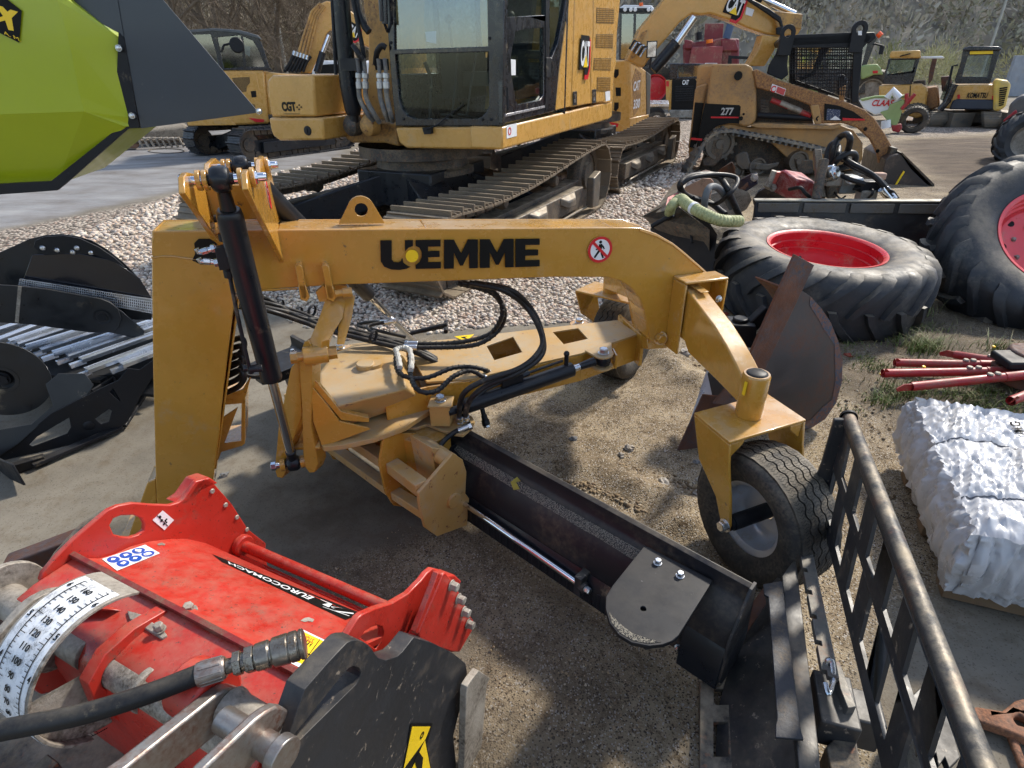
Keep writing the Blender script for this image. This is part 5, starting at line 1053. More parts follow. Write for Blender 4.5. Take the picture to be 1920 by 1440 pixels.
# perforated strip
Pa = Z(225, 625, .40); na_ = V((.30, -.954, 0)).normalized(); gp0, gp1, gp2, gp3 = [ON(x, y, Pa-na_*.05, na_) for x, y in ((38, 523), (290, 562), (290, 588), (32, 540))]
b = MB()
nu, nv = 64, 5
for j in range(nv+1):
    t = j/nv; a = gp0.lerp(gp3, t); c = gp1.lerp(gp2, t); b.beam(a, c, .006, .004)
for i in range(nu+1):
    t = i/nu; a = gp0.lerp(gp1, t); c = gp3.lerp(gp2, min(1, t+.012)); b.beam(a, c, .0045, .005)
build('perforated_strip', b, M('galvanised_mesh', (.75, .77, .8), .3, .7), SV, 0)
# arm plate with bearing
Pa = Z(225, 625, .40); na_ = V((.30, -.954, 0)).normalized()
sp('arm_plate', [(-30, 531), (36, 535), (90, 541), (190, 559), (208, 566), (222, 578), (228, 596), (224, 612), (214, 622), (170, 622), (60, 607), (-30, 601)], Pa, na_, .014)
sp('arm_plate', [(205, 570), (228, 582), (272, 620), (268, 636), (205, 622)], Pa-na_*.012, na_, .010)
sp('weld_strip', [(34, 536), (41, 537), (35, 605), (28, 604)], Pa+na_*.0145, na_, .002, STD, 0)
q = ON(192, 594, Pa+na_*.014, na_); b = MB(); b.lathe([(.042, .002), (.046, .006), (.036, .002), (.034, -.004), (.024, -.004), (.024, .006), (0, .006)], q, na_, 32); build('bearing_hub', b, BLKM, SV)
for x, y in ((48, 545), (45, 572), (43, 598), (0, 590)):
    b = MB(); b.lathe([(0, .001), (.004, .001), (.004, 0)], ON(x, y, Pa+na_*.0145, na_), na_, 10); build('bolt_hole', b, SBLK, SV)
# slats: pressed steel bars
SLM = M('oiled_bright_slat', (.55, .58, .62), .24, .7, dirt=(.02, .02, .022), da=.12, ds=5, rv=.06)
ends = [((-60, 634), (60, 596)), ((16, 638), (112, 606)), ((48, 648), (160, 614)), ((98, 660), (216, 622)), ((150, 672), (292, 622)), ((160, 692), (300, 640)), ((226, 682), (330, 642)), ((226, 600), (330, 560)), ((252, 612), (330, 585)), ((-10, 637), (86, 600)), ((32, 643), (136, 609)), ((75, 654), (188, 617)), ((125, 666), (254, 621))]
for k, (a, c) in enumerate(ends):
    k = k if k < 9 else (k-9)*1.1+1; A, C = Z(a[0], a[1], .40-.025*k*.5), Z(c[0], c[1], .42-.012*k); d = (C-A); d.normalize(); w = d.cross(ZU).normalized(); b = MB()
    Cc = C+d*.25
    sec = [(-.036, -.012), (-.032, 0), (-.008, .004), (.010, .0), (.030, .012), (.040, .004), (.034, -.02), (0, -.03)]
    b.slab([A+w*x+V((0, 0, z)) for x, z in sec], Cc-A); b.slab([A+w*x+V((0, 0, z))-d*.06 for x, z in ((-.02, -.035), (.02, -.035), (.014, -.012), (-.014, -.012))], d*.08); build('slat', b, SLM, SV, .001)
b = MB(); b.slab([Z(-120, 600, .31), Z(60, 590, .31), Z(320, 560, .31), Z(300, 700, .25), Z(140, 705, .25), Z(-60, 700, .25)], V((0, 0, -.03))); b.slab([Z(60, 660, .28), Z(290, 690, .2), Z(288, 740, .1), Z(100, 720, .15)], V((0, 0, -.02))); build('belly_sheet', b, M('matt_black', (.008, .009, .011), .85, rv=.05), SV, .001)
# lower side frames
sp('side_frame', [(-20, 870), (95, 775), (160, 742), (200, 722), (222, 712), (240, 690), (262, 692), (290, 672), (290, 700), (262, 745), (240, 790), (218, 806), (160, 838), (85, 868), (50, 892), (25, 885), (-20, 905)], Z(200, 812, .02), V((.45, -.89, .0)).normalized(), .006, BLKM, .002, [[(55, 833), (70, 818), (130, 782), (133, 800), (126, 812), (62, 836)], [(205, 735), (212, 727), (225, 748), (226, 752), (218, 747)], [(178, 785), (205, 766), (210, 770), (204, 790), (190, 794)]])
sp('side_plate', [(-20, 810), (0, 805), (60, 795), (100, 760), (86, 720), (110, 700), (160, 700), (176, 722), (162, 745), (95, 778), (35, 832), (-20, 868)], Z(100, 790, .16), V((.40, -.9, .25)).normalized(), .008, BKN, .002)
b = MB(); b.beam(Z(60, 872, .03), Z(228, 800, .03), .05, .02); b.beam(Z(228, 800, .03), Z(300, 690, .06), .05, .02); b.beam(Z(20, 880, .03), Z(85, 860, .03), .04, .05); b.beam(Z(35, 890, .10), Z(-10, 870, .02), .01, .12); build('skid_rail', b, BLKM, SV, .003)
q = Z(171, 744, .20); b = MB(); b.tube([q-V((.0, -.10, 0)), q-V((.0, .03, 0))], [.024, .024], 24, caps=False); b.tube([q-V((.0, -.10, 0)), q-V((.0, .03, 0))], [.017, .017], 24, caps=False); build('pivot_tube', b, BLKM, SV)
b = MB(); b.beam(Z(174, 738, .22), Z(215, 713, .22), .012, .05); b.beam(Z(215, 713, .22), Z(230, 748, .16), .012, .05); b.beam(Z(155, 708, .24), Z(195, 712, .24), .05, .02); b.slab([Z(180, 752, .14), Z(205, 728, .2), Z(215, 735, .18), Z(222, 752, .14)], V((.02, .02, -.02))); build('latch_frame', b, BLKM, SV, .002)
q = ON(167, 797, Z(200, 812, .02), V((.45, -.89, .0)).normalized()); b = MB(); b.lathe([(.028, .008), (.022, .012), (.0, .012)], q, V((.45, -.89, 0)), 24); build('bearing_hub', b, BLKM, SV)
# ---------------- lime green hopper with grey flap ----------------
HP = thing('hopper_body', 'lime green faceted hopper with dark grey pointed side flap', 'hopper', (-1.9, 2.6, .0))
hn = V((.18, -.98, .0)).normalized(); HPt = DD(160, 150, 2.3)
def hpx(x, y, d=0.): return ON(x, y, HPt+hn*d, hn)
A_ = [(106, 0-60), (127, -60), (112, -10)]
main = [(-80, -60), (95, -60), (107, 0), (128, 70), (150, 180), (158, 209), (0, 214), (-80, 216)]
rf = [(95, -60), (100, -80), (130, 0), (222, 68), (248, 222), (258, 237), (236, 238), (158, 209), (150, 180), (128, 70), (107, 0)]
low = [(-80, 216), (0, 214), (158, 209), (236, 238), (225, 250), (107, 346), (95, 350), (0, 354), (-80, 360)]
PH = {}
def hv(x, y):
    # depth relief: the belly crease stands nearest the viewer
    relief = {(107, 346): -.12, (95, 350): -.123, (0, 354): -.125, (-80, 360): -.13, (236, 238): -.05, (225, 250): -.06, (248, 222): -.06, (258, 237): -.068, (222, 68): -.07, (130, 0): -.02, (100, -80): -.02}
    return hpx(x, y, relief.get((x, y), 0))
b = MB(); idx_ = {}; vs = []
def vid(p):
    if p not in idx_: idx_[p] = len(vs); vs.append(hv(*p))
    return idx_[p]
fs = [[vid(p) for p in f] for f in (main, [(95, -60), (100, -80), (130, 0), (107, 0)], [(107, 0), (130, 0), (222, 68), (128, 70)], [(128, 70), (222, 68), (248, 222), (150, 180)], [(150, 180), (248, 222), (258, 237), (236, 238), (158, 209)], [(-80, 216), (0, 214), (0, 354), (-80, 360)], [(0, 214), (158, 209), (107, 346), (95, 350), (0, 354)], [(158, 209), (236, 238), (225, 250), (107, 346)])]
nvv = len(vs); back = [v-hn*.5 for v in vs]; b.add(vs+back, [tuple(f) for f in fs])
oc = [(-80, -60), (95, -60), (100, -80), (130, 0), (222, 68), (248, 222), (258, 237), (236, 238), (225, 250), (107, 346), (95, 350), (0, 354), (-80, 360), (-80, 216)]
ids = [vid(p) for p in oc]; b.f += [(ids[i], ids[(i+1) % len(ids)], ids[(i+1) % len(ids)]+nvv, ids[i]+nvv) for i in range(len(ids))]; b.mi = [0]*len(b.f)
hb = build('green_shell', b, GRN, HP, .004, smooth=False)
bmx = bmesh.new(); bmx.from_mesh(hb.data); bmesh.ops.recalc_face_normals(bmx, faces=bmx.faces); bmx.to_mesh(hb.data); bmx.free()
def hs(name, pts, d, th, mat, bev=.001, par=HP):
    b = MB(); b.slab([hpx(x, y, d) for x, y in pts], -hn*th); return build(name, b, mat, par, bev)
hs('rear_flange', [(222, 60), (232, 70), (262, 240), (240, 241), (122, 345), (107, 357), (40, 362), (-80, 370), (-80, 350), (0, 345), (95, 340), (215, 245)], -.055, .02, BLKM)
FLm = GREY
b = MB(); fp = [(128, 0-30), (140, 12), (176, 36), (215, 58), (228, 64), (264, 241), (486, 211), (480, 205), (306, 0), (290, -30)]; P = [hpx(x, y, -.06) for x, y in fp]
b.slab(P, -hn*.006); FL = build('side_flap', b, GREY, HP, .001)
b = MB(); b.slab([hpx(x, y, -.058) for x, y in ((209, -30), (216, -30), (232, 68), (228, 66))], hn*.002); build('fold_line', b, GREY, FL, 0)
for x, y in ((222, 90), (247, 217), (485, 209)):
    b = MB(); q = hpx(x, y, -.03 if x < 400 else -.055); b.lathe([(0, .006), (.007, .005), (.010, 0)], q, hn, 14); b.cyl(q-hn*.02, q, .012, seg=14); build('bolt', b, ZNC, HP)
lg = [(-40, -30), (10, -2), (40, 20), (35, 80), (0, 64), (-40, 50)]
rel = lambda x, y: .02+(.08*(y+60)/270 if True else 0)
def hl_(pts, d, th, mat, name, par):
    b = MB(); P = [hpx(x, y, d) for x, y in pts]; b.slab(P, hn*th); return build(name, b, mat, par, 0)
pq = hl_([(-60, -40), (10, -4), (41, 20), (36, 80), (0, 62), (-60, 30)], .006, .001, SBLK, 'logo_plate', HP)
hl_([(-8, 10), (5, 12), (14, 22), (20, 18), (34, 22), (22, 34), (26, 58), (16, 56), (10, 38), (-4, 42), (-4, 34), (6, 30)], .0075, .001, SYEL, 'logo_letter', pq)
q0 = hpx(8, 64, .0090); text('A. M.', 'logo_small_letters', q0, hpx(30, 74, .0090)-q0, ZU, .012, SYEL, pq, w=.055)
# hidden support leg so that the hopper stands on the yard
b = MB(); b.beam(hpx(-420, 300, -.3), V((hpx(-420, 300, -.3).x, hpx(-420, 300, -.3).y, 0)), .08, .08, (0, 1, 0)); build('support_post', b, BLKM, HP, .002)
# ---------------- carriage with lattice guard at the near right ----------------
M_GY = M('worn_dark_steel', lin((92, 90, 86)), .55, .3, dirt=RUST, da=.3, ds=9, bump=.15, bs=80, top=.2)
CG = thing('lattice_load_guard', 'black steel load guard with diamond lattice and rust flaked top pipe', 'load guard', (1.0, 1.1, 0))
p0, p1 = Z(1592, 786, .75), Z(1832, 1412, .75); pdv = (p1-p0).normalized(); pn_ = V((pdv.y, -pdv.x, 0)); pn_ = pn_ if pn_.x < 0 else -pn_
PLN = 1.75
def pp(s, z, o=0.): return V((p0.x, p0.y, 0))+pdv*s+V((0, 0, z))+pn_*o
b = MB(); w_ = .024
b.tube([pp(-.012, .75), pp(0, .75), pp(PLN, .75)], [.019, .022, .022], 24, sq=1.0); build('top_pipe', b, RSTP, CG)
b = MB(); b.lathe([(0, .006), (.024, .006), (.028, .002), (.028, -.008)], pp(-.012, .75), -pdv, 24); build('pipe_cap', b, BLKM, CG)
zb, zt = .375, .745; outer = [pp(0, zb), pp(PLN, zb), pp(PLN, zt), pp(0, zt)]; holes = []
pit = .155; k = 0
def para(s0, z0, z1, ln, sh=.62):
    q = [(s0, z0), (s0+ln, z0+.0), (s0+ln+(z1-z0)*sh*.4, z1), (s0+(z1-z0)*sh*.4, z1)]
    return q
for k in range(9):
    s = .075+k*.185; holes.append([pp(a, z) for a, z in ((s-.075, .575), (s+.03, .42), (s+.10, .42) if False else (s+.105, .435), (s+.02, .575))])
    holes[-1] = [pp(a, z) for a, z in ((s, .425), (s+.095, .425), (s+.06, .56), (s-.035, .56))]
    if k < 9: holes.append([pp(a, z) for a, z in ((s+.045, .60), (s+.135, .60), (s+.11, .715), (s+.015, .715))])
b = MB(); b.slab(outer, pn_*.010, [h for h in holes if all((p-pp(0, 0)).dot(pdv) > .03 and (p-pp(0, 0)).dot(pdv) < PLN-.03 for p in h)]); build('lattice_panel', b, BLKW, CG, .0015)
NP = pp(.004, 0)
def ep(pts, d=0.): return [ON(x, y, NP+pdv*d, pdv) for x, y in pts]
post = [(1562, 782), (1592, 782), (1588, 830), (1582, 860), (1570, 885), (1560, 920), (1540, 970), (1527, 1000), (1508, 1035), (1500, 1052), (1470, 1110), (1440, 1140), (1405, 1150), (1422, 1112), (1436, 1088), (1452, 1045), (1482, 985), (1505, 945), (1522, 910), (1540, 862), (1552, 820)]
b = MB(); b.slab(ep(post), pdv*.018); build('end_post', b, BLKW, CG, .004)
cz = lambda x, y, h: Z(x, y, h)
b = MB(); b.slab([cz(1440, 1100, .16), cz(1478, 1060, .22), cz(1530, 1440, .22), cz(1532, 1520, .22), cz(1420, 1520, .02), cz(1340, 1440, .02), cz(1345, 1330, .02), cz(1385, 1185, .10)], V((0.01, 0, -.012))); build('sloping_plate', b, BLKW, CG, .003)
b = MB(); b.slab([cz(1377, 1178, .12), cz(1430, 1105, .20), cz(1436, 1135, .20), cz(1392, 1200, .10), cz(1381, 1196, .10)], V((0, 0, .01))); build('corner_tab', b, RST, CG, .002)
b = MB(); b.slab([cz(x, y, .31) for x, y in ((1430, 1098), (1432, 1118), (1440, 1122), (1456, 1350), (1453, 1362), (1453, 1386), (1506, 1390), (1500, 1370), (1466, 1092))], V((0, 0, .008))); build('wear_bar', b, M('worn_gray_bar', lin((46, 48, 53)), .5, .2, dirt=MUD, da=.3, ds=12, bump=.2, bs=80), CG, .002)
b = MB(); b.slab([cz(1466, 1080, .30), cz(1492, 1045, .30), cz(1535, 1400, .30), cz(1545, 1520, .30), cz(1505, 1520, .30)], V((0, 0, -.03))); build('carriage_channel', b, BLKW, CG, .003)
nb = [cz(1504, 1042, .31), cz(1548, 1275, .31)]; nd = (nb[1]-nb[0]).normalized(); nw = nd.cross(ZU).normalized(); Ln = (nb[1]-nb[0]).length; P = []
for i in range(5):
    a, c = i*Ln/5, (i+.82)*Ln/5; P += [(a, 0), (c, 0), (c, .014), ((i+1)*Ln/5, .014)]
b = MB(); b.slab([nb[0]+nd*a-nw*(-.012+o) for a, o in P]+[nb[0]+nd*Ln-nw*.03, nb[0]-nw*.03], V((0, 0, .02))); build('notched_rail', b, M_GY, CG, .0015)
b = MB(); b.box(cz(1560, 1330, .22), pdv*.16, pn_*.10, ZU*.10); b.box(cz(1600, 1345, .20), pdv*.10, pn_*.12, ZU*.12); build('latch_block', b, BLKW, CG, .006)
b = MB(); b.slab([cz(x, y, .30) for x, y in ((1566, 1240), (1574, 1240), (1606, 1325), (1590, 1328), (1575, 1290))], V((0, 0, -.05))); build('latch_plate', b, M_GY, CG, .002)
b = MB(); P = spline([cz(1548, 1250, .32), cz(1552, 1238, .34), cz(1560, 1242, .34), cz(1562, 1275, .32), cz(1553, 1300, .32), cz(1547, 1280, .33)], 8); b.tube(P, .007, 8); build('latch_pin', b, ZNC, CG)
b = MB(); b.slab([cz(x, y, .02) for x, y in ((1310, 1285), (1420, 1272), (1420, 1540), (1310, 1540))], V((0, 0, .02)), [[cz(x, y, .02) for x, y in h] for h in ([(1337, 1298), (1364, 1298), (1364, 1328), (1337, 1328)], [(1336, 1360), (1364, 1360), (1364, 1425), (1336, 1425)])]); build('ladder_frame', b, BLKO, CG, .003)
b = MB(); b.slab([cz(1548, 1400, .2), cz(1600, 1350, .22), cz(1615, 1440, .22), cz(1580, 1540, .2)], V((0, 0, -.18))); build('lower_block', b, BLKO, CG, .004)
# toothed black plate seen through the lattice
TP = thing('toothed_plate', 'flat black toothed steel plate lying under the lattice guard', 'steel plate', (1.25, .95, 0))
b = MB(); b.slab([Z(x, y, .12) for x, y in ((1685, 1330), (1725, 1290), (1765, 1290), (1800, 1420), (1780, 1440), (1772, 1420), (1760, 1436), (1755, 1412), (1745, 1424), (1738, 1396), (1724, 1410), (1718, 1375), (1706, 1396), (1702, 1368), (1690, 1382), (1682, 1352))], V((0, 0, -.03))); build('plate', b, BLKW, TP, .002)
b = MB(); b.slab([Z(x, y, .06) for x, y in ((1680, 1430), (1692, 1408), (1700, 1412), (1704, 1440), (1716, 1442), (1716, 1500), (1680, 1500))], V((0, 0, -.05))); build('tooth', b, BLKW, TP, .002)
# ---------------- rusty hook on the ground ----------------
RH = thing('rusty_tow_hook', 'brown rusted forged hook with hole lying on the concrete', 'hook', (1.9, 1.15, 0))
b = MB(); b.slab([Z(x, y, .05) for x, y in ((1822, 1328), (1832, 1324), (1880, 1332), (1905, 1312), (1925, 1308), (1960, 1330), (1960, 1400), (1890, 1370), (1835, 1352), (1826, 1345))], V((0, 0, -.035)), [[Z(x, y, .05) for x, y in ((1900, 1345), (1912, 1338), (1935, 1350), (1925, 1362), (1908, 1358))]]); b.slab([Z(x, y, .03) for x, y in ((1886, 1365), (1905, 1372), (1930, 1440), (1915, 1440))], V((0, 0, -.02))); build('forging', b, M('orange_rusty_iron', lin((150, 100, 70)), .75, bump=.4, bs=50, dirt=lin((86, 60, 44)), da=.6, ds=7), RH, .008, bseg=3)
# ---------------- tractor wheels ----------------
def tractor_tyre(c, ax, R, w, rr, n=21, lug=.045, seg=72, dirn=1):
    """agricultural tyre: carcass and chevron lugs; w = half width, rr = rim radius"""
    c, ax = V(c), V(ax).normalized(); b = MB(); R0 = R-lug
    pr = [(rr, -w*.78), (rr+.02, -w*.86), (rr+.06, -w*.93), ((R0+rr)/2, -w*1.04), (R0-.09, -w*1.0), (R0-.035, -w*.88), (R0-.012, -w*.6), (R0, -w*.2), (R0, w*.2), (R0-.012, w*.6), (R0-.035, w*.88), (R0-.09, w*1.0), ((R0+rr)/2, w*1.04), (rr+.06, w*.93), (rr+.02, w*.86), (rr, w*.78)]
    b.lathe(pr, c, ax, seg)
    e1 = (ZU-ax*ZU.dot(ax)).normalized() if abs(ax.z) < .95 else (V((1, 0, 0))-ax*ax.x).normalized(); e2 = ax.cross(e1)
    prof2 = [(0.02, 0, .0), (.18, R, .0), (.5, R-.006, .0), (.82, R-.028, 0), (.98, R-.075, 0), (1.03, R-.14, 0)]
    for sd_ in (-1, 1):
        for i in range(n):
            a0 = 2*pi*(i+(.5 if sd_ > 0 else 0))/n; st = []
            for k, (h, r) in enumerate(((-.06, R-.002), (.2, R), (.5, R-.008), (.80, R-.028), (.97, R-.07), (1.03, R-.13))):
                ad = a0+dirn*(.30*(max(h, 0))**1.25)*(.85/R)*1.0; hw_ = (.026+.012*max(h, 0))/R; hh = h*w*sd_
                rb = max(R0-.02-(.0 if h < .8 else (h-.8)*.35), rr+.1)
                q = []
                for da, rq in ((-hw_*1.5, rb-.01), (-hw_, r), (hw_, r), (hw_*1.5, rb-.01)):
                    a = ad+da; q.append(c+ax*hh+(e1*cos(a)+e2*sin(a))*rq)
                st.append(q)
            vs = [p for q in st for p in q]; m = len(st); fs = [(j*4+k, (j+1)*4+k, (j+1)*4+k+1, j*4+k+1) for j in range(m-1) for k in range(3)]+[(0, 1, 2, 3), ((m-1)*4+3, (m-1)*4+2, (m-1)*4+1, (m-1)*4)]
            if sd_ > 0: fs = [f[::-1] for f in fs]
            b.add(vs, fs)
    return b
def dish_rim(c, ax, rr, w, seg=64, holes=8):
    c, ax = V(c), V(ax).normalized(); b = MB()
    b.lathe([(rr+.012, w*.80), (rr+.014, w*.87), (rr-.004, w*.86), (rr-.020, w*.80), (rr-.022, w*.58), (rr-.034, w*.56), (rr-.036, w*.36), (rr-.052, w*.34), (rr-.055, w*.1), (rr-.075, w*.0), (rr-.075, -w*.5), (rr-.02, -w*.7), (rr+.012, -w*.82)], c, ax, seg)
    return b
TW = thing('field_wheel_assembly', 'big old tractor wheel with bright red rim lying flat on the dirt', 'wheel', (2.55, 4.62, 0), 'loose tractor wheels with red rims')
cT = V((2.53, 4.60, .27)); axT = V((.03, -.07, 1)).normalized()
ty_ = build('tyre', tractor_tyre(cT, axT, .83, .265, .435, 20, .042), RUBG, TW, 0, ang=50)
rm_ = build('rim', dish_rim(cT, axT, .435, .265), RIMR, TW, 0)
b = MB(); b.cyl(Z(1493, 486, .45), Z(1500, 482, .48), .012); b.cyl(Z(1488, 486, .44), Z(1496, 487, .44), .018); build('valve_stem', b, BLKM, rm_)
TW2 = thing('field_wheel_assembly', 'tractor wheel with red dished rim leaning against other tyres at the photo edge', 'wheel', (4.3, 4.5, 0), 'loose tractor wheels with red rims')
ax2 = V((-.10, -.69, .72)).normalized(); c2t = DD(1975, 452, 4.5)-ax2*.16
build('tyre', tractor_tyre(c2t, ax2, .81, .25, .41, 20, .046, dirn=-1), RUBG, TW2, 0, ang=50)
b = dish_rim(c2t, ax2, .41, .25); 
pr = [(.36, .05), (.33, .07), (.26, .06), (.20, .03), (.12, .02), (.0, .02)]; b.lathe(pr, c2t, ax2, 48); rim2 = build('rim', b, M('faded_red_rim', lin((226, 84, 88)), .42, dirt=DUST, da=.25, ds=4, cv=.05), TW2, 0)
b = MB(); e1 = (ZU-ax2*ax2.z).normalized(); e2 = ax2.cross(e1)
for k in range(8):
    a = 2*pi*k/8; d = e1*cos(a)+e2*sin(a); b.lathe([(0, .001), (.028, .001), (.03, 0)], c2t+d*.30+ax2*.066, ax2, 16)
build('rim_opening', b, SBLK, rim2, 0)
b = MB()
for k in range(8): a = 2*pi*(k+.5)/8; b.hex(c2t+(e1*cos(a)+e2*sin(a))*.21+ax2*.04, ax2, .015, .015)
build('wheel_nut', b, STD, rim2, 0)
# a second worn tyre under the leaning wheel keeps it up
TT = thing('worn_tyre', 'worn black tyre lying under the leaning tractor wheel beside red tubes', 'tyre', (4.9, 4.6, 0))
build('tyre', tractor_tyre(V((4.95, 4.9, .22)), V((0, 0, 1)), .75, .2, .38, 18, .04), RUBG, TT, 0, ang=50)
# ---------------- rusty ditching bucket ----------------
BK = thing('ditching_bucket', 'rusty excavator bucket with bare steel half round side', 'bucket', (1.5, 2.7, 0))
bn = V((.30, -.95, .05)).normalized(); BP_ = Z(1500, 806, .03)
bpx = lambda x, y, d=0.: ON(x, y, BP_+bn*d, bn)
sidep = [(1503, 545), (1520, 556), (1540, 578), (1558, 605), (1572, 640), (1580, 675), (1579, 715), (1568, 755), (1548, 785), (1525, 800), (1500, 808), (1460, 800), (1420, 790), (1395, 760), (1390, 700), (1432, 640), (1470, 590)]
BSM = M('brushed_bucket_side', lin((80, 77, 78)), .42, .5, dirt=lin((104, 72, 58)), da=.4, ds=4, bump=.06, bs=40, cv=.12, cvs=2)
b = MB(); b.slab([bpx(x, y) for x, y in sidep], -bn*.012); build('bucket_side', b, BSM, BK, .001)
b = MB(); rp = [bpx(x, y, .002) for x, y in sidep[1:13]]
for i in range(len(rp)-1):
    a, c = rp[i], rp[i+1]; m_ = BP_; ce = bpx(1500, 690, .002); b.add([a, c, c.lerp(ce, .16+.05*sin(i*2.3)), a.lerp(ce, .15+.05*sin((i-1)*2.3))], [(0, 1, 2, 3)])
build('rusted_rim_band', b, M('dull_rust_patches', lin((112, 82, 72)), .7, .2, chips=lin((74, 80, 92)), ca=.12, ds=5, dirt=lin((150, 138, 130)), da=.3), BK, 0)
b = MB(); b.slab([bpx(x, y, .012) for x, y in ((1491, 477), (1527, 497), (1503, 548), (1446, 668), (1395, 780), (1375, 760), (1338, 757), (1395, 690))], -bn*.015); build('cutting_edge_strip', b, RST, BK, .002)
b = MB(); sh_ = [bpx(x, y, -.012) for x, y in sidep[1:12]]
for i in range(len(sh_)-1): b.slab([sh_[i], sh_[i+1], sh_[i+1]-bn*.4, sh_[i]-bn*.4], V((-.006, 0, -.006)))
build('bucket_shell', b, RST, BK)
b = MB(); b.slab([Z(1270, 845, .01), Z(1322, 838, .01), Z(1400, 850, .01), Z(1360, 745, .32), Z(1318, 740, .25)], V((.0, .012, .0))); build('bucket_lip', b, RST, BK, .002)
b = MB(); b.slab([Z(1290, 800, .08), Z(1326, 690, .30), Z(1345, 700, .31), Z(1318, 790, .12)], V((.006, -.006, .006))); build('bright_edge', b, M('ground_bright_edge', lin((176, 182, 190)), .35, .6), BK, .001)
b = MB(); b.slab([Z(1326, 700, .3), Z(1345, 680, .34), Z(1375, 745, .34), Z(1335, 742, .26)], V((.02, .03, -.02))); build('edge_bracket', b, BLKM, BK, .004)
q = Z(1388, 602, .60); b = MB(); b.slab([q+V(p) for p in ((-.07, -.05, 0), (.06, -.07, 0), (.08, .06, 0), (-.05, .08, 0))], V((.02, -.02, -.12))); b.cyl(q+V((0, 0, -.01)), q+V((0, 0, .02)), .04); b.beam(q+V((.05, 0, -.04)), Z(1440, 580, .66), .05, .07); build('pin_block', b, BLKM, BK, .008, bseg=3)
# ---------------- white wrapped bags on a pallet ----------------
BG = thing('wrapped_pallet_load', 'crumpled white plastic film pack with black print on a small pallet', 'pallet load', (2.2, 1.9, 0))
o0 = V((1.60, 1.49, 0)); yb = V((.36, .933, 0)).normalized(); xb = V((yb.y, -yb.x, 0))
LX, LY, HZ = 1.3, .95, .38
def superbox(nx, ny, zt=HZ, z0=.10):
    """closed pillow: top grid plus skirts, folded and wrinkled"""
    vs = []; fs = []
    def surf(u, v):
        # u,v in 0..1 with skirts past the rim
        def ax_(t, L):
            e = .22
            if t < e: return 0-0.0, (e-t)/e
            if t > 1-e: return L, (t-(1-e))/e
            return (t-e)/(1-2*e)*L, 0
        x, dx = ax_(u, LX); y, dy = ax_(v, LY); d = max(dx, dy)
        z = zt-(zt-z0)*min(1, d); 
        r = .09
        px_, py_ = x, y
        ex = min(px_, LX-px_)/r; ey = min(py_, LY-py_)/r
        k = max(0, 1-min(1, ex))**2+max(0, 1-min(1, ey))**2; 
        if d == 0: z -= .035*k
        else:
            if dx > 0: px_ += (-1 if u < .5 else 1)*(.03*sin(d*pi))
            if dy > 0: py_ += (-1 if v < .5 else 1)*(.03*sin(d*pi))
            px_ = min(max(px_, -.05), LX+.05)
        return px_, py_, z, d
    for j in range(ny+1):
        for i in range(nx+1):
            x, y, z, d = surf(i/nx, j/ny); p = o0+xb*x+yb*y+V((0, 0, z))
            # folds radiating along y near the front, pulled straps
            f = noise.noise(V((x*3.2, y*26+noise.noise(V((x*3, y*3, 1)))*4, 0)))*.012
            f2 = noise.noise(V((x*24+sin(y*7)*1.5, y*3.5, 5)))*.014*max(0, 1-x/.6)
            g = noise.noise(V((x*4, y*4, 9)))*.018+(1-abs(noise.noise(V((x*7+y*4, y*8, 3))))*3)*.006+(1-abs(noise.noise(V((x*19-y*11, y*13+x*7, 13))))*3)*.005+(1-abs(noise.noise(V((x*44+y*9, y*22-x*6, 23))))*3)*.002
            for ys in (.22, .60): g -= .016*math.exp(-((y-ys-.03*sin(x*5))/.018)**2)
            for xs_ in (.45,): g -= .010*math.exp(-((x-xs_-.05*sin(y*5))/.02)**2)
            w1 = 1-abs(noise.noise(V((x*3.5+y*2.5, y*30+x*13, 31))))*3.2; w2 = 1-abs(noise.noise(V((x*30-y*8, y*3.2+x*2, 41))))*3.2
            w3 = 1-abs(noise.noise(V((x*52+y*14, y*2.4-x, 71))))*3.4
            g += .006*w1*max(0, noise.noise(V((x*2, y*2, 51)))*2+.1)+.013*w2*max(.15, 1-x*1.1)+.006*w3*max(.1, 1-x*.9)
            h = f*.35+f2*.6+g
            if d > 0:
                side = noise.noise(V((x*34, y*34, z*5)))*.016+(1-abs(noise.noise(V((x*60+z*9, y*60, z*3))))*3)*.006
                p += (xb*((-1) if x < LX*.02 else (1 if x > LX*.98 else 0))+yb*((-1) if y < LY*.02 else (1 if y > LY*.98 else 0)))*(side+g*.7+.01); 
                if d > .93: p.z += noise.noise(V((x*9, y*9, 2)))*.06
            p.z += h*(1 if d == 0 else .3); vs.append(p)
    for j in range(ny):
        for i in range(nx): fs.append((j*(nx+1)+i, j*(nx+1)+i+1, (j+1)*(nx+1)+i+1, (j+1)*(nx+1)+i))
    b = MB(); b.add(vs, fs); return b, surf
b, surf_ = superbox(330, 240)
FILM = M('white_plastic_film', (.50, .505, .52), .32, cv=.1, bump=.12, bs=18, dirt=lin((150, 136, 112)), da=.22, ds=4, spec=.6)
fm = build('film_wrap', b, FILM, BG, 0, ang=80)
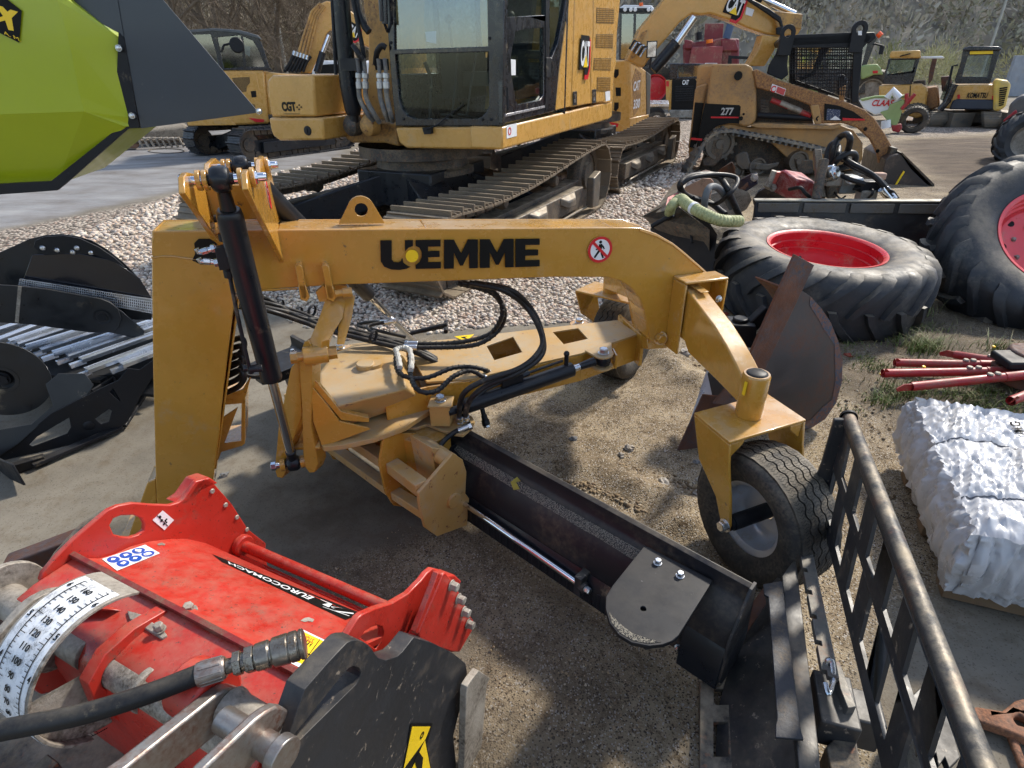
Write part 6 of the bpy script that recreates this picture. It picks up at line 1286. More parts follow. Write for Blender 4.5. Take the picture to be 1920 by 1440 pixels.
# printing and tied seams lie on the film
from mathutils.bvhtree import BVHTree
_bv = BVHTree.FromPolygons([V(p) for p in b.v], b.f)
def drop(x, y, lift=.0015):
    p = o0+xb*x+yb*y+V((0, 0, 1)); h = _bv.ray_cast(p, V((0, 0, -1))); return (h[0] if h[0] else V((p.x, p.y, HZ)))+V((0, 0, lift))
def film_line(pts, r=.0028, mat=SBLK, name='film_print', n=14):
    P = []
    for i in range(len(pts)-1):
        for k in range(n): t = k/n; P.append(drop(pts[i][0]*(1-t)+pts[i+1][0]*t, pts[i][1]*(1-t)+pts[i+1][1]*t))
    b = MB(); b.tube(P, r, 4, caps=False); return build(name, b, mat, BG, 0)
GRYP = M('grey_film_print', lin((92, 94, 100)), .5)
for ys in (.225, .605): film_line([(x/10, ys+.03*sin(x/2)) for x in range(0, 12)], .0035, GRYP, 'tie_string')
film_line([(.45+.05*sin(y/2), y/10) for y in range(0, 9)], .002, GRYP, 'fold_seam')
def film_text(s, x, y, h, ang=0., mat=SBLK):
    cu = bpy.data.curves.new('lettering', 'FONT'); cu.body = s; cu.size = 1; cu.offset = .02; cu.resolution_u = 3; ob = bpy.data.objects.new('lettering', cu); me = bpy.data.meshes.new_from_object(ob); off = OFF[BG.name]; ca, sa = cos(ang), sin(ang)
    for v in me.vertices: X_, Y_ = v.co.x*h, v.co.y*h; v.co = drop(x+X_*ca-Y_*sa, y+X_*sa+Y_*ca, .009)-off
    me.materials.clear(); me.materials.append(mat); o = bpy.data.objects.new('film_print', me); link(o, BG); bpy.data.objects.remove(ob)
for s, x, y, h, a in (('EMG', .36, .74, .05, 1.6), ('EMG', .42, .50, .05, 1.7), ('- = -', .40, .36, .05, 1.6), ('EMG', .34, .12, .055, 1.2), ('EMG', .62, .15, .055, .3), ('EMG', .74, -.0+.03, .055, .1), ('EMG', .52, .66, .05, 2.9)): film_text(s, x, y, h, a)
b = MB()
for i in range(3): b.box(o0+xb*(LX/2)+yb*(.08+i*.35)+V((0, 0, .06)), xb*LX, yb*.09, ZU*.08)
for i in range(6): b.box(o0+xb*(.08+i*.22)+yb*(LY/2)+V((0, 0, .108)), xb*.10, yb*(LY-.04), ZU*.016)
build('pallet', b, M('weathered_pallet_wood', lin((122, 98, 72)), .85, dirt=MUD, da=.5, ds=8, bump=.3, bs=30), BG, .003)
b = MB(); q = o0+xb*.62+yb*.40; b.slab([Z(1895, 822, .30), Z(1960, 800, .30), Z(1960, 960, .28), Z(1905, 925, .28), Z(1892, 880, .29)], V((0, 0, .065))); build('tear_opening', b, SBLK, BG, .02)
# ---------------- red steel tubes of a dismantled frame ----------------
TB = thing('tube_frame', 'star shaped bundle of red painted steel tubes lying in the weeds', 'steel frame', (3.4, 3.2, 0))
hub_ = Z(1935, 690, .12)
for i, (x, y, h, x2, y2, h2) in enumerate(((1655, 700, .09, 1925, 695, .13), (1708, 725, .10, 1950, 700, .16), (1677, 680, .07, 1900, 685, .12), (1790, 665, .06, 1900, 682, .12), (1895, 752, .12, 1990, 715, .16))):
    a, c = Z(x, y, h), Z(x2, y2, h2); L0 = a.lerp(c, .72); b = MB(); b.tube([a, L0], [.027, .027], 20, caps=False); b.tube([a+(L0-a)*.001, L0], [.022, .022], 16, caps=False); b.tube([L0, L0+(c-L0)*.02, c], [.031, .030, .03], 18); t = build('tube', b, REDD, TB, 0)
    d = (c-a).normalized(); sdv = d.cross(ZU).normalized()
    b = MB(); b.slab([a+d*.03+ZU*.02, a-d*.05+ZU*.025, a-d*.09-ZU*.0, a-d*.08-ZU*.02, a+d*.02-ZU*.022], sdv*.008) if i in (1, 3) else b.slab([a+d*.02+ZU*.03+sdv*.02, a-d*.005+ZU*.045+sdv*.02, a-d*.005-ZU*.01, a+d*.02-ZU*.01], sdv*.006); build('tube_lug', b, REDD, t, .001)
    for k in (.60, .66):
        b = MB(); q = a.lerp(c, k); b.lathe([(0, .01), (.014, .009), (.018, 0)], q+ZU*.028, ZU, 12); build('bolt', b, STD, t, 0)
b = MB(); b.tube([hub_+V((.0, 0, -.1)), hub_+V((.02, 0, .1))], [.2, .16], 24); b.slab([hub_+V((-.25, -.03, -.02)), hub_+V((.3, -.05, .0)), hub_+V((.3, .08, .0)), hub_+V((-.22, .06, -.02))], V((0, 0, .05))); build('hub', b, RST, TB, .01)
b = MB(); q = Z(1912, 668, .22); b.slab([q+V((-.12, -.09, 0)), q+V((.2, -.09, 0)), q+V((.2, .1, 0)), q+V((-.1, .1, 0))], V((0, 0, -.05))); o = build('rubber_pad', b, BLKM, None, .012, origin=q); tag(o, 'black ribbed rubber pad resting on the red tube bundle', 'rubber pad')
# ---------------- weeds ----------------
def blades(name, spots, mat, label, seed=1):
    rs = random.Random(seed); b = MB()
    for (x, y, n, r, hh) in spots:
        c = Z(x, y)
        for i in range(n):
            if rs.random() < .35: continue
            a = rs.uniform(0, 2*pi); q = c+V((rs.gauss(0, r), rs.gauss(0, r*.7), 0)); h = hh*rs.uniform(.4, 1.1); ln = rs.uniform(.2, 1.1)*h; w = rs.uniform(.0016, .0045); dx = V((cos(a), sin(a), 0)); sx__ = V((-sin(a), cos(a), 0))*w; P = []
            for k in range(5):
                t = k/4; p = q+dx*ln*t*t+V((0, 0, h*(t-.35*t*t))); P += [p-sx__*(1-t*.95), p+sx__*(1-t*.95)]
            b.add(P, [(2*k, 2*k+1, 2*k+3, 2*k+2) for k in range(4)])
    o = build(name, b, mat, None, 0); return tag(o, label, 'grass', kind='stuff')
GRS = M('grass_blades', lin((96, 112, 48)), .6, cv=.3, cvs=30); GRS2 = M('dry_grass_blades', lin((138, 132, 92)), .7, cv=.3, cvs=30)
sp_ = [(1690, 740, 260, .07, .13), (1655, 755, 160, .05, .09), (1640, 690, 160, .07, .06), (1620, 675, 90, .05, .05), (1780, 745, 200, .08, .10), (1830, 760, 160, .07, .09), (1850, 740, 120, .05, .1), (1730, 660, 200, .06, .16), (1720, 650, 140, .09, .12), (1760, 700, 90, .1, .06), (1715, 590, 110, .06, .2), (1690, 640, 100, .1, .08), (1900, 770, 120, .08, .1), (1865, 655, 70, .05, .13), (1590, 650, 80, .08, .06), (1880, 800, 150, .10, .07), (1560, 720, 40, .05, .05), (1730, 620, 120, .12, .08), (1600, 770, 30, .05, .05)]
blades('grass', sp_, GRS, 'green weeds and grass growing around the red tubes')
blades('dry_grass', [(x+8, y-4, n//2, r*1.3, h*1.15) for x, y, n, r, h in sp_], GRS2, 'dry straw coloured grass among the green weeds', 4)
for i, (x, y, h) in enumerate(((1732, 688, .11), (1863, 650, .14), (1652, 702, .05))):
    q = Z(x, y, h); F_ = thing('dandelion', ['small yellow flower in front of the second red tube', 'small yellow flower under the leaning wheel', 'small yellow flower at the tip of the longest red tube'][i], 'flower', (q.x, q.y, 0), 'yellow flowers in the weeds')
    b = MB(); b.tube([V((q.x, q.y, 0)), q], [.002, .0015], 5); build('stem', b, GRS, F_); b = MB(); b.lathe([(0, .008), (.010, .006), (.012, 0), (.004, -.006)], q, V((.2, -.3, 1)), 12); build('petals', b, SYEL, F_)
# ---------------- heap of attachments behind the arch ----------------
def part(parent, name, f, mat, bev=.002, **k):
    b = MB(); f(b); return build(name, b, mat, parent, bev, **k)
H1 = thing('ripper_attachment', 'black plate steel attachment with ribbed cream suction hose on top', 'attachment', (1.3, 4.4, 0))
def zs(pts): return [Z(x, y, h) for x, y, h in pts]
part(H1, 'side_plate', lambda b: b.slab(zs([(1205, 405, .62), (1260, 378, .75), (1330, 430, .72), (1330, 500, .35), (1300, 500, .2), (1240, 440, .45)]), V((.02, .05, -.02))), BLKO)
part(H1, 'cover_plate', lambda b: b.slab(zs([(1255, 385, .74), (1318, 398, .74), (1345, 440, .66), (1332, 540, .2), (1275, 520, .2), (1225, 430, .5)]), V((0, .12, -.03))), BLKM)
part(H1, 'fin_plate', lambda b: b.slab(zs([(1203, 406, .60), (1236, 383, .70), (1262, 345, .80), (1285, 330, .85), (1270, 360, .8), (1252, 392, .72), (1215, 412, .58)]), V((.05, .02, -.02))), BLKO)
part(H1, 'red_bracket', lambda b: b.slab(zs([(1248, 385, .74), (1252, 370, .78), (1272, 360, .8), (1268, 372, .76), (1256, 388, .72)]), V((.02, .05, -.01))), REDD)
part(H1, 'strut', lambda b: (b.cyl(Z(1222, 424, .60), Z(1262, 402, .72), .02), b.tube([Z(1290, 400, .7), Z(1298, 455, .55)], .012, 8)), BLKM)
CRM = M('cream_suction_hose', lin((176, 178, 128)), .6, dirt=lin((110, 116, 70)), da=.5, ds=6)
hp_ = spline(zs([(1255, 400, .72), (1260, 386, .80), (1276, 374, .84), (1290, 384, .83), (1318, 400, .80), (1350, 413, .76), (1388, 415, .72)]), 40)
b = MB(); b.tube(hp_, [.040+.006*abs(sin(i*.55)) if i > 60 else .041 for i in range(len(hp_))], 18); o = build('suction_hose', b, CRM, None, 0, origin=hp_[0]); tag(o, 'ribbed cream yellow suction hose bent over the black attachment', 'hose')
part(o, 'hose_clamp', lambda b: b.tube([hp_[135], hp_[141]], [.049, .049], 18), WHT, 0)
H2 = thing('sweeper_head', 'dismantled red and dark blue sweeper head half hidden behind black hoses', 'attachment', (2.1, 6.2, 0))
part(H2, 'red_drum_cover', lambda b: b.slab(zs([(1444, 357, .62), (1453, 322, .80), (1470, 318, .84), (1492, 335, .80), (1502, 372, .60), (1492, 382, .5)]), V((.25, .1, -.05))), M('scuffed_red', lin((150, 40, 46)), .45, dirt=lin((200, 180, 176)), da=.4, ds=7), .02)
part(H2, 'pink_rail', lambda b: b.beam(Z(1443, 350, .66), Z(1456, 322, .82), .09, .03), M('faded_pink', lin((214, 110, 98)), .5), .004)
part(H2, 'ram', lambda b: (b.cyl(Z(1440, 350, .68), Z(1452, 320, .84), .028), b.cyl(Z(1438, 352, .66), Z(1444, 344, .70), .04)), STD, .002)
NAVY = M('navy_blue_paint', lin((22, 28, 46)), .35, coat=.2, dirt=DUST, da=.2, ds=8)
part(H2, 'side_plate', lambda b: b.slab(zs([(1411, 376, .5), (1423, 360, .58), (1452, 344, .68), (1478, 362, .56), (1487, 380, .46), (1412, 384, .42)]), V((.03, .08, 0))), NAVY, .01)
part(H2, 'side_plate', lambda b: b.slab(zs([(1380, 342, .62), (1408, 327, .74), (1420, 325, .76), (1421, 345, .66), (1395, 362, .55), (1385, 358, .55)]), V((.03, .08, 0))), NAVY, .01)
for x, y, h in ((1449, 352, .66), (1482, 376, .50), (1414, 333, .74), (1487, 368, .52)): part(H2, 'bolt', lambda b: b.hex(Z(x, y, h), V((.1, -1, .3)), .03, .03), STD, 0)
TIMB = M('pale_pink_timber', lin((196, 160, 138)), .8, bump=.3, bs=20, dirt=MUD, da=.3)
H3 = thing('concrete_block', 'pale pink concrete block inside the loop of black hose', 'block', (1.9, 5.5, 0))
part(H3, 'block_body', lambda b: b.slab(zs([(1280, 352, .75), (1316, 334, .85), (1333, 333, .85), (1340, 340, .82), (1315, 362, .7), (1290, 364, .68)]), V((.02, .1, -.2))), TIMB, .012)
for (lab, pts, m) in (('grey plate bracket with hook shaped ear in the attachment heap', [(1330, 365, .6), (1362, 352, .66), (1392, 355, .66), (1405, 362, .6), (1410, 375, .5), (1400, 392, .4), (1375, 405, .38), (1345, 395, .45)], STD), ('brown angled steel flap standing behind the hose loop', [(1348, 318, .80), (1372, 304, .86), (1378, 312, .84), (1380, 330, .7), (1352, 328, .72)], RST), ('bent rusty lever standing beside the navy plate', [(1382, 358, .62), (1398, 345, .7), (1402, 340, .74), (1404, 348, .7), (1390, 362, .6)], RST), ('thin pale board lying across the heap behind the hoses', [(1298, 326, .75), (1324, 318, .8), (1342, 324, .78), (1300, 330, .73)], TIMB)):
    T_ = thing('scrap_plate', lab, 'steel plate', tuple(Z(*pts[0][:2])), None); part(T_, 'plate', lambda b: b.slab(zs(pts), V((.02, .08, -.03))), m, .006)
bs_r = [Z(1400, 350, .5), Z(1500, 350, .5)]
MUDH = thing('soil_heap', 'low dark heap of soil and scrap under the attachments', 'soil heap', (2.0, 5.6, 0)); MUDH['kind'] = 'stuff'
b = MB(); n_ = 40; vs = []
for j in range(n_+1):
    for i in range(n_+1):
        u, v = i/n_*2-1, j/n_*2-1; e = max(0, 1-u*u-v*v)**.7; p = V((1.95+u*.95, 5.6+v*.75, 0)); vs.append(p+V((0, 0, -.02+e*(.36+.18*noise.noise(p*3)+.07*noise.noise(p*11)))))
b.add(vs, [(j*(n_+1)+i, j*(n_+1)+i+1, (j+1)*(n_+1)+i+1, (j+1)*(n_+1)+i) for j in range(n_) for i in range(n_)]); build('soil_heap', b, M('dark_soil', lin((84, 76, 64)), .9, bump=.5, bs=30, dirt=DUST, da=.4, ds=9), MUDH)
def loosehose(pts, r, label, mat=HOSE, n=10):
    P = spline(zs(pts), n); b = MB(); b.tube(P, r, 12); o = build('rubber_hose', b, mat, None, 0, origin=P[0]); return tag(o, label, 'hose', 'black hoses thrown over the attachments')
loosehose([(1360, 402, .55), (1330, 380, .62), (1290, 368, .72), (1275, 350, .84), (1285, 335, .9), (1310, 328, .92), (1345, 330, .9), (1362, 350, .84), (1372, 372, .74), (1382, 395, .62), (1390, 412, .5)], .028, 'thick black hose coiled in a wide loop over the concrete block')
loosehose([(1320, 396, .66), (1322, 372, .78), (1330, 352, .86), (1345, 352, .84), (1362, 370, .74), (1372, 390, .64)], .030, 'grey arched hose inside the wide black loop', M('grey_hose', lin((96, 98, 98)), .6))
loosehose([(1300, 372, .74), (1340, 382, .66), (1365, 366, .78), (1382, 345, .86), (1378, 332, .9), (1345, 327, .93), (1300, 332, .93), (1278, 345, .88)], .020, 'thin black hose crossing the coil behind the arch')
# ---------------- dozer blade with hydraulics ----------------
H4 = thing('dozer_blade', 'long black steel blade with worn top edge and valve block on it', 'dozer blade', (3.0, 6.0, 0))
t0_, t1_ = Z(1416, 378, .62), Z(1773, 380, .66); bdv = (t1_-t0_).normalized(); bl = (t1_-t0_).length
part(H4, 'front_sheet', lambda b: b.slab([t0_, t1_, V((t1_.x, t1_.y-.10, .03)), V((t0_.x, t0_.y-.10, .03))], V((0, .02, 0))), M('dark_brown_steel', lin((42, 38, 38)), .5, dirt=MUD, da=.3, ds=3, coat=.1), .003)
part(H4, 'end_cheek', lambda b: b.slab([t0_, t0_+bdv*.16-ZU*.06, V((t0_.x+.15, t0_.y-.16, .03)), V((t0_.x, t0_.y-.16, .03))], V((0, -.02, 0))), BLKM, .003)
part(H4, 'top_edge', lambda b: b.beam(t0_+V((0, .03, .012)), t1_+V((0, .03, .012)), .10, .012), M('worn_bright_edge', lin((186, 178, 160)), .4, .3, dirt=(.03, .03, .03), da=.3, ds=3), .003)
for k in range(4):
    a, c = t0_+bdv*(bl*(k*.25+.015)), t0_+bdv*(bl*(k*.25+.238)); part(H4, 'edge_segment', lambda b: b.beam(a-ZU*.05+V((0, -.03, 0)), c-ZU*.05+V((0, -.03, 0)), .02, .085), M('edge_grey', lin((112, 108, 104)), .5, .3, dirt=MUD, da=.5, ds=6) if k == 0 else bpy.data.materials['edge_grey'], .003)
part(H4, 'rear_frame', lambda b: (b.beam(Z(1552, 375, .6)+V((0, .3, -.2)), Z(1640, 370, .6)+V((0, .3, -.2)), .3, .2), b.beam(Z(1540, 372, .62), Z(1532, 282, 1.02), .07, .05), b.cyl(Z(1530, 375, .64), Z(1545, 300, .98), .045)), BLKO, .005)
VALM = M('cast_grey_valve', lin((128, 134, 136)), .55, .3, dirt=MUD, da=.4, ds=9)
for (x, y, h, w, hh, m) in ((1586, 345, .74, .17, .17, VALM), (1602, 338, .80, .13, .06, WHT), (1561, 335, .80, .15, .13, STD), (1625, 348, .74, .2, .10, BLKM), (1560, 355, .70, .10, .16, BLKO), (1624, 365, .66, .16, .10, STD), (1648, 330, .72, .12, .07, TIMB)):
    q = Z(x, y, h); part(H4, 'valve_block', lambda b: b.box(q, (w, 0, 0), (0, w*.8, 0), (0, 0, hh)), m, .015)
for P_, r in (([(1552, 362, .66), (1548, 320, .86), (1552, 285, 1.02), (1562, 268, 1.10), (1572, 275, 1.06), (1570, 290, 1.0), (1560, 300, .94)], .026), ([(1558, 320, .86), (1562, 280, 1.06), (1574, 258, 1.16), (1588, 252, 1.2), (1594, 262, 1.16), (1590, 282, 1.05), (1580, 300, .95)], .030), ([(1556, 300, .95), (1564, 320, .86), (1590, 335, .82), (1622, 345, .78)], .022), ([(1560, 312, .9), (1572, 298, .98), (1592, 287, 1.03), (1604, 292, 1.0), (1598, 308, .92), (1572, 316, .88)], .030), ([(1582, 296, .98), (1600, 308, .95), (1636, 328, .86), (1658, 350, .76), (1678, 372, .64)], .024), ([(1585, 305, .94), (1610, 318, .9), (1645, 335, .82), (1662, 352, .74), (1672, 370, .66)], .024), ([(1638, 365, .66), (1650, 356, .72), (1672, 358, .72), (1684, 372, .62)], .012), ([(1545, 340, .78), (1560, 355, .7), (1575, 372, .64), (1585, 368, .64)], .009), ([(1480, 355, .68), (1500, 352, .72), (1510, 362, .68), (1522, 374, .62)], .018), ([(1600, 355, .72), (1630, 352, .73), (1636, 362, .70), (1628, 372, .64)], .012)):
    o = hose(zs(P_), r, 0, par=H4)
for (x, y, x2, y2) in ((1660, 352, 1677, 374), (1652, 355, 1668, 375), (1538, 350, 1530, 372)):
    part(H4, 'hose_ferrule', lambda b: b.cyl(Z(x, y, .74), Z(x2, y2, .64), .030, seg=12), ZNC, .002)
part(H4, 'gear_pump', lambda b: b.lathe([(.0, .07), (.05, .07), (.055, .05), (.075, .045), (.075, -.04), (0, -.04)], Z(1557, 325, .86), V((.5, -.6, .3)), 20), ZNC, .002)
# ---------------- tracks ----------------
TRK = M('worn_track_steel', lin((108, 98, 86)), .55, .45, dirt=lin((132, 116, 96)), da=.75, ds=6, bump=.35, bs=60, top=.6)
TRKD = M('dark_track_steel', lin((46, 48, 54)), .5, .3, dirt=lin((98, 92, 84)), da=.4, ds=5, bump=.2, bs=50)
def track(parent, yc, w, path, pitch=.19, mat=TRK, frame=BLKO, grous=.03, rollers=7, side=1, L0=1.5, cover=True):
    """steel crawler track: shoes with grousers following a closed (x,z) path"""
    P = [V((x, 0, z)) for x, z in path]; n = len(P); seg = [(P[(i+1) % n]-P[i]).length for i in range(n)]; tot = sum(seg); N = max(8, int(round(tot/pitch))); b = MB(); ch = MB()
    def at(s):
        s %= tot; i = 0
        while s > seg[i]: s -= seg[i]; i += 1
        d = (P[(i+1) % n]-P[i]).normalized(); return P[i]+d*s, d
    for k in range(N):
        s = k*tot/N; p0, _ = at(s-pitch*.3); p1, _ = at(s+pitch*.3); d = (p1-p0).normalized(); p = (p0+p1)/2; nr = V((d.z, 0, -d.x)); c = p+V((0, yc, 0)); pt = pitch*.94
        b.box(c+nr*-.010, d*pt, V((0, w, 0)), nr*.02)
        for t, gh, gw in ((-.40, .05, .022), (-.02, .018, .02), (.32, .018, .02)): b.box(c+nr*(gh*.5-.002)+d*pitch*t, d*gw, V((0, w*.99, 0)), nr*gh)
        for sy in (-1, 1): ch.box(c+nr*-.07+V((0, sy*w*.14, 0)), d*pitch*.86, V((0, .05, 0)), nr*.10)
    t = build('track_shoes', b, mat, parent, 0, smooth=False); build('track_chain', ch, BLKO, t, 0, smooth=False)
    return t
def ring_path(x1, z1, r1, x0, z0, r0, sag=.04, n=10):
    """front wheel (x1) and rear wheel (x0), clockwise seen from the machine's left: returns outer path"""
    P = []
    for k in range(n+1): a = -pi/2+pi*k/n; P.append((x1+cos(a)*r1, z1+sin(a)*r1))
    for k in range(1, 8): t = k/8; P.append((x1+(x0-x1)*t, (z1+r1)*(1-t)+(z0+r0)*t-sag*sin(pi*t)*(1-t)*1.6))
    for k in range(n+1): a = pi/2+pi*k/n; P.append((x0+cos(a)*r0, z0+sin(a)*r0))
    return P
def undercarriage(parent, gauge, w, x1, z1, r1, x0, z0, r0, mat=TRK, fmat=BLKO, pitch=.19, sag=.04, cover=True, tb=1.):
    for sd_ in (1, -1):
        yc = sd_*gauge/2; track(parent, yc, w, ring_path(x1, z1, r1, x0, z0, r0, sag), pitch, mat)
        b = MB(); yo = yc+sd_*w*.30
        b.bx(x0+r0*.7, x1-r1*.3, yc-w*.16, yc+w*.16, .16*tb, z1+r1*.25); b.slab([V((x0+r0*1.0, yc+sd_*w*.16, .16*tb)), V((x1-r1*.8, yc+sd_*w*.16, .16*tb)), V((x1-r1*.9, yc+sd_*w*.16, z1+r1*.12)), V((x0+r0*1.2, yc+sd_*w*.16, z1+r1*.12))], V((0, sd_*w*.22, 0)))
        fr_ = build('track_frame', b, fmat, parent, .012)
        if cover:
            b = MB(); b.slab([V((x0+.35, yc+sd_*w*.39, .12)), V((x1-.5, yc+sd_*w*.39, .12)), V((x1-.55, yc+sd_*w*.39, .15)), V((x0+.4, yc+sd_*w*.39, .15))], V((0, sd_*.04, 0)))
            for xx in (-.9, .0, .9): b.slab([V((xx-.25, yc+sd_*w*.38, z1+r1*.12)), V((xx+.25, yc+sd_*w*.38, z1+r1*.12)), V((xx+.12, yc+sd_*w*.50, z1-r1*.05)), V((xx-.12, yc+sd_*w*.50, z1-r1*.05))], V((0, 0, -.09)))
            b.slab([V((x0+.15, yc+sd_*w*.40, .10)), V((x0+.42, yc+sd_*w*.40, .12)), V((x0+.42, yc+sd_*w*.40, .5)), V((x0+.15, yc+sd_*w*.40, .56))], V((0, sd_*.10, 0)))
            build('track_guard', b, BLKM if fmat is not BLKO else M_GD, fr_, .015)
        for xx, rr, zz in [(x1, r1*.84, z1), (x0, r0*.80, z0)]:
            b = MB(); b.lathe([(0, -w*.2), (rr*.5, -w*.2), (rr*.55, -w*.14), (rr*.9, -w*.14), (rr, -w*.06), (rr, w*.06), (rr*.9, w*.14), (rr*.55, w*.14), (rr*.5, w*.2), (0, w*.2)], V((xx, yc, zz)), V((0, 1, 0)), 28); build('idler_wheel', b, BLKO, parent, 0)
        b = MB(); n_ = 7
        for k in range(n_): xx = x0+(x1-x0)*(k+.5)/n_; b.lathe([(0, -w*.19), (.08*tb, -w*.19), (.10*tb, -w*.1), (.10*tb, w*.1), (.08*tb, w*.19), (0, w*.19)], V((xx, yc, .13*tb)), V((0, 1, 0)), 14)
        build('track_rollers', b, BLKO, parent, 0)
        for xx in (x0+(x1-x0)*.3, x0+(x1-x0)*.66):
            b = MB(); b.lathe([(0, -w*.2), (.05, -w*.2), (.075, -w*.12), (.06, 0), (.075, w*.12), (.05, w*.2), (0, w*.2)], V((xx, yc, z1+r1-.16*tb)), V((0, 1, 0)), 16); build('carrier_roller', b, BLKO, parent, 0)
    b = MB(); L_ = (x1-x0)*.30; g = gauge/2
    for sx in (1, -1):
        for sy in (1, -1): b.slab([V((sx*.15, sy*.25, .80*tb)), V((sx*.55, sy*.12, .78*tb)), V((sx*L_*1.25, sy*(g-w*.12), z1+r1*.1)), V((sx*L_*.65, sy*(g-w*.12), z1+r1*.1))], V((0, 0, -.34*tb)))
    b.bx(-.6*tb, .6*tb, -.5*tb, .5*tb, .42*tb, .80*tb); build('car_body', b, BLK, parent, .02)
    b = MB(); b.lathe([(0, .90*tb), (.52*tb, .90*tb), (.54*tb, .80*tb), (.60*tb, .78*tb), (.60*tb, .72*tb), (.48*tb, .70*tb), (.46*tb, .5*tb)], V((0, 0, 0)), ZU, 40); b.lathe([(.72*tb, 1.04*tb), (.72*tb, .92*tb), (.60*tb, .90*tb)], V((0, 0, 0)), ZU, 40); build('slew_ring', b, BLKO, parent, 0)
M_GD = M('grey_track_guard', lin((84, 84, 82)), .5, .4, dirt=lin((120, 106, 88)), da=.6, ds=6, bump=.15, bs=60, top=.6)
def local_thing(name, label, cat, C, f, group=None): return thing(name, label, cat, (C[0], C[1], 0), group, atan2(f[1], f[0]), local=True)
# ---------------- big excavator in the middle ----------------
XC = (-1.02, 7.28); XF = V((-.45, -.893, 0)).normalized()
XA = local_thing('excavator', 'large yellow tracked excavator with black cab and side toolbox parked on the gravel', 'excavator', XC, XF, 'yellow tracked excavators')
undercarriage(XA, 2.52, .62, 1.85, .36, .36, -1.98, .46, .42, sag=.10)
# upper structure is picked on its front plane and its side plane, then brought into the machine's frame
MI = (Matrix.Translation((XC[0], XC[1], 0)) @ Matrix.Rotation(atan2(XF.y, XF.x), 4, 'Z')).inverted()
nf2 = V((-.418, -.908, 0)).normalized(); ns2 = V((.908, -.418, 0)).normalized(); Pc = V((-.046, 6.0, 0))
def F2(x, y, d=0.): return MI @ ON(x, y, Pc+nf2*d, nf2)
def S2(x, y, d=0.): return MI @ ON(x, y, Pc+ns2*d, ns2)
R3 = MI.to_3x3(); nfl = R3 @ nf2; nsl = R3 @ ns2
def fs_(name, pts, th, mat, d=0., bev=.01, par=XA, holes=(), label=None):
    b = MB(); b.slab([F2(x, y, d) for x, y in pts], -nfl*th, [[F2(x, y, d) for x, y in h] for h in holes]); return build(name, b, mat, par, bev, label=label)
def ss_(name, pts, th, mat, d=0., bev=.008, par=XA, holes=()):
    b = MB(); b.slab([S2(x, y, d) for x, y in pts], -nsl*th, [[S2(x, y, d) for x, y in h] for h in holes]); return build(name, b, mat, par, bev)
fs_('front_sill', [(741, 239), (942, 237), (942, 278), (936, 281), (762, 278), (748, 268)], .5, YELC, 0, .02)
ss_('side_sill', [(942, 238), (1120, 196), (1148, 191), (1148, 218), (1142, 224), (942, 281)], .35, YELC, .0, .02)
UB = MB(); q = [S2(948, 262, -.2), S2(1140, 212, -.2)]
UB.slab([V((q[0].x-.1, q[0].y, 1.08)), V((q[1].x, q[1].y, 1.08)), V((q[1].x, -1.35, 1.08)), V((q[0].x-.1, -.75, 1.08))], V((0, 0, .2))); build('platform', UB, YELC, XA, .01)
cabout = [(722, -40), (946, -40), (944, 100), (943, 236), (742, 236), (736, 180), (727, 60)]
upg = [(737, -30), (913, -30), (915, 87), (739, 93)]; lowg = [(741, 102), (916, 97), (917, 198), (912, 210), (902, 220), (892, 223), (778, 223), (764, 217), (754, 204), (748, 185)]
CABM = M('cab_black', (.010, .011, .016), .28, coat=.3, dirt=DUST, da=.15, ds=9)
cab = fs_('cab', cabout, .05, CABM, .005, .006, holes=[upg, lowg])
gu = MB(); gu.slab([F2(x, y, -.02) for x, y in upg], -nfl*.004); BG1 = glass('windscreen_glass', (.62, .74, .84), .03, .12); build('windscreen', gu, BG1, cab, 0)
gu = MB(); gu.slab([F2(x, y, -.02) for x, y in lowg], -nfl*.004); build('windscreen', gu, glass('lower_windscreen_glass', (.86, .93, .90), .02, .0), cab, 0)
# cab side with door
so_ = [(943, -40), (1073, -40), (1060, 40), (1048, 130), (1041, 208), (943, 232)]
dw1 = [(952, -30), (1023, -30), (1023, 28), (952, 32)]; dw2 = [(967, 60), (980, 55), (1020, 52), (1019, 178), (1012, 188), (972, 196), (967, 188), (959, 140), (958, 105)]; dw3 = [(1031, -30), (1066, -30), (1058, 20), (1046, 80), (1034, 110), (1031, 100)]
cs = ss_('cab_side', so_, .05, CABM, .004, .005, par=cab, holes=[dw1, dw2, dw3])
GS = glass('side_glass', (.84, .9, .86), .03, .03)
for w_ in (dw1, dw2, dw3): gu = MB(); gu.slab([S2(x, y, -.02) for x, y in w_], -nsl*.004); build('window', gu, GS, cs, 0)
ss_('door_edge', [(1024, -40), (1030, -40), (1029, 205), (1023, 207)], .02, BLK, .012, .002, par=cs)
ss_('door_sill', [(948, 214), (1022, 198), (1022, 202), (948, 219)], .02, M('sill_bright', lin((190, 188, 190)), .3, .6), .014, .002, par=cs)
b = MB(); b.tube([S2(951, 170, .02), S2(951, 165, .05), S2(952, 205, .05), S2(952, 210, .02)], .012, 8); build('grab_handle', b, BLKM, cs)
ss_('door_handle', [(1025, 108), (1034, 108), (1034, 145), (1025, 146)], .02, BLKM, .02, .004, par=cs)
ss_('window_sticker', [(958, 111), (967, 112), (967, 141), (959, 141)], .002, WHT, -.016, 0, par=cs)
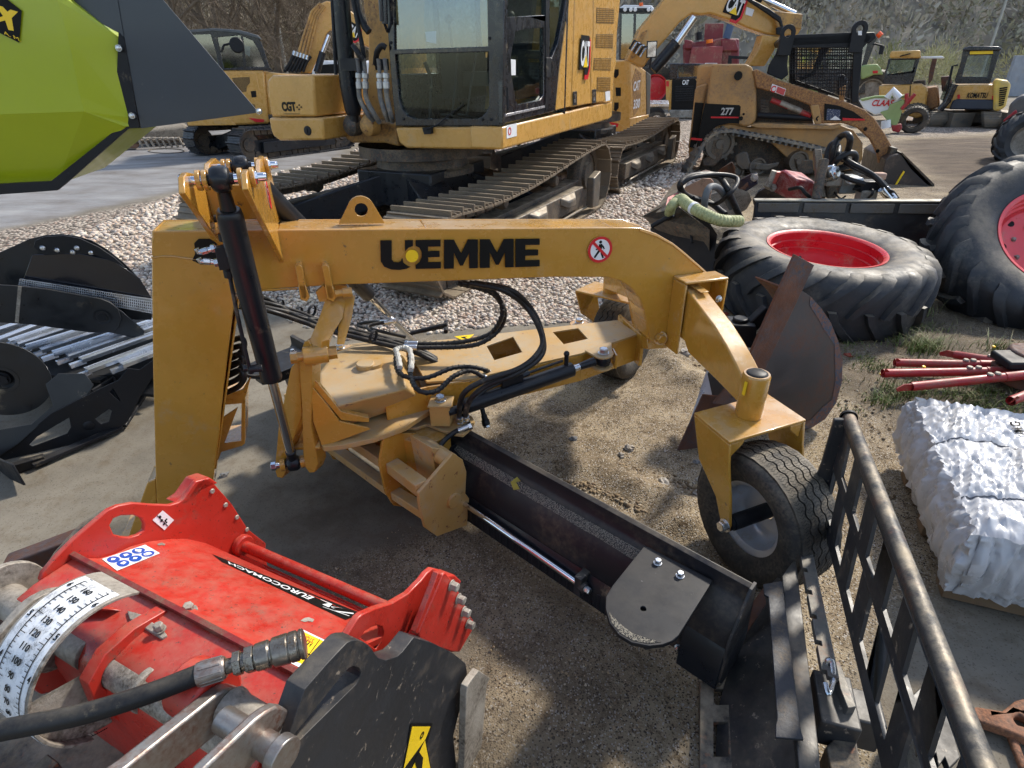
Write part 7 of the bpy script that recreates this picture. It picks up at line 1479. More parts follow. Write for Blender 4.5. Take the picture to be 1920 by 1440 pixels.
# far cab walls, roof side, seat and controls
b = MB(); z0 = 1.30; x0_, x1_ = F2(840, 230).x-1.75, F2(840, 230).x-.06; yL = F2(943, 236).y-.05; yR = F2(744, 236).y
b.bx(x0_, x1_, yR, yR+.04, z0, 1.75); b.bx(x0_, x0_+.05, yR, yL-.02, z0, 1.9); b.bx(x0_, x1_, yR, yL-.02, z0-.03, z0)
for xx in (x1_-.02, x0_+.9, x0_): b.bx(xx, xx+.06, yR, yR+.05, 1.6, 2.9)
b.bx(x0_, x0_+.05, yL-.1, yL, 1.3, 2.9); b.bx(x0_, x1_+.1, yR, yL, 2.88, 2.96); build('cab_shell', b, CABM, cab, .01)
b = MB(); b.slab([V((x0_, yR-.004, 1.8)), V((x1_, yR-.004, 1.8)), V((x1_, yR-.004, 2.85)), V((x0_, yR-.004, 2.85))], V((0, .004, 0))); b.slab([V((x0_, yR, 1.95)), V((x0_, yL, 1.95)), V((x0_, yL, 2.85)), V((x0_, yR, 2.85))], V((.004, 0, 0))); build('window', b, GS, cab, 0)
ym = (yR+yL)/2; b = MB(); b.bx(x0_+.35, x0_+.95, ym-.27, ym+.27, 1.62, 1.76); b.slab([V((x0_+.30, ym-.26, 1.7)), V((x0_+.42, ym-.26, 1.7)), V((x0_+.30, ym-.22, 2.45)), V((x0_+.18, ym-.22, 2.45))], V((0, .5, 0))); b.bx(x0_+.12, x0_+.3, ym-.13, ym+.13, 2.45, 2.65)
for s in (-1, 1): b.bx(x0_+.4, x0_+1.05, ym+s*.36-.1, ym+s*.36+.1, 1.5, 1.95); b.tube([V((x0_+.95, ym+s*.36, 1.95)), V((x0_+1.0, ym+s*.36, 2.2))], .014, 8); b.ball(V((x0_+1.0, ym+s*.36, 2.24)), .045)
for s in (-1, 1): b.tube([V((x1_-.2, ym+s*.09, 1.32)), V((x1_-.32, ym+s*.09, 1.65)), V((x1_-.42, ym+s*.11, 1.92))], .013, 8); b.box(V((x1_-.2, ym+s*.1, 1.36)), (.22, 0, .05), (0, .1, 0), (0, 0, .02))
b.tube([V((x1_-.2, ym-.36, 1.3)), V((x1_-.32, ym-.38, 1.7)), V((x1_-.25, ym-.40, 1.85))], .02, 8); build('seat_and_controls', b, BLKM, cab, .01)
b = MB(); b.slab([F2(x, y, -.12) for x, y in ((797, 60), (818, 58), (818, 82), (800, 78))], nfl*.002); build('window_note', b, WHT, cab, 0)
b = MB(); b.tube([F2(843, 215, .02), F2(822, 233, .05), F2(800, 243, .06)], .008, 6); b.slab([F2(791, 239, .05), F2(808, 239, .05), F2(808, 251, .05), F2(795, 252, .05)], -nfl*.05); b.tube([F2(843, 215, .02), F2(870, 195, .01)], .005, 6); build('wiper', b, BLKM, cab, .003)
b = MB(); b.tube([F2(720, -20, .06), F2(722, 45, .07)], .028, 10); b.tube([F2(712, -20, .1), F2(716, 40, .1)], .020, 8); b.tube([F2(718, 36, .08), F2(727, 60, .01)], .014, 8); build('mirror_bracket', b, CABM, cab, .002)
for x, y in ((733, 80), (918, 72), (738, 222), (757, 223), (905, 224), (921, 224)): b = MB(); b.lathe([(0, .012), (.012, .010), (.014, 0)], F2(x, y, .006), nfl, 10); build('bolt', b, BLKM, cab, 0)
# bodywork behind the cab
ss_('body_corner', [(1073, -40), (1079, -40), (1076, 20), (1074, 100), (1070, 200), (1041, 207), (1050, 120), (1062, 40)], .9, YELC, .0, .01)
ss_('engine_door', [(1079, -40), (1112, -40), (1112, 60), (1107, 140), (1108, 194), (1071, 201), (1075, 100), (1077, 20)], .8, YELC, .006, .012)
ss_('engine_door', [(1113, -40), (1166, -40), (1161, 20), (1157, 60), (1155, 120), (1151, 140), (1150, 160), (1149, 188), (1109, 194), (1108, 140), (1113, 60)], .8, YELC, .012, .012)
b = MB(); b.slab([S2(x, y, -.3) for x, y in ((1130, -40), (1166, -40), (1156, 60), (1150, 190), (1148, 215), (1130, 215))], -nsl*2.0); build('counterweight', b, YELC, XA, .06)
MSH = M('vent_mesh', lin((128, 100, 56)), .5, .3, chips=(.03, .025, .02), ca=.10, ds=22)
for y0_, y1_, x0, x1 in ((14, 44, 1119, 1152), (64, 90, 1118, 1150), (109, 132, 1114, 1146), (145, 172, 1120, 1145)):
    v_ = ss_('vent_grille', [(x0, y0_), (x1, y0_+3*(1 if y0_ < 60 else 0)), (x1-1, y1_), (x0-1, y1_-1)], .003, MSH, .016, 0)
    b = MB()
    for k in range(1, 12):
        t = k/12; a = S2(x0+(x1-x0)*t, y0_+1, .018); c = S2(x0+(x1-x0)*t, y1_-1, .018); b.beam(a, c, .006, .004, nsl)
    for k in range(1, 8): t = k/8; b.beam(S2(x0, y0_+(y1_-y0_)*t, .018), S2(x1, y0_+(y1_-y0_)*t, .018), .005, .004, nsl)
    build('grille_bars', b, YELC, v_, 0)
for x, y in ((1075, 172), (1111, 168)): ss_('door_latch', [(x, y), (x+7, y-1), (x+7, y+25), (x, y+26)], .006, BLKM, .018, .002); ss_('latch_bar', [(x+2, y+4), (x+5, y+4), (x+5, y+20), (x+2, y+21)], .004, ZNC, .022, 0)
sdx = (S2(1100, 120)-S2(1080, 120)).normalized()
def logo(prefix, f, c, s, par, nrm, e1, e2):
    P = lambda l, m, d, nm: build(nm, MB().slab([c+(e1*x+e2*y)*s+nrm*d for x, y in l], nrm*.002), m, par, 0)
    P([(-.5, -.1), (-.44, .5), (.3, .5), (.46, .36), (.5, -.35), (.32, -.62), (-.02, -.62), (-.02, -.36), (-.5, -.36)], SBLK, .002, 'badge')
    P([(.34, .46), (.46, .36), (.5, -.35), (.32, -.62), (-.02, -.62), (-.02, -.5), (.26, -.5), (.40, -.3)], SRED, .0045, 'badge_edge')
    text('CAT', 'badge_letters', c+(e1*-.44+e2*-.28)*s+nrm*.007, e1, e2, .72*s*.9, WHT, par, w=.80*s, bold=.03, th=.003)
    P([(-.2, -.30), (.0, .02), (.2, -.30)], SYEL, .012, 'badge_triangle')
b = MB(); logo('a', None, S2(1097, 104, .02), .42, XA, nsl, sdx, ZU)
ss_('white_label', [(1135, 172), (1144, 170), (1144, 188), (1136, 190)], .002, WHT, .018, 0)
st_ = ss_('pictogram_label', [(950, 235), (969, 231), (969, 255), (950, 260)], .002, WHT, .004, 0)
b = MB(); b.slab(circ(S2(956, 246, .007), .035, 16, sdx, ZU), -nsl*.002, [circ(S2(956, 246, .007), .024, 16, sdx, ZU)]); build('label_ring', b, SRED, st_, 0)
# toolbox on the machine's other front corner
TBX = V((-2.70, 7.15, 0)); 
def T2(x, y, d=0.): return MI @ ON(x, y, TBX+nf2*d, nf2)
def tb(name, pts, d, th, mat=YELC, bev=.025, par=XA):
    b = MB(); b.slab([T2(x, y, d) for x, y in pts], -nfl*th); return build(name, b, mat, par, bev, bseg=3)
TU = tb('toolbox', [(501, 150), (510, 141), (587, 140), (590, 190), (592, 219), (509, 219), (502, 180)], .04, .95)
TLo = tb('toolbox_base', [(503, 221), (604, 221), (606, 240), (608, 263), (524, 264), (512, 255), (508, 246)], .06, .95)
b = MB(); c_ = T2(577, 245, .062); b.lathe([(0, .012), (.03, .012), (.045, .01), (.05, 0)], c_, nfl, 24); b.box(c_+nfl*.014, (0, 0, .05), (0, .012, 0), nfl*.01); build('lock_cap', b, BLKM, TLo, 0)
cg = [T2(530, 209, .042), T2(565, 209, .042)]; xd_ = (cg[1]-cg[0]).normalized()
text('CGT', 'dealer_letters', cg[0], xd_, ZU, .095, SBLK, TU, w=(T2(556, 209, .042)-cg[0]).length, bold=.05, th=.002)
b = MB()
for x, y in ((561, 197), (565, 201), (561, 205), (557, 201)): b.slab([T2(x-2, y, .042), T2(x, y-2, .042), T2(x+2, y, .042), T2(x, y+2, .042)], nfl*.002)
b.slab([T2(533, 213, .042), T2(562, 213, .042), T2(562, 214, .042), T2(533, 214, .042)], nfl*.002); build('dealer_mark', b, SBLK, TU, 0)
# boom foot, boom, hoist cylinders, hoses
BM = V((-1.45, 6.9, 0))
def B2(x, y, d=0.): return MI @ ON(x, y, BM+nf2*d, nf2)
b = MB(); b.slab([B2(x, y, -.25) for x, y in ((675, -60), (730, -60), (728, 30), (736, 110), (744, 190), (744, 240), (706, 262), (676, 262), (672, 236), (684, 200), (690, 120), (690, 60), (682, 20))], -nfl*.7); build('boom', b, YELW, XA, .02)
b = MB(); b.slab([B2(x, y, -.10) for x, y in ((646, 258), (648, 240), (668, 228), (700, 226), (742, 232), (748, 275), (720, 268), (660, 268))], -nfl*.5); build('boom_bracket', b, YELW, XA, .02)
b = MB(); b.tube([B2(x, y, .15) for x, y in ((634, -60), (644, 60), (653, 160), (662, 205), (663, 216))], [.085, .088, .088, .088, .07], 24); b.tube([B2(663, 214, .15), B2(665, 240, .15)], .05, 14); hc_ = build('hoist_cylinder', b, BLK, XA, 0)
b = MB(); b.tube([B2(x, y, .22) for x, y in ((620, -60), (624, 20), (628, 100), (630, 140))], .018, 8); b.tube([B2(x, y, .24) for x, y in ((655, -40), (668, 30), (680, 90), (683, 115))], .022, 8); b.tube([B2(x, y, .2) for x, y in ((665, -40), (672, 20), (684, 50), (692, 60))], .034, 10); b.beam(B2(640, 121, .22), B2(684, 121, .22), .04, .11); b.beam(B2(705, 121, .05), B2(727, 121, .05), .04, .10); build('hydraulic_pipes', b, BLKM, hc_, 0)
for x in (656, 688):
    b = MB(); c_ = B2(x, 236, .16); b.lathe([(0, .05), (.03, .05), (.07, .04), (.105, 0), (.105, -.10)], c_, (nfl-nsl*.3).normalized(), 26); build('pivot_boss', b, BLKO if x < 670 else YELW, XA, 0)
GH = M('dusty_grey_hose', lin((98, 98, 98)), .7, dirt=DUST, da=.4, ds=9)
for k, (x, xe, ye) in enumerate(((673, 700, 226), (685, 712, 230), (712, 728, 226), (724, 736, 228))):
    b = MB(); b.tube([B2(x-3, 110, .26), B2(x-1, 125, .25), B2(x, 140, .25)], .020, 8); b.tube(spline([B2(x, 160, .25), B2(x+2, 185, .25), B2((x+xe)/2+2, 212, .25), B2(xe, ye, .18)], 6), .026, 10); hh_ = build('hydraulic_hose', b, GH if k < 4 else HOSE, XA)
    b = MB(); b.tube([B2(x, 137, .25), B2(x, 146, .25), B2(x, 147, .25), B2(x, 153, .25), B2(x, 154, .25), B2(x+1, 166, .25)], [.034, .036, .026, .026, .034, .034], 10); build('hose_fitting', b, M('galvanised_fitting', lin((190, 190, 188)), .4, .6) if k == 0 else bpy.data.materials['galvanised_fitting'], hh_, .002)
b = MB(); b.tube(spline([B2(704, 120, .2), B2(707, 98, .26), B2(716, 86, .28), B2(724, 90, .26)], 6), .028, 10); b.tube(spline([B2(662, 85, .28), B2(672, 100, .3), B2(680, 112, .28)], 6), .026, 10); build('hydraulic_hose', b, HOSE, XA)
# ---------------- helpers for machines farther away ----------------
def vplane(Y, ang=0.):
    n = V((sin(ang), -cos(ang), 0)); return lambda x, y, d=0.: ON(x, y, V((0, Y, 0)) if ang == 0 else None, n)
class Far:
    """machine whose near side is laid out on an upright plane standing where the machine stands"""
    def __init__(s, T_, P, ang=0.): s.T = T_; s.n = V((sin(ang), -cos(ang), 0)); s.P = V(P)
    def p(s, x, y, d=0.): return ON(x, y, s.P+s.n*d, s.n)
    def sl(s, name, pts, d, th, mat, bev=.02, par=None, holes=()):
        b = MB(); b.slab([s.p(x, y, d) for x, y in pts], -s.n*th, [[s.p(x, y, d) for x, y in h] for h in holes]); return build(name, b, mat, par or s.T, bev)
    def tb(s, name, pts, r, mat, d=0., par=None, seg=10):
        b = MB(); b.tube([s.p(x, y, d) for x, y in pts], r, seg); return build(name, b, mat, par or s.T)
    def wh(s, name, x, y, r, w, d, mat, rimmat=None, seg=32, par=None):
        c = s.p(x, y, d)-s.n*w/2; b = MB(); b.lathe([(r*.55, -w*.4), (r*.62, -w*.5), (r*.9, -w*.5), (r, -w*.3), (r, w*.3), (r*.9, w*.5), (r*.62, w*.5), (r*.55, w*.4)], c, s.n, seg)
        for k in range(28): a = 2*pi*k/28; e = V((s.n.y, -s.n.x, 0))*cos(a)+ZU*sin(a); b.beam(c+e*(r*.99)-s.n*w*.42, c+(e*(r*.99))+s.n*w*.42+(ZU.cross(s.n))*0, r*.05, r*.09, e)
        t = build(name, b, mat, par or s.T); 
        if rimmat: b = MB(); b.lathe([(r*.57, w*.42), (r*.5, w*.38), (r*.46, w*.1), (r*.2, w*.16), (0, w*.16)], c, s.n, seg); build('rim', b, rimmat, t)
        return t
    def txt(s, st, name, x, y, x2, h, mat, d=0., bold=.03, par=None, shear=0.):
        a, c = s.p(x, y, d), s.p(x2, y, d); text(st, name, a, (c-a), ZU, h, mat, par or s.T, w=(c-a).length, bold=bold, th=.004, shear=shear)
DRKG = glass('dark_cab_glass', (.42, .48, .46), .05, .22)
# ---------------- second excavator (right of the big one) ----------------
CB_ = (-.06+1.45, 11.9); XB = local_thing('excavator', 'yellow tracked excavator behind the big one with its boom stretched towards the hill', 'excavator', (1.35, 11.75), V((-.45, -.893, 0)), 'yellow tracked excavators')
undercarriage(XB, 2.2, .6, 1.75, .36, .36, -1.8, .42, .40, sag=.06, pitch=.2, mat=TRKD if False else TRK)
FB_ = Far(XB, Z(1190, 290)+V((0, .6, 0)), -.25); FB_.T = XB
# parts of this machine are laid out in world space, so bring them into its frame
MB2 = (Matrix.Translation((1.35, 11.75, 0)) @ Matrix.Rotation(atan2(-.893, -.45), 4, 'Z')).inverted()
def wl(o, Mi):
    o.data.transform(Mi); return o
_b = build
def bw(Mi):
    def f(name, mb, mat, parent=None, *a, **k):
        mb.v = [tuple(Mi @ V(p)) for p in mb.v]; return _b(name, mb, mat, parent, *a, **k)
    return f
build = bw(MB2)
FB_.sl('side_door', [(1148, 115), (1176, 112), (1183, 112), (1181, 245), (1148, 245)], 0, 1.8, YELC, .03)
FB_.sl('house_base', [(1080, 235), (1148, 222), (1180, 243), (1180, 247), (1085, 247)], .01, 1.6, YELC, .02)
FR = Far(XB, FB_.p(1181, 200), .75)
FR.sl('rear_corner', [(1182, 112), (1188, 113), (1212, 133), (1215, 137), (1217, 215), (1217, 236), (1181, 244)], 0, .8, YELC, .03)
FR.sl('corner_step', [(1181, 222), (1217, 214), (1217, 235), (1181, 243)], .03, .1, YELC, .02)
FR.sl('corner_recess', [(1192, 128), (1203, 138), (1201, 200), (1188, 218), (1186, 150)], .006, .01, YELW, 0)
FR.sl('grey_edge', [(1212, 133), (1221, 140), (1219, 215), (1213, 216)], .02, .2, M('dirty_grey_panel', lin((88, 88, 84)), .6, dirt=MUD, da=.5, ds=5), .02)
FB_.sl('handle_plate', [(1154, 164), (1164, 164), (1164, 180), (1155, 180)], .01, .01, SBLK, 0)
FB_.sl('red_mark', [(1134, 227), (1160, 232), (1158, 239), (1146, 238), (1146, 232)], .02, .01, SRED, 0)
for y0_ in (130, 192): FB_.sl('vent_grille', [(1152, y0_), (1160, y0_), (1160, y0_+10), (1155, y0_+17), (1151, y0_+14)], .01, .005, SBLK, 0)
FBm = Far(XB, V((1.2, 12.4, 0)), 0.)
boom = [(1176, 112), (1200, 55), (1246, 0), (1262, -60), (1340, -70), (1400, -30), (1450, 18), (1470, 26), (1505, 28), (1503, 54), (1496, 66), (1462, 68), (1436, 64), (1400, 52), (1370, 38), (1333, 26), (1311, 28), (1297, 26), (1275, 42), (1250, 72), (1222, 104), (1206, 128)]
FBm.sl('boom', boom, 0, .36, YELC, .03)
FBm.sl('boom_shadow_plate', [(1180, 112), (1205, 60), (1215, 55), (1190, 108)], .02, .02, YELW, 0)
FBm.sl('stick', [(1430, 66), (1463, 68), (1452, 95), (1434, 124), (1404, 124), (1422, 92)], .1, .3, YELC, .02)
FBm.sl('stick_head', [(1448, 20), (1506, 26), (1503, 56), (1480, 50), (1462, 66)], .12, .05, YELW, .02)
FBm.tb('boom_ram_rod', [(1302, 32), (1267, 82)], .065, CHR, .25); FBm.tb('boom_ram', [(1268, 80), (1224, 132)], .105, BLK, .25); FBm.tb('stick_ram_rod', [(1424, -4), (1490, 26)], .05, CHR, -.05); FBm.tb('stick_ram', [(1380, -25), (1428, -2)], .09, BLK, -.05)
for k in range(3): FBm.tb('boom_hose', [(1395+k*4, -6+k*3), (1440, 18+k*3), (1462, 34+k*3), (1468, 56), (1462, 66)], .022, HOSE, .12)
for k in range(6): FBm.tb('boom_hose', [(1180+k*4, 92+k*3), (1190+k*4, 76+k*3), (1196+k*4, 80+k*2)], .02, ZNC if k % 2 else HOSE, .25)
FBm.sl('pin_cap', [(1456, 52), (1466, 50), (1470, 58), (1464, 66), (1456, 64)], .16, .05, BLKM, .01)
FBm.sl('mirror', [(1213, 77), (1233, 76), (1231, 108), (1212, 109)], .6, .03, BLKM, .01); FBm.sl('mirror_glass', [(1215, 79), (1231, 78), (1229, 106), (1214, 107)], .605, .004, M('mirror_glass', (.8, .72, .68), .1, .8), 0)
FBm.tb('mirror_arm', [(1221, 108), (1218, 130)], .02, BLKM, .6)
e1 = MB2.to_3x3() @ V((1, 0, 0)); e2 = ZU; nn3 = MB2.to_3x3() @ V((0, -1, 0))
ca_ = radians(-17); ee1 = MB2.to_3x3() @ V((cos(ca_), 0, sin(ca_))); ee2 = MB2.to_3x3() @ V((-sin(ca_), 0, cos(ca_)))
build = _b
logo('b', None, MB2 @ FBm.p(1379, 13, .01), .38, XB, nn3, ee1, ee2)
b = MB(); b.slab([MB2 @ FBm.p(x, y, .01) for x, y in ((1400, 13), (1414, 18), (1410, 31), (1397, 27))], nn3*.004); build('white_label', b, WHT, XB, 0)
for i_, (yy, s_, hh_) in enumerate(((0.62, 'CAT', .18), (.28, '330', .18))):
    A_ = MB2 @ FR.p(1187, 172 if i_ == 0 else 205, .012); Bq = MB2 @ FR.p(1199, 168 if i_ == 0 else 202, .012); text(s_, 'model_letters', A_, Bq-A_, ZU, .2, WHT, XB, w=(Bq-A_).length, bold=.03, th=.004)
# ---------------- smaller excavator on the left ----------------
XL = local_thing('excavator', 'smaller yellow excavator with clear black cab behind the grey flap', 'excavator', (-5.9, 15.6), V((-.6, -.8, 0)), 'yellow tracked excavators')
undercarriage(XL, 1.95, .48, 1.25, .33, .33, -1.35, .35, .33, sag=.04, pitch=.16, mat=TRKD, fmat=BLK, cover=False, tb=.85)
ML = (Matrix.Translation((-5.9, 15.6, 0)) @ Matrix.Rotation(atan2(-.8, -.6), 4, 'Z')).inverted(); build = bw(ML)
FL_ = Far(XL, V((-5.9, 14.9, 0)), .38)
FL_.sl('body', [(355, 131), (492, 131), (496, 134), (505, 232), (437, 235), (350, 233)], 0, 2.0, YELC, .05)
FL_.sl('body_side', [(494, 133), (530, 138), (640, 142), (640, 234), (505, 233)], -.05, 1.8, YELC, .06)
FL_.sl('body_skirt', [(350, 223), (430, 222), (444, 235), (352, 236)], .03, .2, YELC, .02)
FL_.sl('service_door', [(425, 139), (480, 137), (494, 206), (490, 212), (450, 205)], .01, .02, YELC, .01)
FL_.sl('vent_mesh', [(435, 146), (468, 144), (469, 155), (463, 162), (462, 172), (452, 173), (440, 160)], .015, .004, MSH, 0)
FL_.sl('vent_mesh', [(460, 182), (464, 192), (478, 196), (479, 202), (466, 198)], .015, .004, MSH, 0)
FL_.sl('lock_plate', [(470, 171), (480, 170), (481, 182), (472, 183)], .015, .004, SBLK, 0)
FL_.sl('red_mark', [(465, 221), (496, 224), (494, 229), (480, 229)], .02, .006, SRED, 0)
FL_.sl('cab_frame', [(355, 60), (398, 56), (402, 53), (430, 54), (466, 60), (486, 70), (494, 90), (505, 126), (511, 132), (355, 132)], 0, .06, CABM, .01, holes=[[(362, 65), (395, 64), (404, 96), (411, 128), (362, 128)], [(408, 70), (450, 66), (474, 76), (484, 92), (497, 125), (420, 128), (414, 100)]])
FL_.sl('window', [(362, 65), (395, 64), (404, 96), (411, 128), (362, 128)], -.02, .01, DRKG, 0); FL_.sl('window', [(408, 70), (450, 66), (474, 76), (484, 92), (497, 125), (420, 128), (414, 100)], -.02, .01, DRKG, 0)
FL_.sl('roof', [(352, 56), (400, 53), (448, 56), (484, 66), (492, 76), (484, 72), (446, 62), (400, 58), (352, 62)], .02, .9, M('cab_roof_grey', lin((84, 88, 90)), .4), .01)
FL_.sl('cab_back_frame', [(362, 62), (480, 72), (500, 128), (362, 128)], -1.15, .06, CABM, .01, holes=[[(370, 68), (425, 70), (430, 124), (372, 124)], [(435, 71), (472, 76), (490, 124), (440, 124)]])
FL_.sl('seat', [(418, 90), (440, 88), (444, 120), (455, 128), (420, 128)], -.5, .4, BLKM, .03)
FL_.sl('window_post', [(451, 68), (456, 68), (462, 128), (457, 128)], .0, .03, CABM, 0)
b = MB(); b.lathe([(0, .02), (.13, .02), (.15, 0), (.13, -.03), (0, -.03)], FL_.p(444, 84, .25), FL_.n, 26); build('round_mirror', b, BLKM, XL); FL_.tb('mirror_arm', [(414, 98), (420, 84), (438, 80)], .018, BLKM, .1)
FL_.sl('window_glare_patch', [(458, 84), (470, 88), (468, 106), (457, 100)], -.03, .005, M('pale_blue_glare', (.55, .72, .8), .3), 0)  # glare on the cab window, painted as a thin pale blue patch
FLb = Far(XL, V((-5.9, 15.6, 0)), .38)
FLb.sl('boom', [(563, 138), (584, 137), (598, 105), (612, 64), (620, 57), (630, 56), (660, 72), (695, 90), (695, 52), (660, 22), (632, 4), (612, 2), (598, 8), (588, 30), (577, 80)], 0, .3, YELC, .03)
FLb.tb('boom_ram_rod', [(617, 66), (604, 100)], .05, CHR, .2); FLb.tb('boom_ram', [(605, 98), (594, 136)], .08, BLK, .2)
for k in range(4): FLb.tb('boom_hose', [(600+k*3, 6+k*2), (584+k*4, 22+k*3), (568+k*5, 70+k*4), (560+k*6, 98+k*3)], .028, YELW, .1)
for k in range(6): FLb.tb('boom_hose', [(553+k*6, 96+k*2), (545+k*6, 116), (533+k*7, 135)], .035, HOSE, .12)
for k in range(5): FLb.tb('hose_fitting', [(553+k*6, 96+k*2), (551+k*6, 104+k*2)], .045, ZNC, .13)
build = _b
e1l = ML.to_3x3() @ V((.85, 0, -.5)); e2l = ML.to_3x3() @ V((.5, 0, .85)); logo('c', None, ML @ FLb.p(664, 60, .01), .34, XL, ML.to_3x3() @ V((0, -1, 0)), e1l.normalized(), e2l.normalized())
# ---------------- old tracked loader ----------------
SK = thing('tracked_loader', 'worn yellow compact track loader with black mesh cage and front bucket', 'track loader', (5.0, 11.4, 0))
FK = Far(SK, V((5.0, 10.9, 0)), -.30)
LYL = M('faded_loader_yellow', lin((180, 138, 82)), .5, dirt=lin((140, 114, 84)), da=.5, ds=2, chips=RUST, ca=-.01, top=.3)
LYR = M('rusty_loader_yellow', lin((182, 132, 66)), .6, dirt=lin((120, 84, 60)), da=.9, ds=3, chips=RUST, ca=.06)
FK.sl('engine_body', [(1308, 122), (1330, 119), (1402, 122), (1418, 140), (1420, 225), (1404, 237), (1370, 232), (1345, 236), (1328, 250), (1318, 275), (1300, 300), (1290, 292), (1296, 240), (1302, 198), (1305, 165)], -.3, 1.3, LYL, .05)
FK.sl('lift_arm_tower', [(1335, 120), (1398, 120), (1410, 126), (1415, 140), (1418, 150), (1417, 225), (1408, 236), (1394, 238), (1386, 234), (1330, 230), (1325, 190)], .06, .12, LYL, .03)
FK.sl('rear_door', [(1303, 170), (1306, 162), (1326, 156), (1322, 180), (1308, 280), (1290, 278), (1294, 250)], -.22, .3, LYL, .03)
FK.sl('black_panel', [(1322, 194), (1386, 197), (1389, 200), (1386, 232), (1366, 231), (1345, 236), (1330, 248), (1318, 272), (1306, 276), (1315, 225)], .065, .01, SBLK, 0)
FK.sl('black_panel', [(1303, 192), (1320, 193), (1306, 278), (1293, 276), (1298, 240)], -.19, .02, SBLK, 0)
for l in ([(1333, 218.5), (1385, 219), (1385, 221.5), (1333, 221.5)], [(1296, 258), (1317, 260), (1316, 264), (1295, 262)]): FK.sl('red_stripe', l, .08, .006, SRED, 0)
FK.txt('277', 'model_number', 1351, 216, 1374, .12, M('pale_letters', (.45, .45, .43), .5), .08)
FK.sl('lift_arm', [(1412, 132), (1420, 130), (1460, 150), (1530, 172), (1590, 192), (1622, 206), (1640, 222), (1660, 252), (1673, 275), (1672, 290), (1658, 345), (1640, 348), (1649, 310), (1646, 290), (1632, 262), (1608, 240), (1580, 231), (1533, 232), (1527, 222), (1519, 198), (1480, 182), (1418, 165)], .12, .14, LYR, .02)
FK.sl('arm_knuckle', [(1519, 198), (1535, 196), (1540, 220), (1540, 233), (1528, 233), (1524, 222)], .14, .03, LYL, .02)
FK.sl('arm_panel', [(1546, 194), (1572, 198), (1600, 209), (1623, 226), (1545, 226)], .135, .01, SBLK, 0); FK.sl('arm_stripe', [(1580, 221), (1621, 223), (1622, 226), (1580, 226)], .145, .004, SRED, 0); FK.sl('worn_badge', [(1551, 204), (1576, 206), (1574, 225), (1549, 225)], .145, .004, M('blue_worn', lin((56, 66, 92)), .5, chips=(.4, .4, .4), ca=.05), 0); FK.sl('badge_triangle', [(1556, 225), (1566, 217), (1577, 225)], .152, .003, WHT, 0)
st_ = FK.sl('warning_label', [(1448, 157), (1474, 167), (1470, 180), (1444, 170)], .13, .006, WHT, 0); FK.sl('label_field', [(1458, 162), (1473, 168), (1469, 179), (1455, 173)], .137, .004, M('soft_red', lin((206, 80, 80)), .5), 0)
b = MB(); c_ = FK.p(1451, 167, .14); b.slab(circ(c_, .05, 16, V((1, 0, 0)), ZU), V((0, .002, 0)), [circ(c_, .032, 16, V((1, 0, 0)), ZU)]); build('label_ring', b, SRED, st_, 0)
for x, y, r in ((1384, 142, .07), (1389, 222, .035), (1394, 214, .02), (1534, 222, .04), (1622, 242, .03), (1645, 283, .03)):
    b = MB(); b.lathe([(r*.4, .01), (r, .01), (r, 0)], FK.p(x, y, .13), V((0, -1, 0)), 16); b.lathe([(0, .004), (r*.5, .004)], FK.p(x, y, .13), V((0, -1, 0)), 12); build('pivot_bore', b, SBLK, SK)
FK.sl('track_cover', [(1318, 262), (1326, 246), (1345, 236), (1370, 232), (1404, 240), (1420, 238), (1530, 241), (1562, 240), (1578, 236), (1600, 244), (1618, 268), (1617, 300), (1600, 320), (1500, 320), (1440, 262), (1360, 245), (1335, 258), (1315, 285)], .0, .3, LYL, .02)
FK.sl('fender_lip', [(1404, 235), (1425, 231), (1560, 236), (1576, 233), (1578, 238), (1562, 243), (1420, 240)], .12, .3, LYL, .01)
RUBT = M('dusty_rubber_track', lin((92, 98, 102)), .8, dirt=DUST, da=.5, ds=3, bump=.3, bs=40)
tp2 = [(1286, 345), (1290, 325), (1305, 300), (1320, 272), (1335, 254), (1352, 247), (1372, 246), (1460, 262), (1530, 277), (1590, 292), (1606, 300), (1612, 320), (1606, 345), (1590, 355), (1400, 362), (1300, 360)]
P_ = [FK.p(x, y, .16) for x, y in tp2]; b = MB()
for i in range(len(P_)):
    a, c = P_[i], P_[(i+1) % len(P_)]; cen_ = V((FK.p(1440, 310, .16))); d = (c-a); nr = d.cross(V((0, 1, 0))).normalized(); nr = nr if nr.dot(a-cen_) > 0 else -nr; b.box((a+c)/2+V((0, .2, 0)), d*1.04, V((0, .4, 0)), nr*.045)
    m_ = max(1, int(d.length/.10))
    for k in range(m_): q_ = a+d*((k+.5)/m_); b.box(q_+nr*-.04+V((0, .2, 0)), d.normalized()*.04, V((0, .34, 0)), nr*.05); b.box(q_+nr*.03+V((0, .2, 0)), d.normalized()*.05, V((0, .38, 0)), nr*.03)
build('rubber_track', b, RUBT, SK, 0, smooth=False)
for x, y, r in ((1349, 270, .26), (1497, 302, .17), (1420, 312, .15), (1380, 320, .14)):
    b = MB(); b.lathe([(0, .05), (r*.3, .05), (r*.34, 0), (r*.72, 0), (r*.8, .03), (r, .03), (r, -.2)], FK.p(x, y, .06), V((0, -1, 0)), 24)
    if r > .2:
        for k in range(12): a = 2*pi*k/12; b.box(FK.p(x, y, .0)+V((cos(a), 0, sin(a)))*r*1.05, V((cos(a), 0, sin(a)))*.06, V((-sin(a), 0, cos(a)))*.05, V((0, .1, 0)))
    build('track_wheel', b, M_GD, SK)
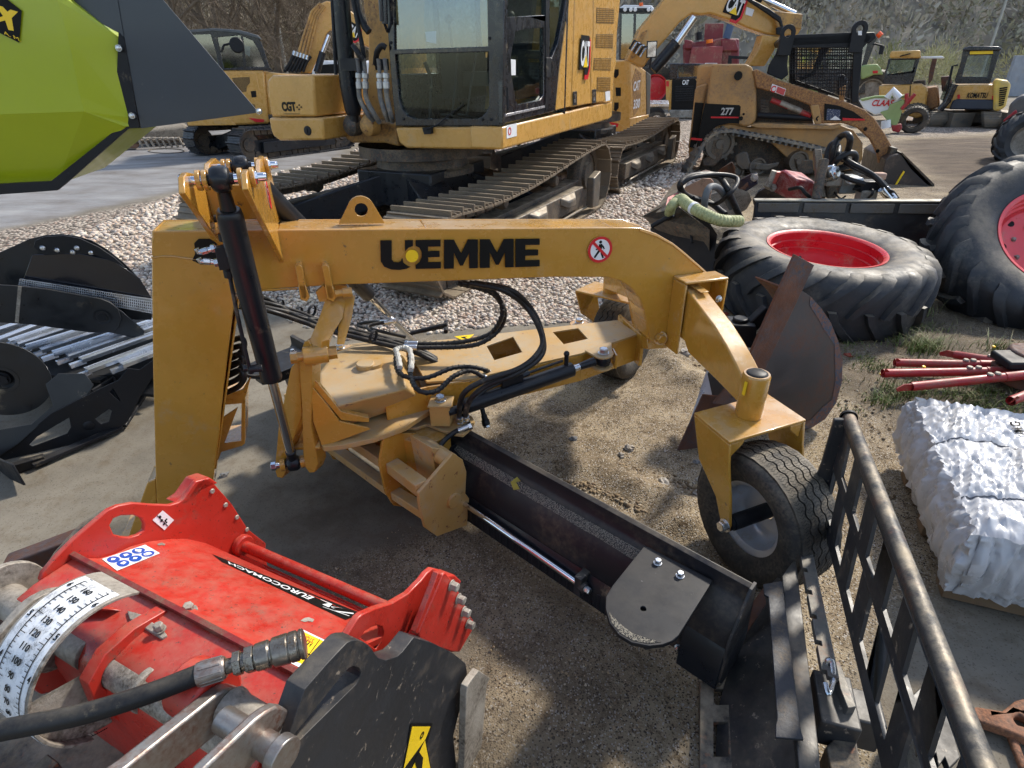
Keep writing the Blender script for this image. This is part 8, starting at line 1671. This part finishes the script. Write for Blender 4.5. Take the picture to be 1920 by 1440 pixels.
FK.sl('wheel_arm', [(1338, 262), (1352, 262), (1358, 272), (1352, 298), (1340, 312), (1318, 312), (1316, 300), (1328, 292)], .1, .05, BLKO, .02); FK.sl('suspension_arm', [(1379, 292), (1392, 284), (1402, 286), (1406, 304), (1440, 308), (1462, 304), (1458, 312), (1440, 320), (1390, 318), (1380, 308)], .1, .06, M_GD, .02); FK.sl('wheel_arm', [(1488, 296), (1506, 300), (1524, 300), (1526, 325), (1498, 328)], .1, .05, BLKO, .02)
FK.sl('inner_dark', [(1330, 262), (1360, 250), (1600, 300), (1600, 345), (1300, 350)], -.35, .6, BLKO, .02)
FK.tb('lift_ram', [(1420, 216), (1523, 222)], .05, BLKM, -.02); FK.tb('red_strut', [(1446, 187), (1520, 217)], .045, REDD, .0); FK.tb('white_strut_wrap', [(1463, 193), (1502, 209)], .05, STD, .0)
b = MB()
for k in range(6): b.beam(FK.p(1426, 188+k*5, -.1), FK.p(1442, 190+k*5, -.1), .03, .03)
build('cooler_fins', b, BLKO, SK); FK.sl('engine_bay', [(1415, 160), (1520, 196), (1526, 236), (1415, 236)], -.35, .5, BLKO, .01)
# cage
FK.sl('cage_side', [(1462, 78), (1476, 66), (1610, 60), (1625, 62), (1636, 70), (1618, 90), (1614, 140), (1608, 192), (1596, 194), (1600, 90), (1480, 90), (1476, 120), (1478, 140), (1466, 150), (1438, 138), (1442, 122), (1455, 100)], -.1, .08, BLKM, .01)
FK.sl('cage_roof', [(1462, 78), (1470, 70), (1640, 60), (1644, 70), (1630, 82), (1466, 88)], -.1, 1.2, BLKM, .02)
FK.sl('cage_far_side', [(1480, 88), (1490, 88), (1492, 150), (1600, 188), (1600, 88), (1612, 88), (1610, 195), (1480, 155)], -1.2, .06, BLKM, .01)
b = MB()
for k in range(27): x = 1482+k*4.4; b.tube([FK.p(x, 88, -.12), FK.p(x-1, min(196, 138+(x-1480)*.42), -.12)], .007, 4)
for k in range(16): y = 92+k*6.5; b.tube([FK.p(1480, min(y, 140), -.12), FK.p(1600, y, -.12)] if y < 140 else [FK.p(1480+(y-138)/.42, y, -.12), FK.p(1600, y, -.12)], .007, 4)
build('cage_mesh', b, BLKM, SK, 0); b = MB()
for k in range(14): x = 1486+k*8.4; b.tube([FK.p(x, 88, -1.18), FK.p(x-1, 165, -1.18)], .007, 4)
for k in range(9): y = 94+k*9; b.tube([FK.p(1482, y, -1.18), FK.p(1602, y, -1.18)], .007, 4)
build('cage_mesh', b, BLKM, SK, 0)
FK.sl('cage_strut', [(1540, 88), (1556, 88), (1528, 140), (1500, 152), (1498, 146), (1522, 136)], -.14, .05, BLKM, .01)
for x, y in ((1478, 62), (1613, 55)):
    b = MB(); c_ = FK.p(x, y, -.05); b.slab(circ(c_, .125, 18, V((1, 0, 0)), ZU, radians(-20), radians(200))+[c_+V((-.1, 0, -.32)), c_+V((.1, 0, -.32))], V((0, .04, 0)), [circ(c_, .062, 14, V((1, 0, 0)), ZU)]); build('lifting_lug', b, BLKM, SK, .008)
FK.sl('white_tag', [(1609, 58), (1616, 58), (1616, 66), (1609, 66)], -.04, .004, WHT, 0)
FK.sl('seat', [(1570, 148), (1582, 138), (1590, 150), (1586, 185), (1570, 178)], -.6, .4, BLKM, .03); FK.sl('arm_pad', [(1576, 165), (1587, 160), (1582, 192), (1574, 188)], -.4, .08, LYL, .01)
# its bucket
KB = FK.sl('bucket', [(1660, 300), (1672, 292), (1690, 288), (1708, 316), (1772, 378), (1640, 378), (1640, 360), (1652, 340)], .45, 1.6, M('brown_black_bucket', lin((52, 46, 44)), .5, dirt=lin((100, 84, 70)), da=.4, ds=3, coat=.1), .015)
FK.sl('bucket_edge', [(1688, 286), (1692, 286), (1752, 345), (1752, 352)], .47, 1.7, BLKO, 0, par=KB); FK.sl('yellow_stripe', [(1676, 350), (1694, 320), (1697, 322), (1679, 351)], .47, .01, SYEL, 0, par=KB)
b = MB()
for k in range(6): a = FK.p(1742+k*0, 346+k*5, .3-k*.0)+V((k*.07, 0, 0)); b.beam(a, a+V((.32, -.05, -.12)), .05, .03)
build('bucket_teeth', b, STD, KB, .004)
FK.sl('quick_hitch', [(1672, 276), (1684, 278), (1678, 300), (1664, 330), (1656, 330)], .3, .9, BLKO, .01)
# ---------------- machines far behind ----------------
def far(name, label, cat, x, y, ang=0., group=None, z=0.):
    P = Z(x, y, z); T_ = thing(name, label, cat, (P.x, P.y, 0), group); ang = -atan2(P.x, P.y); return Far(T_, P, ang), T_
g, T_ = far('tractor', 'dark tractor with white cab roof and work lights behind the second excavator', 'tractor', 1190, 218)
g.sl('cab_roof', [(1162, 14), (1170, 9), (1222, 10), (1226, 16), (1225, 22), (1162, 22)], 0, 1.6, WHT, .03); g.sl('light_bar', [(1160, 15), (1228, 15), (1228, 23), (1160, 23)], .05, .1, BLKM, .01)
for x in (1172, 1183, 1191, 1216, 1223): b = MB(); b.lathe([(0, .03), (.06, .02), (.07, 0)], g.p(x, 18, .06), V((0, -1, 0)), 12); build('work_lamp', b, WHT, T_)
g.sl('cab_frame', [(1162, 22), (1226, 22), (1218, 120), (1160, 120)], 0, .08, CABM, .01, holes=[[(1166, 26), (1188, 26), (1186, 110), (1164, 110)], [(1193, 26), (1221, 26), (1214, 110), (1191, 110)]]); g.sl('window', [(1164, 24), (1222, 24), (1216, 114), (1162, 114)], -.04, .01, DRKG, 0)
g.sl('cab_body', [(1160, 118), (1245, 118), (1245, 170), (1160, 180)], -.3, 1.4, BLKM, .03); g.wh('rear_wheel', 1228, 165, .85, .45, .3, RUB, RIMR); g.tb('beacon', [(1202, 5), (1202, 11)], .07, M('orange_beacon', lin((240, 100, 30)), .3))
g, T_ = far('car_trailer', 'grey flatbed trailer with mudguard beside the gravel', 'trailer', 1232, 247)
g.sl('deck', [(1150, 195), (1254, 194), (1254, 200), (1150, 202)], 0, 2.0, ZNC, .01); g.sl('mudguard', [(1214, 212), (1218, 204), (1240, 203), (1246, 210), (1247, 222), (1240, 212), (1226, 210), (1216, 216)], .1, .35, BLKM, .01); g.wh('wheel', 1231, 229, .34, .22, .1, RUB, ZNC); g.sl('frame_rail', [(1150, 202), (1254, 200), (1254, 206), (1150, 208)], -.1, .1, STD, 0)
g, T_ = far('mini_loader', 'small yellow and black skid loader seen from behind beside the red combine', 'loader', 1285, 222)
g.sl('body', [(1256, 150), (1308, 148), (1312, 210), (1305, 218), (1258, 218), (1252, 205)], .1, 1.6, YELC, .04); g.sl('rear_door', [(1260, 150), (1304, 148), (1306, 152), (1303, 206), (1258, 207)], .12, .1, SBLK, .02)
b = MB()
for k in range(7): b.beam(g.p(1266, 163+k*4.3, .14), g.p(1300, 162+k*4.3, .14), .03, .045)
build('rear_louvres', b, BLKM, T_, .004); g.txt('CAT', 'badge_letters', 1279, 159, 1291, .16, WHT, .14, .03)
g.sl('side_panel', [(1248, 150), (1258, 150), (1256, 206), (1249, 206)], .14, 1.3, YELC, .02); g.sl('side_panel', [(1307, 148), (1327, 146), (1330, 205), (1306, 208)], .1, 1.3, YELC, .02); g.sl('cage', [(1255, 119), (1322, 119), (1326, 150), (1255, 150)], 0, 1.2, CABM, .03, holes=[[(1272, 124), (1316, 123), (1318, 143), (1272, 145)]]); g.sl('window', [(1272, 123), (1317, 123), (1318, 144), (1272, 145)], -.2, .01, DRKG, 0); g.sl('bumper', [(1254, 206), (1308, 206), (1304, 222), (1258, 222)], .2, .4, STD, .04); g.sl('red_lamp', [(1249, 152), (1254, 152), (1254, 162), (1249, 162)], .16, .02, SRED, 0)
g, T_ = far('combine_harvester', 'dark red combine harvester with open grain tank flap and orange beacon', 'harvester', 1335, 205, 0.)
CRD = M('combine_red', lin((126, 44, 50)), .5, dirt=DUST, da=.3, ds=2, cv=.1)
g.sl('body', [(1280, 82), (1352, 72), (1386, 72), (1386, 125), (1380, 150), (1282, 150)], 0, 3.2, CRD, .08); g.sl('grain_tank', [(1297, 88), (1356, 86), (1352, 128), (1290, 128)], .3, 1.0, M('combine_red_light', lin((150, 66, 66)), .45, dirt=DUST, da=.3, ds=2), .05); g.sl('tank_flap', [(1322, 44), (1357, 44), (1354, 78), (1320, 78)], -.5, .08, CRD, .02)
g.sl('side_box', [(1283, 74), (1298, 76), (1300, 92), (1283, 92)], .2, .8, CRD, .05); g.sl('engine_hood', [(1352, 72), (1380, 74), (1386, 96), (1352, 96)], .2, .8, CRD, .05); g.tb('exhaust', [(1311, 60), (1311, 75)], .12, BLKM); g.tb('beacon', [(1330, 74), (1330, 81)], .14, M('amber_lamp', lin((250, 120, 20)), .3), .3); g.tb('blue_chute', [(1370, 46), (1362, 72)], .16, M('blue_grey', lin((70, 90, 120)), .5)); g.sl('rear_panel', [(1322, 118), (1345, 118), (1345, 140), (1322, 142)], .4, .1, WHT, 0); g.txt('AGRI', 'side_letters', 1320, 130, 1341, .22, SRED, .43, .02); g.sl('stripe_panel', [(1314, 128), (1336, 128), (1330, 160), (1318, 150)], .5, .1, SYEL, 0)
g.sl('platform_rail', [(1366, 104), (1410, 106), (1410, 112), (1372, 110), (1372, 120), (1364, 120)], .6, .05, BLKM, .01); g.wh('wheel', 1300, 175, .8, .5, .2, RUB, None)
g, T_ = far('green_tractor', 'light green tractor with glass cab and big rear wheel behind the mesh cage', 'tractor', 1560, 212)
CLG = M('soft_green_paint', lin((148, 166, 104)), .5, dirt=DUST, da=.2, ds=2)
g.sl('cab_frame', [(1488, 72), (1640, 66), (1644, 72), (1622, 130), (1622, 175), (1490, 175)], 0, .1, CABM, .02, holes=[[(1495, 80), (1545, 78), (1545, 130), (1495, 132)], [(1550, 78), (1628, 76), (1616, 122), (1616, 128), (1550, 130)]]); g.sl('window', [(1492, 78), (1632, 75), (1618, 130), (1492, 132)], -.05, .01, glass('bluish_glass', (.6, .72, .74), .05, .35), 0); g.sl('cab_inner', [(1495, 120), (1620, 118), (1620, 175), (1495, 175)], -.4, 1.4, CLG, .05)
g.sl('fender', [(1612, 128), (1618, 122), (1645, 120), (1652, 128), (1656, 140), (1640, 140), (1615, 150)], .3, .7, CLG, .05); g.sl('tail_lamp', [(1636, 133), (1646, 132), (1646, 137), (1637, 138)], .33, .04, SRED, .01); g.wh('rear_wheel', 1632, 172, .8, .6, .1, RUB, STD); g.wh('front_wheel', 1515, 185, .7, .5, .2, RUB, CLG); g.tb('work_lamp', [(1646, 62), (1652, 68)], .10, M('orange_lamp', lin((235, 90, 40)), .3), .2); g.sl('roof', [(1488, 66), (1640, 60), (1640, 68), (1490, 74)], .1, 1.8, CLG, .04)
g.tb('mirror_arm', [(1638, 82), (1655, 86), (1655, 90)], .03, BLKM, .3); g.sl('mirror', [(1650, 86), (1659, 86), (1655, 102), (1647, 102)], .3, .08, BLKM, .01)
g, T_ = far('mower_attachment', 'green and white folded disc mower with red knives on the gravel', 'mower', 1660, 250, 0)
g.sl('white_cover', [(1610, 188), (1640, 182), (1690, 184), (1692, 196), (1668, 212), (1640, 216), (1620, 205)], 0, .3, WHT, .03); g.sl('green_edge', [(1612, 186), (1640, 180), (1700, 178), (1703, 184), (1640, 184), (1616, 190)], .04, .3, CLG, .02); g.txt('CLAAS', 'brand_letters', 1634, 199, 1674, .16, SRED, .02, .03, shear=.2); g.sl('green_frame', [(1650, 210), (1665, 206), (1668, 196), (1694, 186), (1697, 190), (1686, 225), (1680, 240), (1665, 228)], .1, .15, CLG, .02); g.sl('red_rotor', [(1671, 236), (1690, 232), (1692, 240), (1686, 249), (1673, 246)], .15, .3, REDD, .03)
for a in ([(1690, 205), (1712, 180)], [(1695, 200), (1716, 176)], [(1700, 195), (1700, 175)]): g.tb('red_tine_arm', a, .05, REDD, .1)
g.tb('film_bundle', [(1664, 184), (1674, 170), (1686, 184)], .1, WHT, .1); g.tb('white_bottle', [(1661, 226), (1661, 240)], .12, WHT, .2); g.wh('support_wheel', 1714, 225, .35, .3, -.3, RUB, None)
g, T_ = far('wheel_loader', 'yellow machine with tall square cab between green mower and canopy', 'loader', 1690, 232, 0)
g.sl('body', [(1648, 160), (1728, 157), (1740, 165), (1736, 215), (1720, 222), (1648, 205)], 0, 1.8, YELC, .06); g.sl('cab_roof', [(1670, 96), (1726, 94), (1727, 109), (1668, 109)], .1, 1.4, YELC, .04); g.sl('cab_frame', [(1666, 110), (1725, 109), (1716, 140), (1710, 158), (1655, 158), (1660, 135)], .0, .1, CABM, .02, holes=[[(1670, 113), (1716, 112), (1708, 138), (1662, 139)]]); g.sl('window', [(1668, 112), (1718, 111), (1708, 139), (1661, 140)], -.05, .01, glass('pale_glass', (.75, .85, .85), .05, .2), 0); g.tb('roof_lamp', [(1697, 102), (1697, 104)], .14, SBLK, .14); g.sl('frame_beam', [(1690, 207), (1730, 200), (1732, 208), (1692, 216)], .2, .3, YELC, .02); g.wh('wheel', 1712, 224, .48, .4, .1, RUB, None)
g.sl('side_line', [(1706, 160), (1708, 160), (1706, 200), (1704, 200)], .01, .01, SBLK, 0)
g, T_ = far('canopy_dozer', 'rusty old machine under a flat white canopy beside the small excavator', 'bulldozer', 1745, 232, 0)
g.sl('canopy', [(1722, 106), (1766, 105), (1771, 108), (1766, 110), (1724, 110)], 0, 1.8, WHT, .02); g.sl('canopy_post', [(1748, 110), (1757, 110), (1748, 150), (1740, 160), (1742, 135)], 0, .15, RST, .01); g.sl('hood', [(1716, 168), (1758, 162), (1762, 200), (1740, 208), (1716, 200)], .1, 1.4, LYR, .05); g.sl('seat_block', [(1712, 152), (1735, 150), (1734, 166), (1712, 168)], -.2, .8, BLKO, .05); g.sl('blade_bits', [(1764, 144), (1784, 142), (1786, 170), (1766, 172)], -.4, .8, RST, .04); g.tb('mirror_arm', [(1796, 122), (1786, 124), (1776, 170), (1768, 195)], .035, BLKM, .2); g.sl('window', [(1776, 150), (1790, 160), (1770, 190), (1762, 186)], .15, .01, DRKG, 0); g.sl('track_unit', [(1728, 208), (1760, 206), (1764, 226), (1730, 230)], .0, 1.0, BLKO, .04)
g, T_ = far('mini_excavator', 'yellow mini excavator with black counterweight band beside the concrete wall', 'excavator', 1805, 238, 0)
KY = M('pale_excavator_yellow', lin((222, 186, 84)), .45, dirt=DUST, da=.3, ds=2)
g.sl('cab_frame', [(1806, 90), (1812, 88), (1868, 88), (1877, 92), (1868, 120), (1860, 145), (1856, 157), (1792, 157), (1790, 150), (1802, 115)], 0, .08, CABM, .02, holes=[[(1815, 104), (1860, 103), (1851, 144), (1804, 144)]]); g.sl('window', [(1813, 103), (1862, 102), (1852, 145), (1802, 145)], -.05, .01, bpy.data.materials['pale_glass'], 0); g.sl('roof', [(1804, 92), (1818, 87), (1872, 87), (1880, 91), (1875, 95), (1808, 96)], .1, 1.4, CABM, .03); g.sl('roof_band', [(1819, 95), (1862, 93), (1862, 101), (1818, 102)], .03, .04, SYEL, .01)
g.sl('body', [(1786, 160), (1866, 158), (1866, 205), (1840, 206), (1770, 204), (1765, 196)], .1, 1.5, YELC, .05); g.sl('side_door', [(1863, 152), (1870, 149), (1890, 152), (1896, 158), (1886, 200), (1874, 208), (1862, 208)], .3, 1.4, KY, .06); g.sl('counterweight', [(1786, 190), (1792, 186), (1864, 187), (1866, 190), (1864, 206), (1779, 205)], .2, .5, M('blue_black_band', lin((44, 50, 62)), .5), .04); g.txt('KOMATSU', 'brand_letters', 1812, 184, 1850, .15, SBLK, .12, .03)
b = MB()
for k in range(9): b.beam(g.p(1874-k*.2, 166+k*4, .32), g.p(1889-k*.9, 164+k*4, .32), .03, .035)
build('side_louvres', b, SBLK, T_, 0); g.sl('red_lamp', [(1795, 178), (1800, 177), (1800, 185), (1795, 185)], .12, .02, SRED, 0); g.sl('red_lamp', [(1860, 180), (1864, 179), (1864, 186), (1860, 187)], .14, .02, SRED, 0)
g.tb('boom', [(1790, 158), (1776, 190), (1762, 206)], .10, CABM, .3); g.sl('lower_frame', [(1780, 210), (1860, 210), (1858, 232), (1784, 232)], -.3, 1.0, BLKO, .04)
for x0, x1 in ((1747, 1784), (1845, 1882)):
    b = MB(); 
    for k in range(9): yy = 211+k*3.2; b.box(g.p((x0+x1)/2-(k*.8 if x0 < 1800 else -k*.2), yy, .1+.22*sin(pi*(k+.5)/9)), ((x1-x0)/1085*20, 0, 0), (0, .12, 0), (0, 0, .055))
    b.box(g.p((x0+x1)/2, 224, -.6), ((x1-x0)/1085*19, 0, 0), (0, 1.9, 0), (0, 0, .5)); build('track', b, TRKD if False else M_GD, T_, .01)
g, T_ = far('grey_tractor', 'front of a grey tractor with big lugged wheel cut off by the photo edge', 'tractor', 1905, 300, 0)
g.sl('hood', [(1893, 195), (1912, 180), (1990, 170), (1990, 250), (1905, 240), (1885, 232)], 0, 1.0, M('grey_hood', lin((96, 92, 90)), .5, dirt=MUD, da=.4, ds=3), .05); g.sl('red_arm', [(1880, 226), (1905, 205), (1908, 212), (1886, 232)], .1, .1, REDD, .02)
c_ = g.p(1925, 262, .3); b = tractor_tyre(c_, V((-.35, -.93, 0)), .55, .20, .3, 14, .035, seg=40); fw_ = build('front_wheel', b, RUBG, T_, 0); build('rim', MB().lathe([(.30, .1), (.26, .05), (.2, -.02), (0, -.02)], c_, V((-.35, -.93, 0)), 24), STD, fw_)
g, T_ = far('seed_harrow', 'old spring tine harrow under a dirty white cover behind the green hopper', 'harrow', 290, 275, 0)
g.sl('cover_sheet', [(250, 246), (300, 240), (320, 238), (345, 233), (358, 240), (355, 262), (300, 262), (250, 264)], 0, 1.0, M('dirty_cover', lin((150, 140, 124)), .8, dirt=lin((90, 80, 66)), da=.6, ds=2, bump=.4, bs=9), .08)
g.sl('end_board', [(220, 268), (234, 250), (262, 272), (258, 278), (232, 279)], .5, .4, M('brown_board', lin((140, 108, 88)), .8, bump=.3, bs=12), .03)
for k in range(8): g.tb('spring_tine', [(250+k*11, 260), (258+k*11, 258), (263+k*11, 268), (268+k*11, 276)], .03, STD, .7)
g.tb('frame_tube', [(245, 266), (345, 263)], .06, BLKO, .5)
o = build('wire_loop', MB().tube([Z(x, y, .01) for x, y in [(312+34*cos(a), 283+4*sin(a)) for a in [2*pi*k/30 for k in range(31)]]], .012, 6), BLKO, None, 0, origin=Z(312, 283)); tag(o, 'thin dark wire loop lying on the wet concrete', 'wire')
g, T_ = far('white_van', 'pale van roof and windows behind the smaller excavator boom', 'van', 650, 225)
g.sl('body', [(585, 117), (600, 113), (760, 114), (760, 200), (585, 200)], 0, 2.2, WHT, .1, holes=[]); g.sl('window_band', [(592, 122), (625, 120), (680, 120), (680, 138), (590, 138)], .02, .03, SBLK, .01)
# ---------------- poles, wall, fence ----------------
POLE = M('galvanised_pole', lin((160, 158, 150)), .5, .4)
for lab, (xb_, yb_), Y_, top_, r in (('slim grey lamp pole beside the excavator cab on the left', (545, 180), 34, 11, .09), ('tall grey pole behind the mini excavator', (1830, 170), 45, 14, .10), ('thin wooden pole standing against the hillside', (1505, 160), 70, 16, .10)):
    a = ON(xb_, yb_, V((0, Y_, 0)), V((0, -1, 0))); o = build('pole', MB().tube([V((a.x, a.y, 0)), V((a.x, a.y, top_))], [r, r*.6], 10), POLE, None, 0, origin=(a.x, a.y, 0)); tag(o, lab, 'pole')
WLL = M('precast_concrete_wall', lin((150, 154, 160)), .8, dirt=DUST, da=.3, ds=1)
for k in range(4):
    a = ON(1880+k*42, 178, V((0, 36, 0)), V((0, -1, 0))); o = build('concrete_wall_panel', MB().bx(a.x, a.x+1.36, 36, 36.2, 0, 2.0), WLL, None, .02, origin=(a.x, 36, 0)); tag(o, ['pale concrete wall panel just beside the mini excavator', 'second pale concrete wall panel from the mini excavator', 'third pale concrete wall panel from the mini excavator', 'last pale concrete wall panel at the photo edge'][k], 'wall', 'concrete wall panels')
# ---------------- hillside ----------------
def hillz(x, y): 
    t = max(0, (y-60))/110; base = max(0, t)**.85*(62-max(0, -x-10)*.10)
    return base*(1+.12*noise.noise(V((x*.012, y*.012, 0))))-1.5+noise.noise(V((x*.05, y*.05, 3)))*1.6
hx = np.linspace(-150, 230, 100); hy = np.linspace(58, 230, 60); HX, HY = np.meshgrid(hx, hy); HZ_ = np.array([[hillz(x, y) for x in hx] for y in hy]); ii = np.arange(6000).reshape(60, 100)
me = npmesh('hillside', np.stack([HX, HY, HZ_], -1).reshape(-1, 3), np.stack([ii[:-1, :-1], ii[:-1, 1:], ii[1:, 1:], ii[1:, :-1]], -1).reshape(-1, 4), M('hill_scrub_ground', lin((134, 127, 114)), .95, cv=.3, cvs=.3, bump=.5, bs=2), True)
o = bpy.data.objects.new('hillside', me); COL.objects.link(o); o['kind'] = 'structure'
# bare woodland covering the hill: twiggy crowns, many small upright slivers
rs = np.random.RandomState(12)
def crowns(n, xr, yr, zf, rmin, rmax, per, seed, hz=1., sl=.16, ln=.55):
    rs = np.random.RandomState(seed); X_ = rs.uniform(*xr, n); Y_ = rs.uniform(*yr, n); vs = []; tone = []
    for i in range(n):
        r = rs.uniform(rmin, rmax); z = zf(X_[i], Y_[i]); m = per
        d = rs.normal(size=(m, 3)); d /= np.linalg.norm(d, axis=1)[:, None]; rr = r*(rs.uniform(.35, 1.05, m))**.6; c = np.array([X_[i], Y_[i], z+r*hz])
        p = c+d*rr[:, None]*np.array([1, 1, hz]); up = d*.7+np.array([0, 0, .7])+rs.normal(size=(m, 3))*.35; up /= np.linalg.norm(up, axis=1)[:, None]; L_ = rs.uniform(.25, .75, m)*r*ln
        s_ = np.cross(up, rs.normal(size=(m, 3))); s_ /= np.linalg.norm(s_, axis=1)[:, None]; w_ = rs.uniform(.5, 1, m)*r*sl*.5
        a = p-up*L_[:, None]*.4; q = p+up*L_[:, None]; vs.append(np.stack([a-s_*w_[:, None]*.5, a+s_*w_[:, None]*.5, q+s_*w_[:, None]*.25, q-s_*w_[:, None]*.25], 1)); tone.append(np.full(m*4, rs.rand())+rs.uniform(-.12, .12, m*4)*0)
    v = np.concatenate(vs).reshape(-1, 3); return v, np.arange(len(v)).reshape(-1, 4), np.concatenate(tone)
def wood_mat(name, cols):
    m = bpy.data.materials.new(name); m.use_nodes = True; t = m.node_tree; N = t.nodes; L = t.links; b = N['Principled BSDF']; a = N.new('ShaderNodeAttribute'); a.attribute_name = 'tone'; r = N.new('ShaderNodeValToRGB'); e = r.color_ramp.elements
    while len(e) < len(cols): e.new(.5)
    for i, c in enumerate(cols): e[i].position = i/(len(cols)-1); e[i].color = (*lin(c), 1)
    g = N.new('ShaderNodeNewGeometry'); ad = N.new('ShaderNodeMath'); ad.operation = 'MULTIPLY_ADD'; ad.inputs[1].default_value = .25; L.new(g.outputs['Random Per Island'], ad.inputs[0]); L.new(a.outputs['Fac'], ad.inputs[2]); L.new(ad.outputs[0], r.inputs[0])
    L.new(r.outputs[0], b.inputs['Base Color']); b.inputs['Roughness'].default_value = .9; b.inputs['Specular IOR Level'].default_value = .1; return m
v, f, tn = crowns(3900, (-80, 170), (62, 185), hillz, 1.6, 3.4, 120, 3, .9, .26, .26)
me = npmesh('hill_woodland', v, f, wood_mat('bare_wood', [(150, 143, 132), (166, 158, 144), (140, 136, 122), (176, 168, 154), (152, 148, 126), (134, 131, 116)]), False, dict(tone=tn)); o = bpy.data.objects.new('hill_woodland', me); COL.objects.link(o); o['kind'] = 'stuff'; o['label'] = 'grey brown leafless woodland covering the far hillside'; o['category'] = 'woodland'  # distance haze is put into the lightened wood colours
v, f, tn = crowns(70, (22, 70), (44, 60), lambda x, y: 0, .9, 1.9, 420, 8, .95, .10, .3)
me = npmesh('shrubbery', v, f, wood_mat('olive_shrubs', [(136, 134, 88), (166, 160, 112), (192, 182, 152), (124, 128, 84), (176, 170, 124)]), False, dict(tone=tn)); o = bpy.data.objects.new('shrubbery', me); COL.objects.link(o); o['kind'] = 'stuff'; o['label'] = 'olive and pale shrubs along the foot of the hill'; o['category'] = 'shrubs'
# ---------------- bare trees on the left ----------------
BARK = M('bare_bark', lin((108, 94, 78)), .9, cv=.3, cvs=3, bump=.4, bs=20)
def bare_tree(x, y, h, seed, label):
    R_ = random.Random(seed); T_ = thing('bare_tree', label, 'tree', (x, y, 0), 'leafless trees behind the yard'); tr = MB(); tw = MB()
    def branch(p, d, L, r, lv):
        P = [p]; n = 5 if lv < 3 else 3; q = p; dd = d
        for k in range(n):
            dd = (dd+V((R_.gauss(0, .16), R_.gauss(0, .16), R_.gauss(.03, .10)))).normalized(); q = q+dd*L/n; P.append(q)
        rs_ = [max(r*(1-.75*i/n), .006) for i in range(n+1)]; (tr if lv < 2 else tw).tube(P, rs_, 6 if lv < 2 else (4 if lv < 3 else 3), caps=False)
        if lv >= 5: return
        m = (4, 5, 5, 5, 5)[lv]
        for k in range(m):
            t = R_.uniform(.3, 1.0); i = min(n-1, int(t*n)); s = P[i].lerp(P[i+1], t*n-i); a = R_.uniform(0, 2*pi); sp = R_.uniform(.5, 1.05); perp = dd.cross(V((cos(a), sin(a), R_.uniform(-.2, .3)))).normalized(); nd = (dd*cos(sp)+perp*sin(sp)).normalized(); branch(s, nd, L*R_.uniform(.5, .74), rs_[i]*R_.uniform(.5, .7), lv+1)
    branch(V((x, y, 0)), V((R_.gauss(0, .06), R_.gauss(0, .06), 1)).normalized(), h*.5, h*.022, 0)
    build('trunk', tr, BARK, T_, 0); build('twigs', tw, BARK, T_, 0, smooth=False)
for i, (px, Y_, h, lab) in enumerate(((345, 24, 9, 'leafless tree right behind the tip of the grey flap'), (395, 30, 11, 'leafless tree above the cab of the smaller excavator'), (450, 26, 9.5, 'leafless tree just beside the slim lamp pole'), (520, 27, 10, 'leafless tree between lamp pole and excavator boom'), (585, 31, 11, 'leafless tree behind the bent excavator boom'), (655, 28, 10, 'leafless tree behind the hoist cylinder of the big excavator'), (300, 33, 11, 'leafless tree mostly hidden by the grey flap'), (475, 36, 12, 'tall leafless tree farther back behind the lamp pole'))):
    a = ON(px, 170, V((0, Y_, 0)), V((0, -1, 0))); bare_tree(a.x, Y_, h, 40+i, lab)
v, f, tn = crowns(150, (-40, -3), (38, 58), lambda x, y: 0, 1.4, 3.0, 260, 21, 1.2, .09)
me = npmesh('thicket', v, f, wood_mat('brown_thicket', [(124, 114, 98), (144, 132, 112), (112, 106, 86), (156, 144, 124)]), False, dict(tone=tn)); o = bpy.data.objects.new('thicket', me); COL.objects.link(o); o['kind'] = 'stuff'; o['label'] = 'dense brown thicket of twigs behind the leafless trees'; o['category'] = 'thicket'

# ---------------- workshop hall behind the viewer (seen mirrored in the cab glass) ----------------
HL = thing('workshop_hall', 'long low workshop hall with pale fascia, mirrored in the cab windscreen', 'building', (0, -42, 0))
HG = M('hall_dark_doors', lin((58, 60, 62)), .7); HW = M('hall_pale_fascia', lin((205, 200, 190)), .7); HR = M('hall_roof_sheet', lin((96, 92, 88)), .6)
build('wall', MB().bx(-60, 60, -50, -42, 0, 3.2), HG, HL); build('fascia', MB().bx(-60, 60, -41.95, -41.6, 3.2, 3.7), HW, HL)
b = MB(); b.slab([V((-61, -41.3, 3.75)), V((61, -41.3, 3.75)), V((61, -51, 4.3)), V((-61, -51, 4.3))], V((0, 0, .1))); build('roof', b, HR, HL)
for k in range(8): build('door', MB().bx(-52+k*14, -44+k*14, -41.98, -41.9, 0, 2.9), [HG, HR, HW][k % 3], HL)
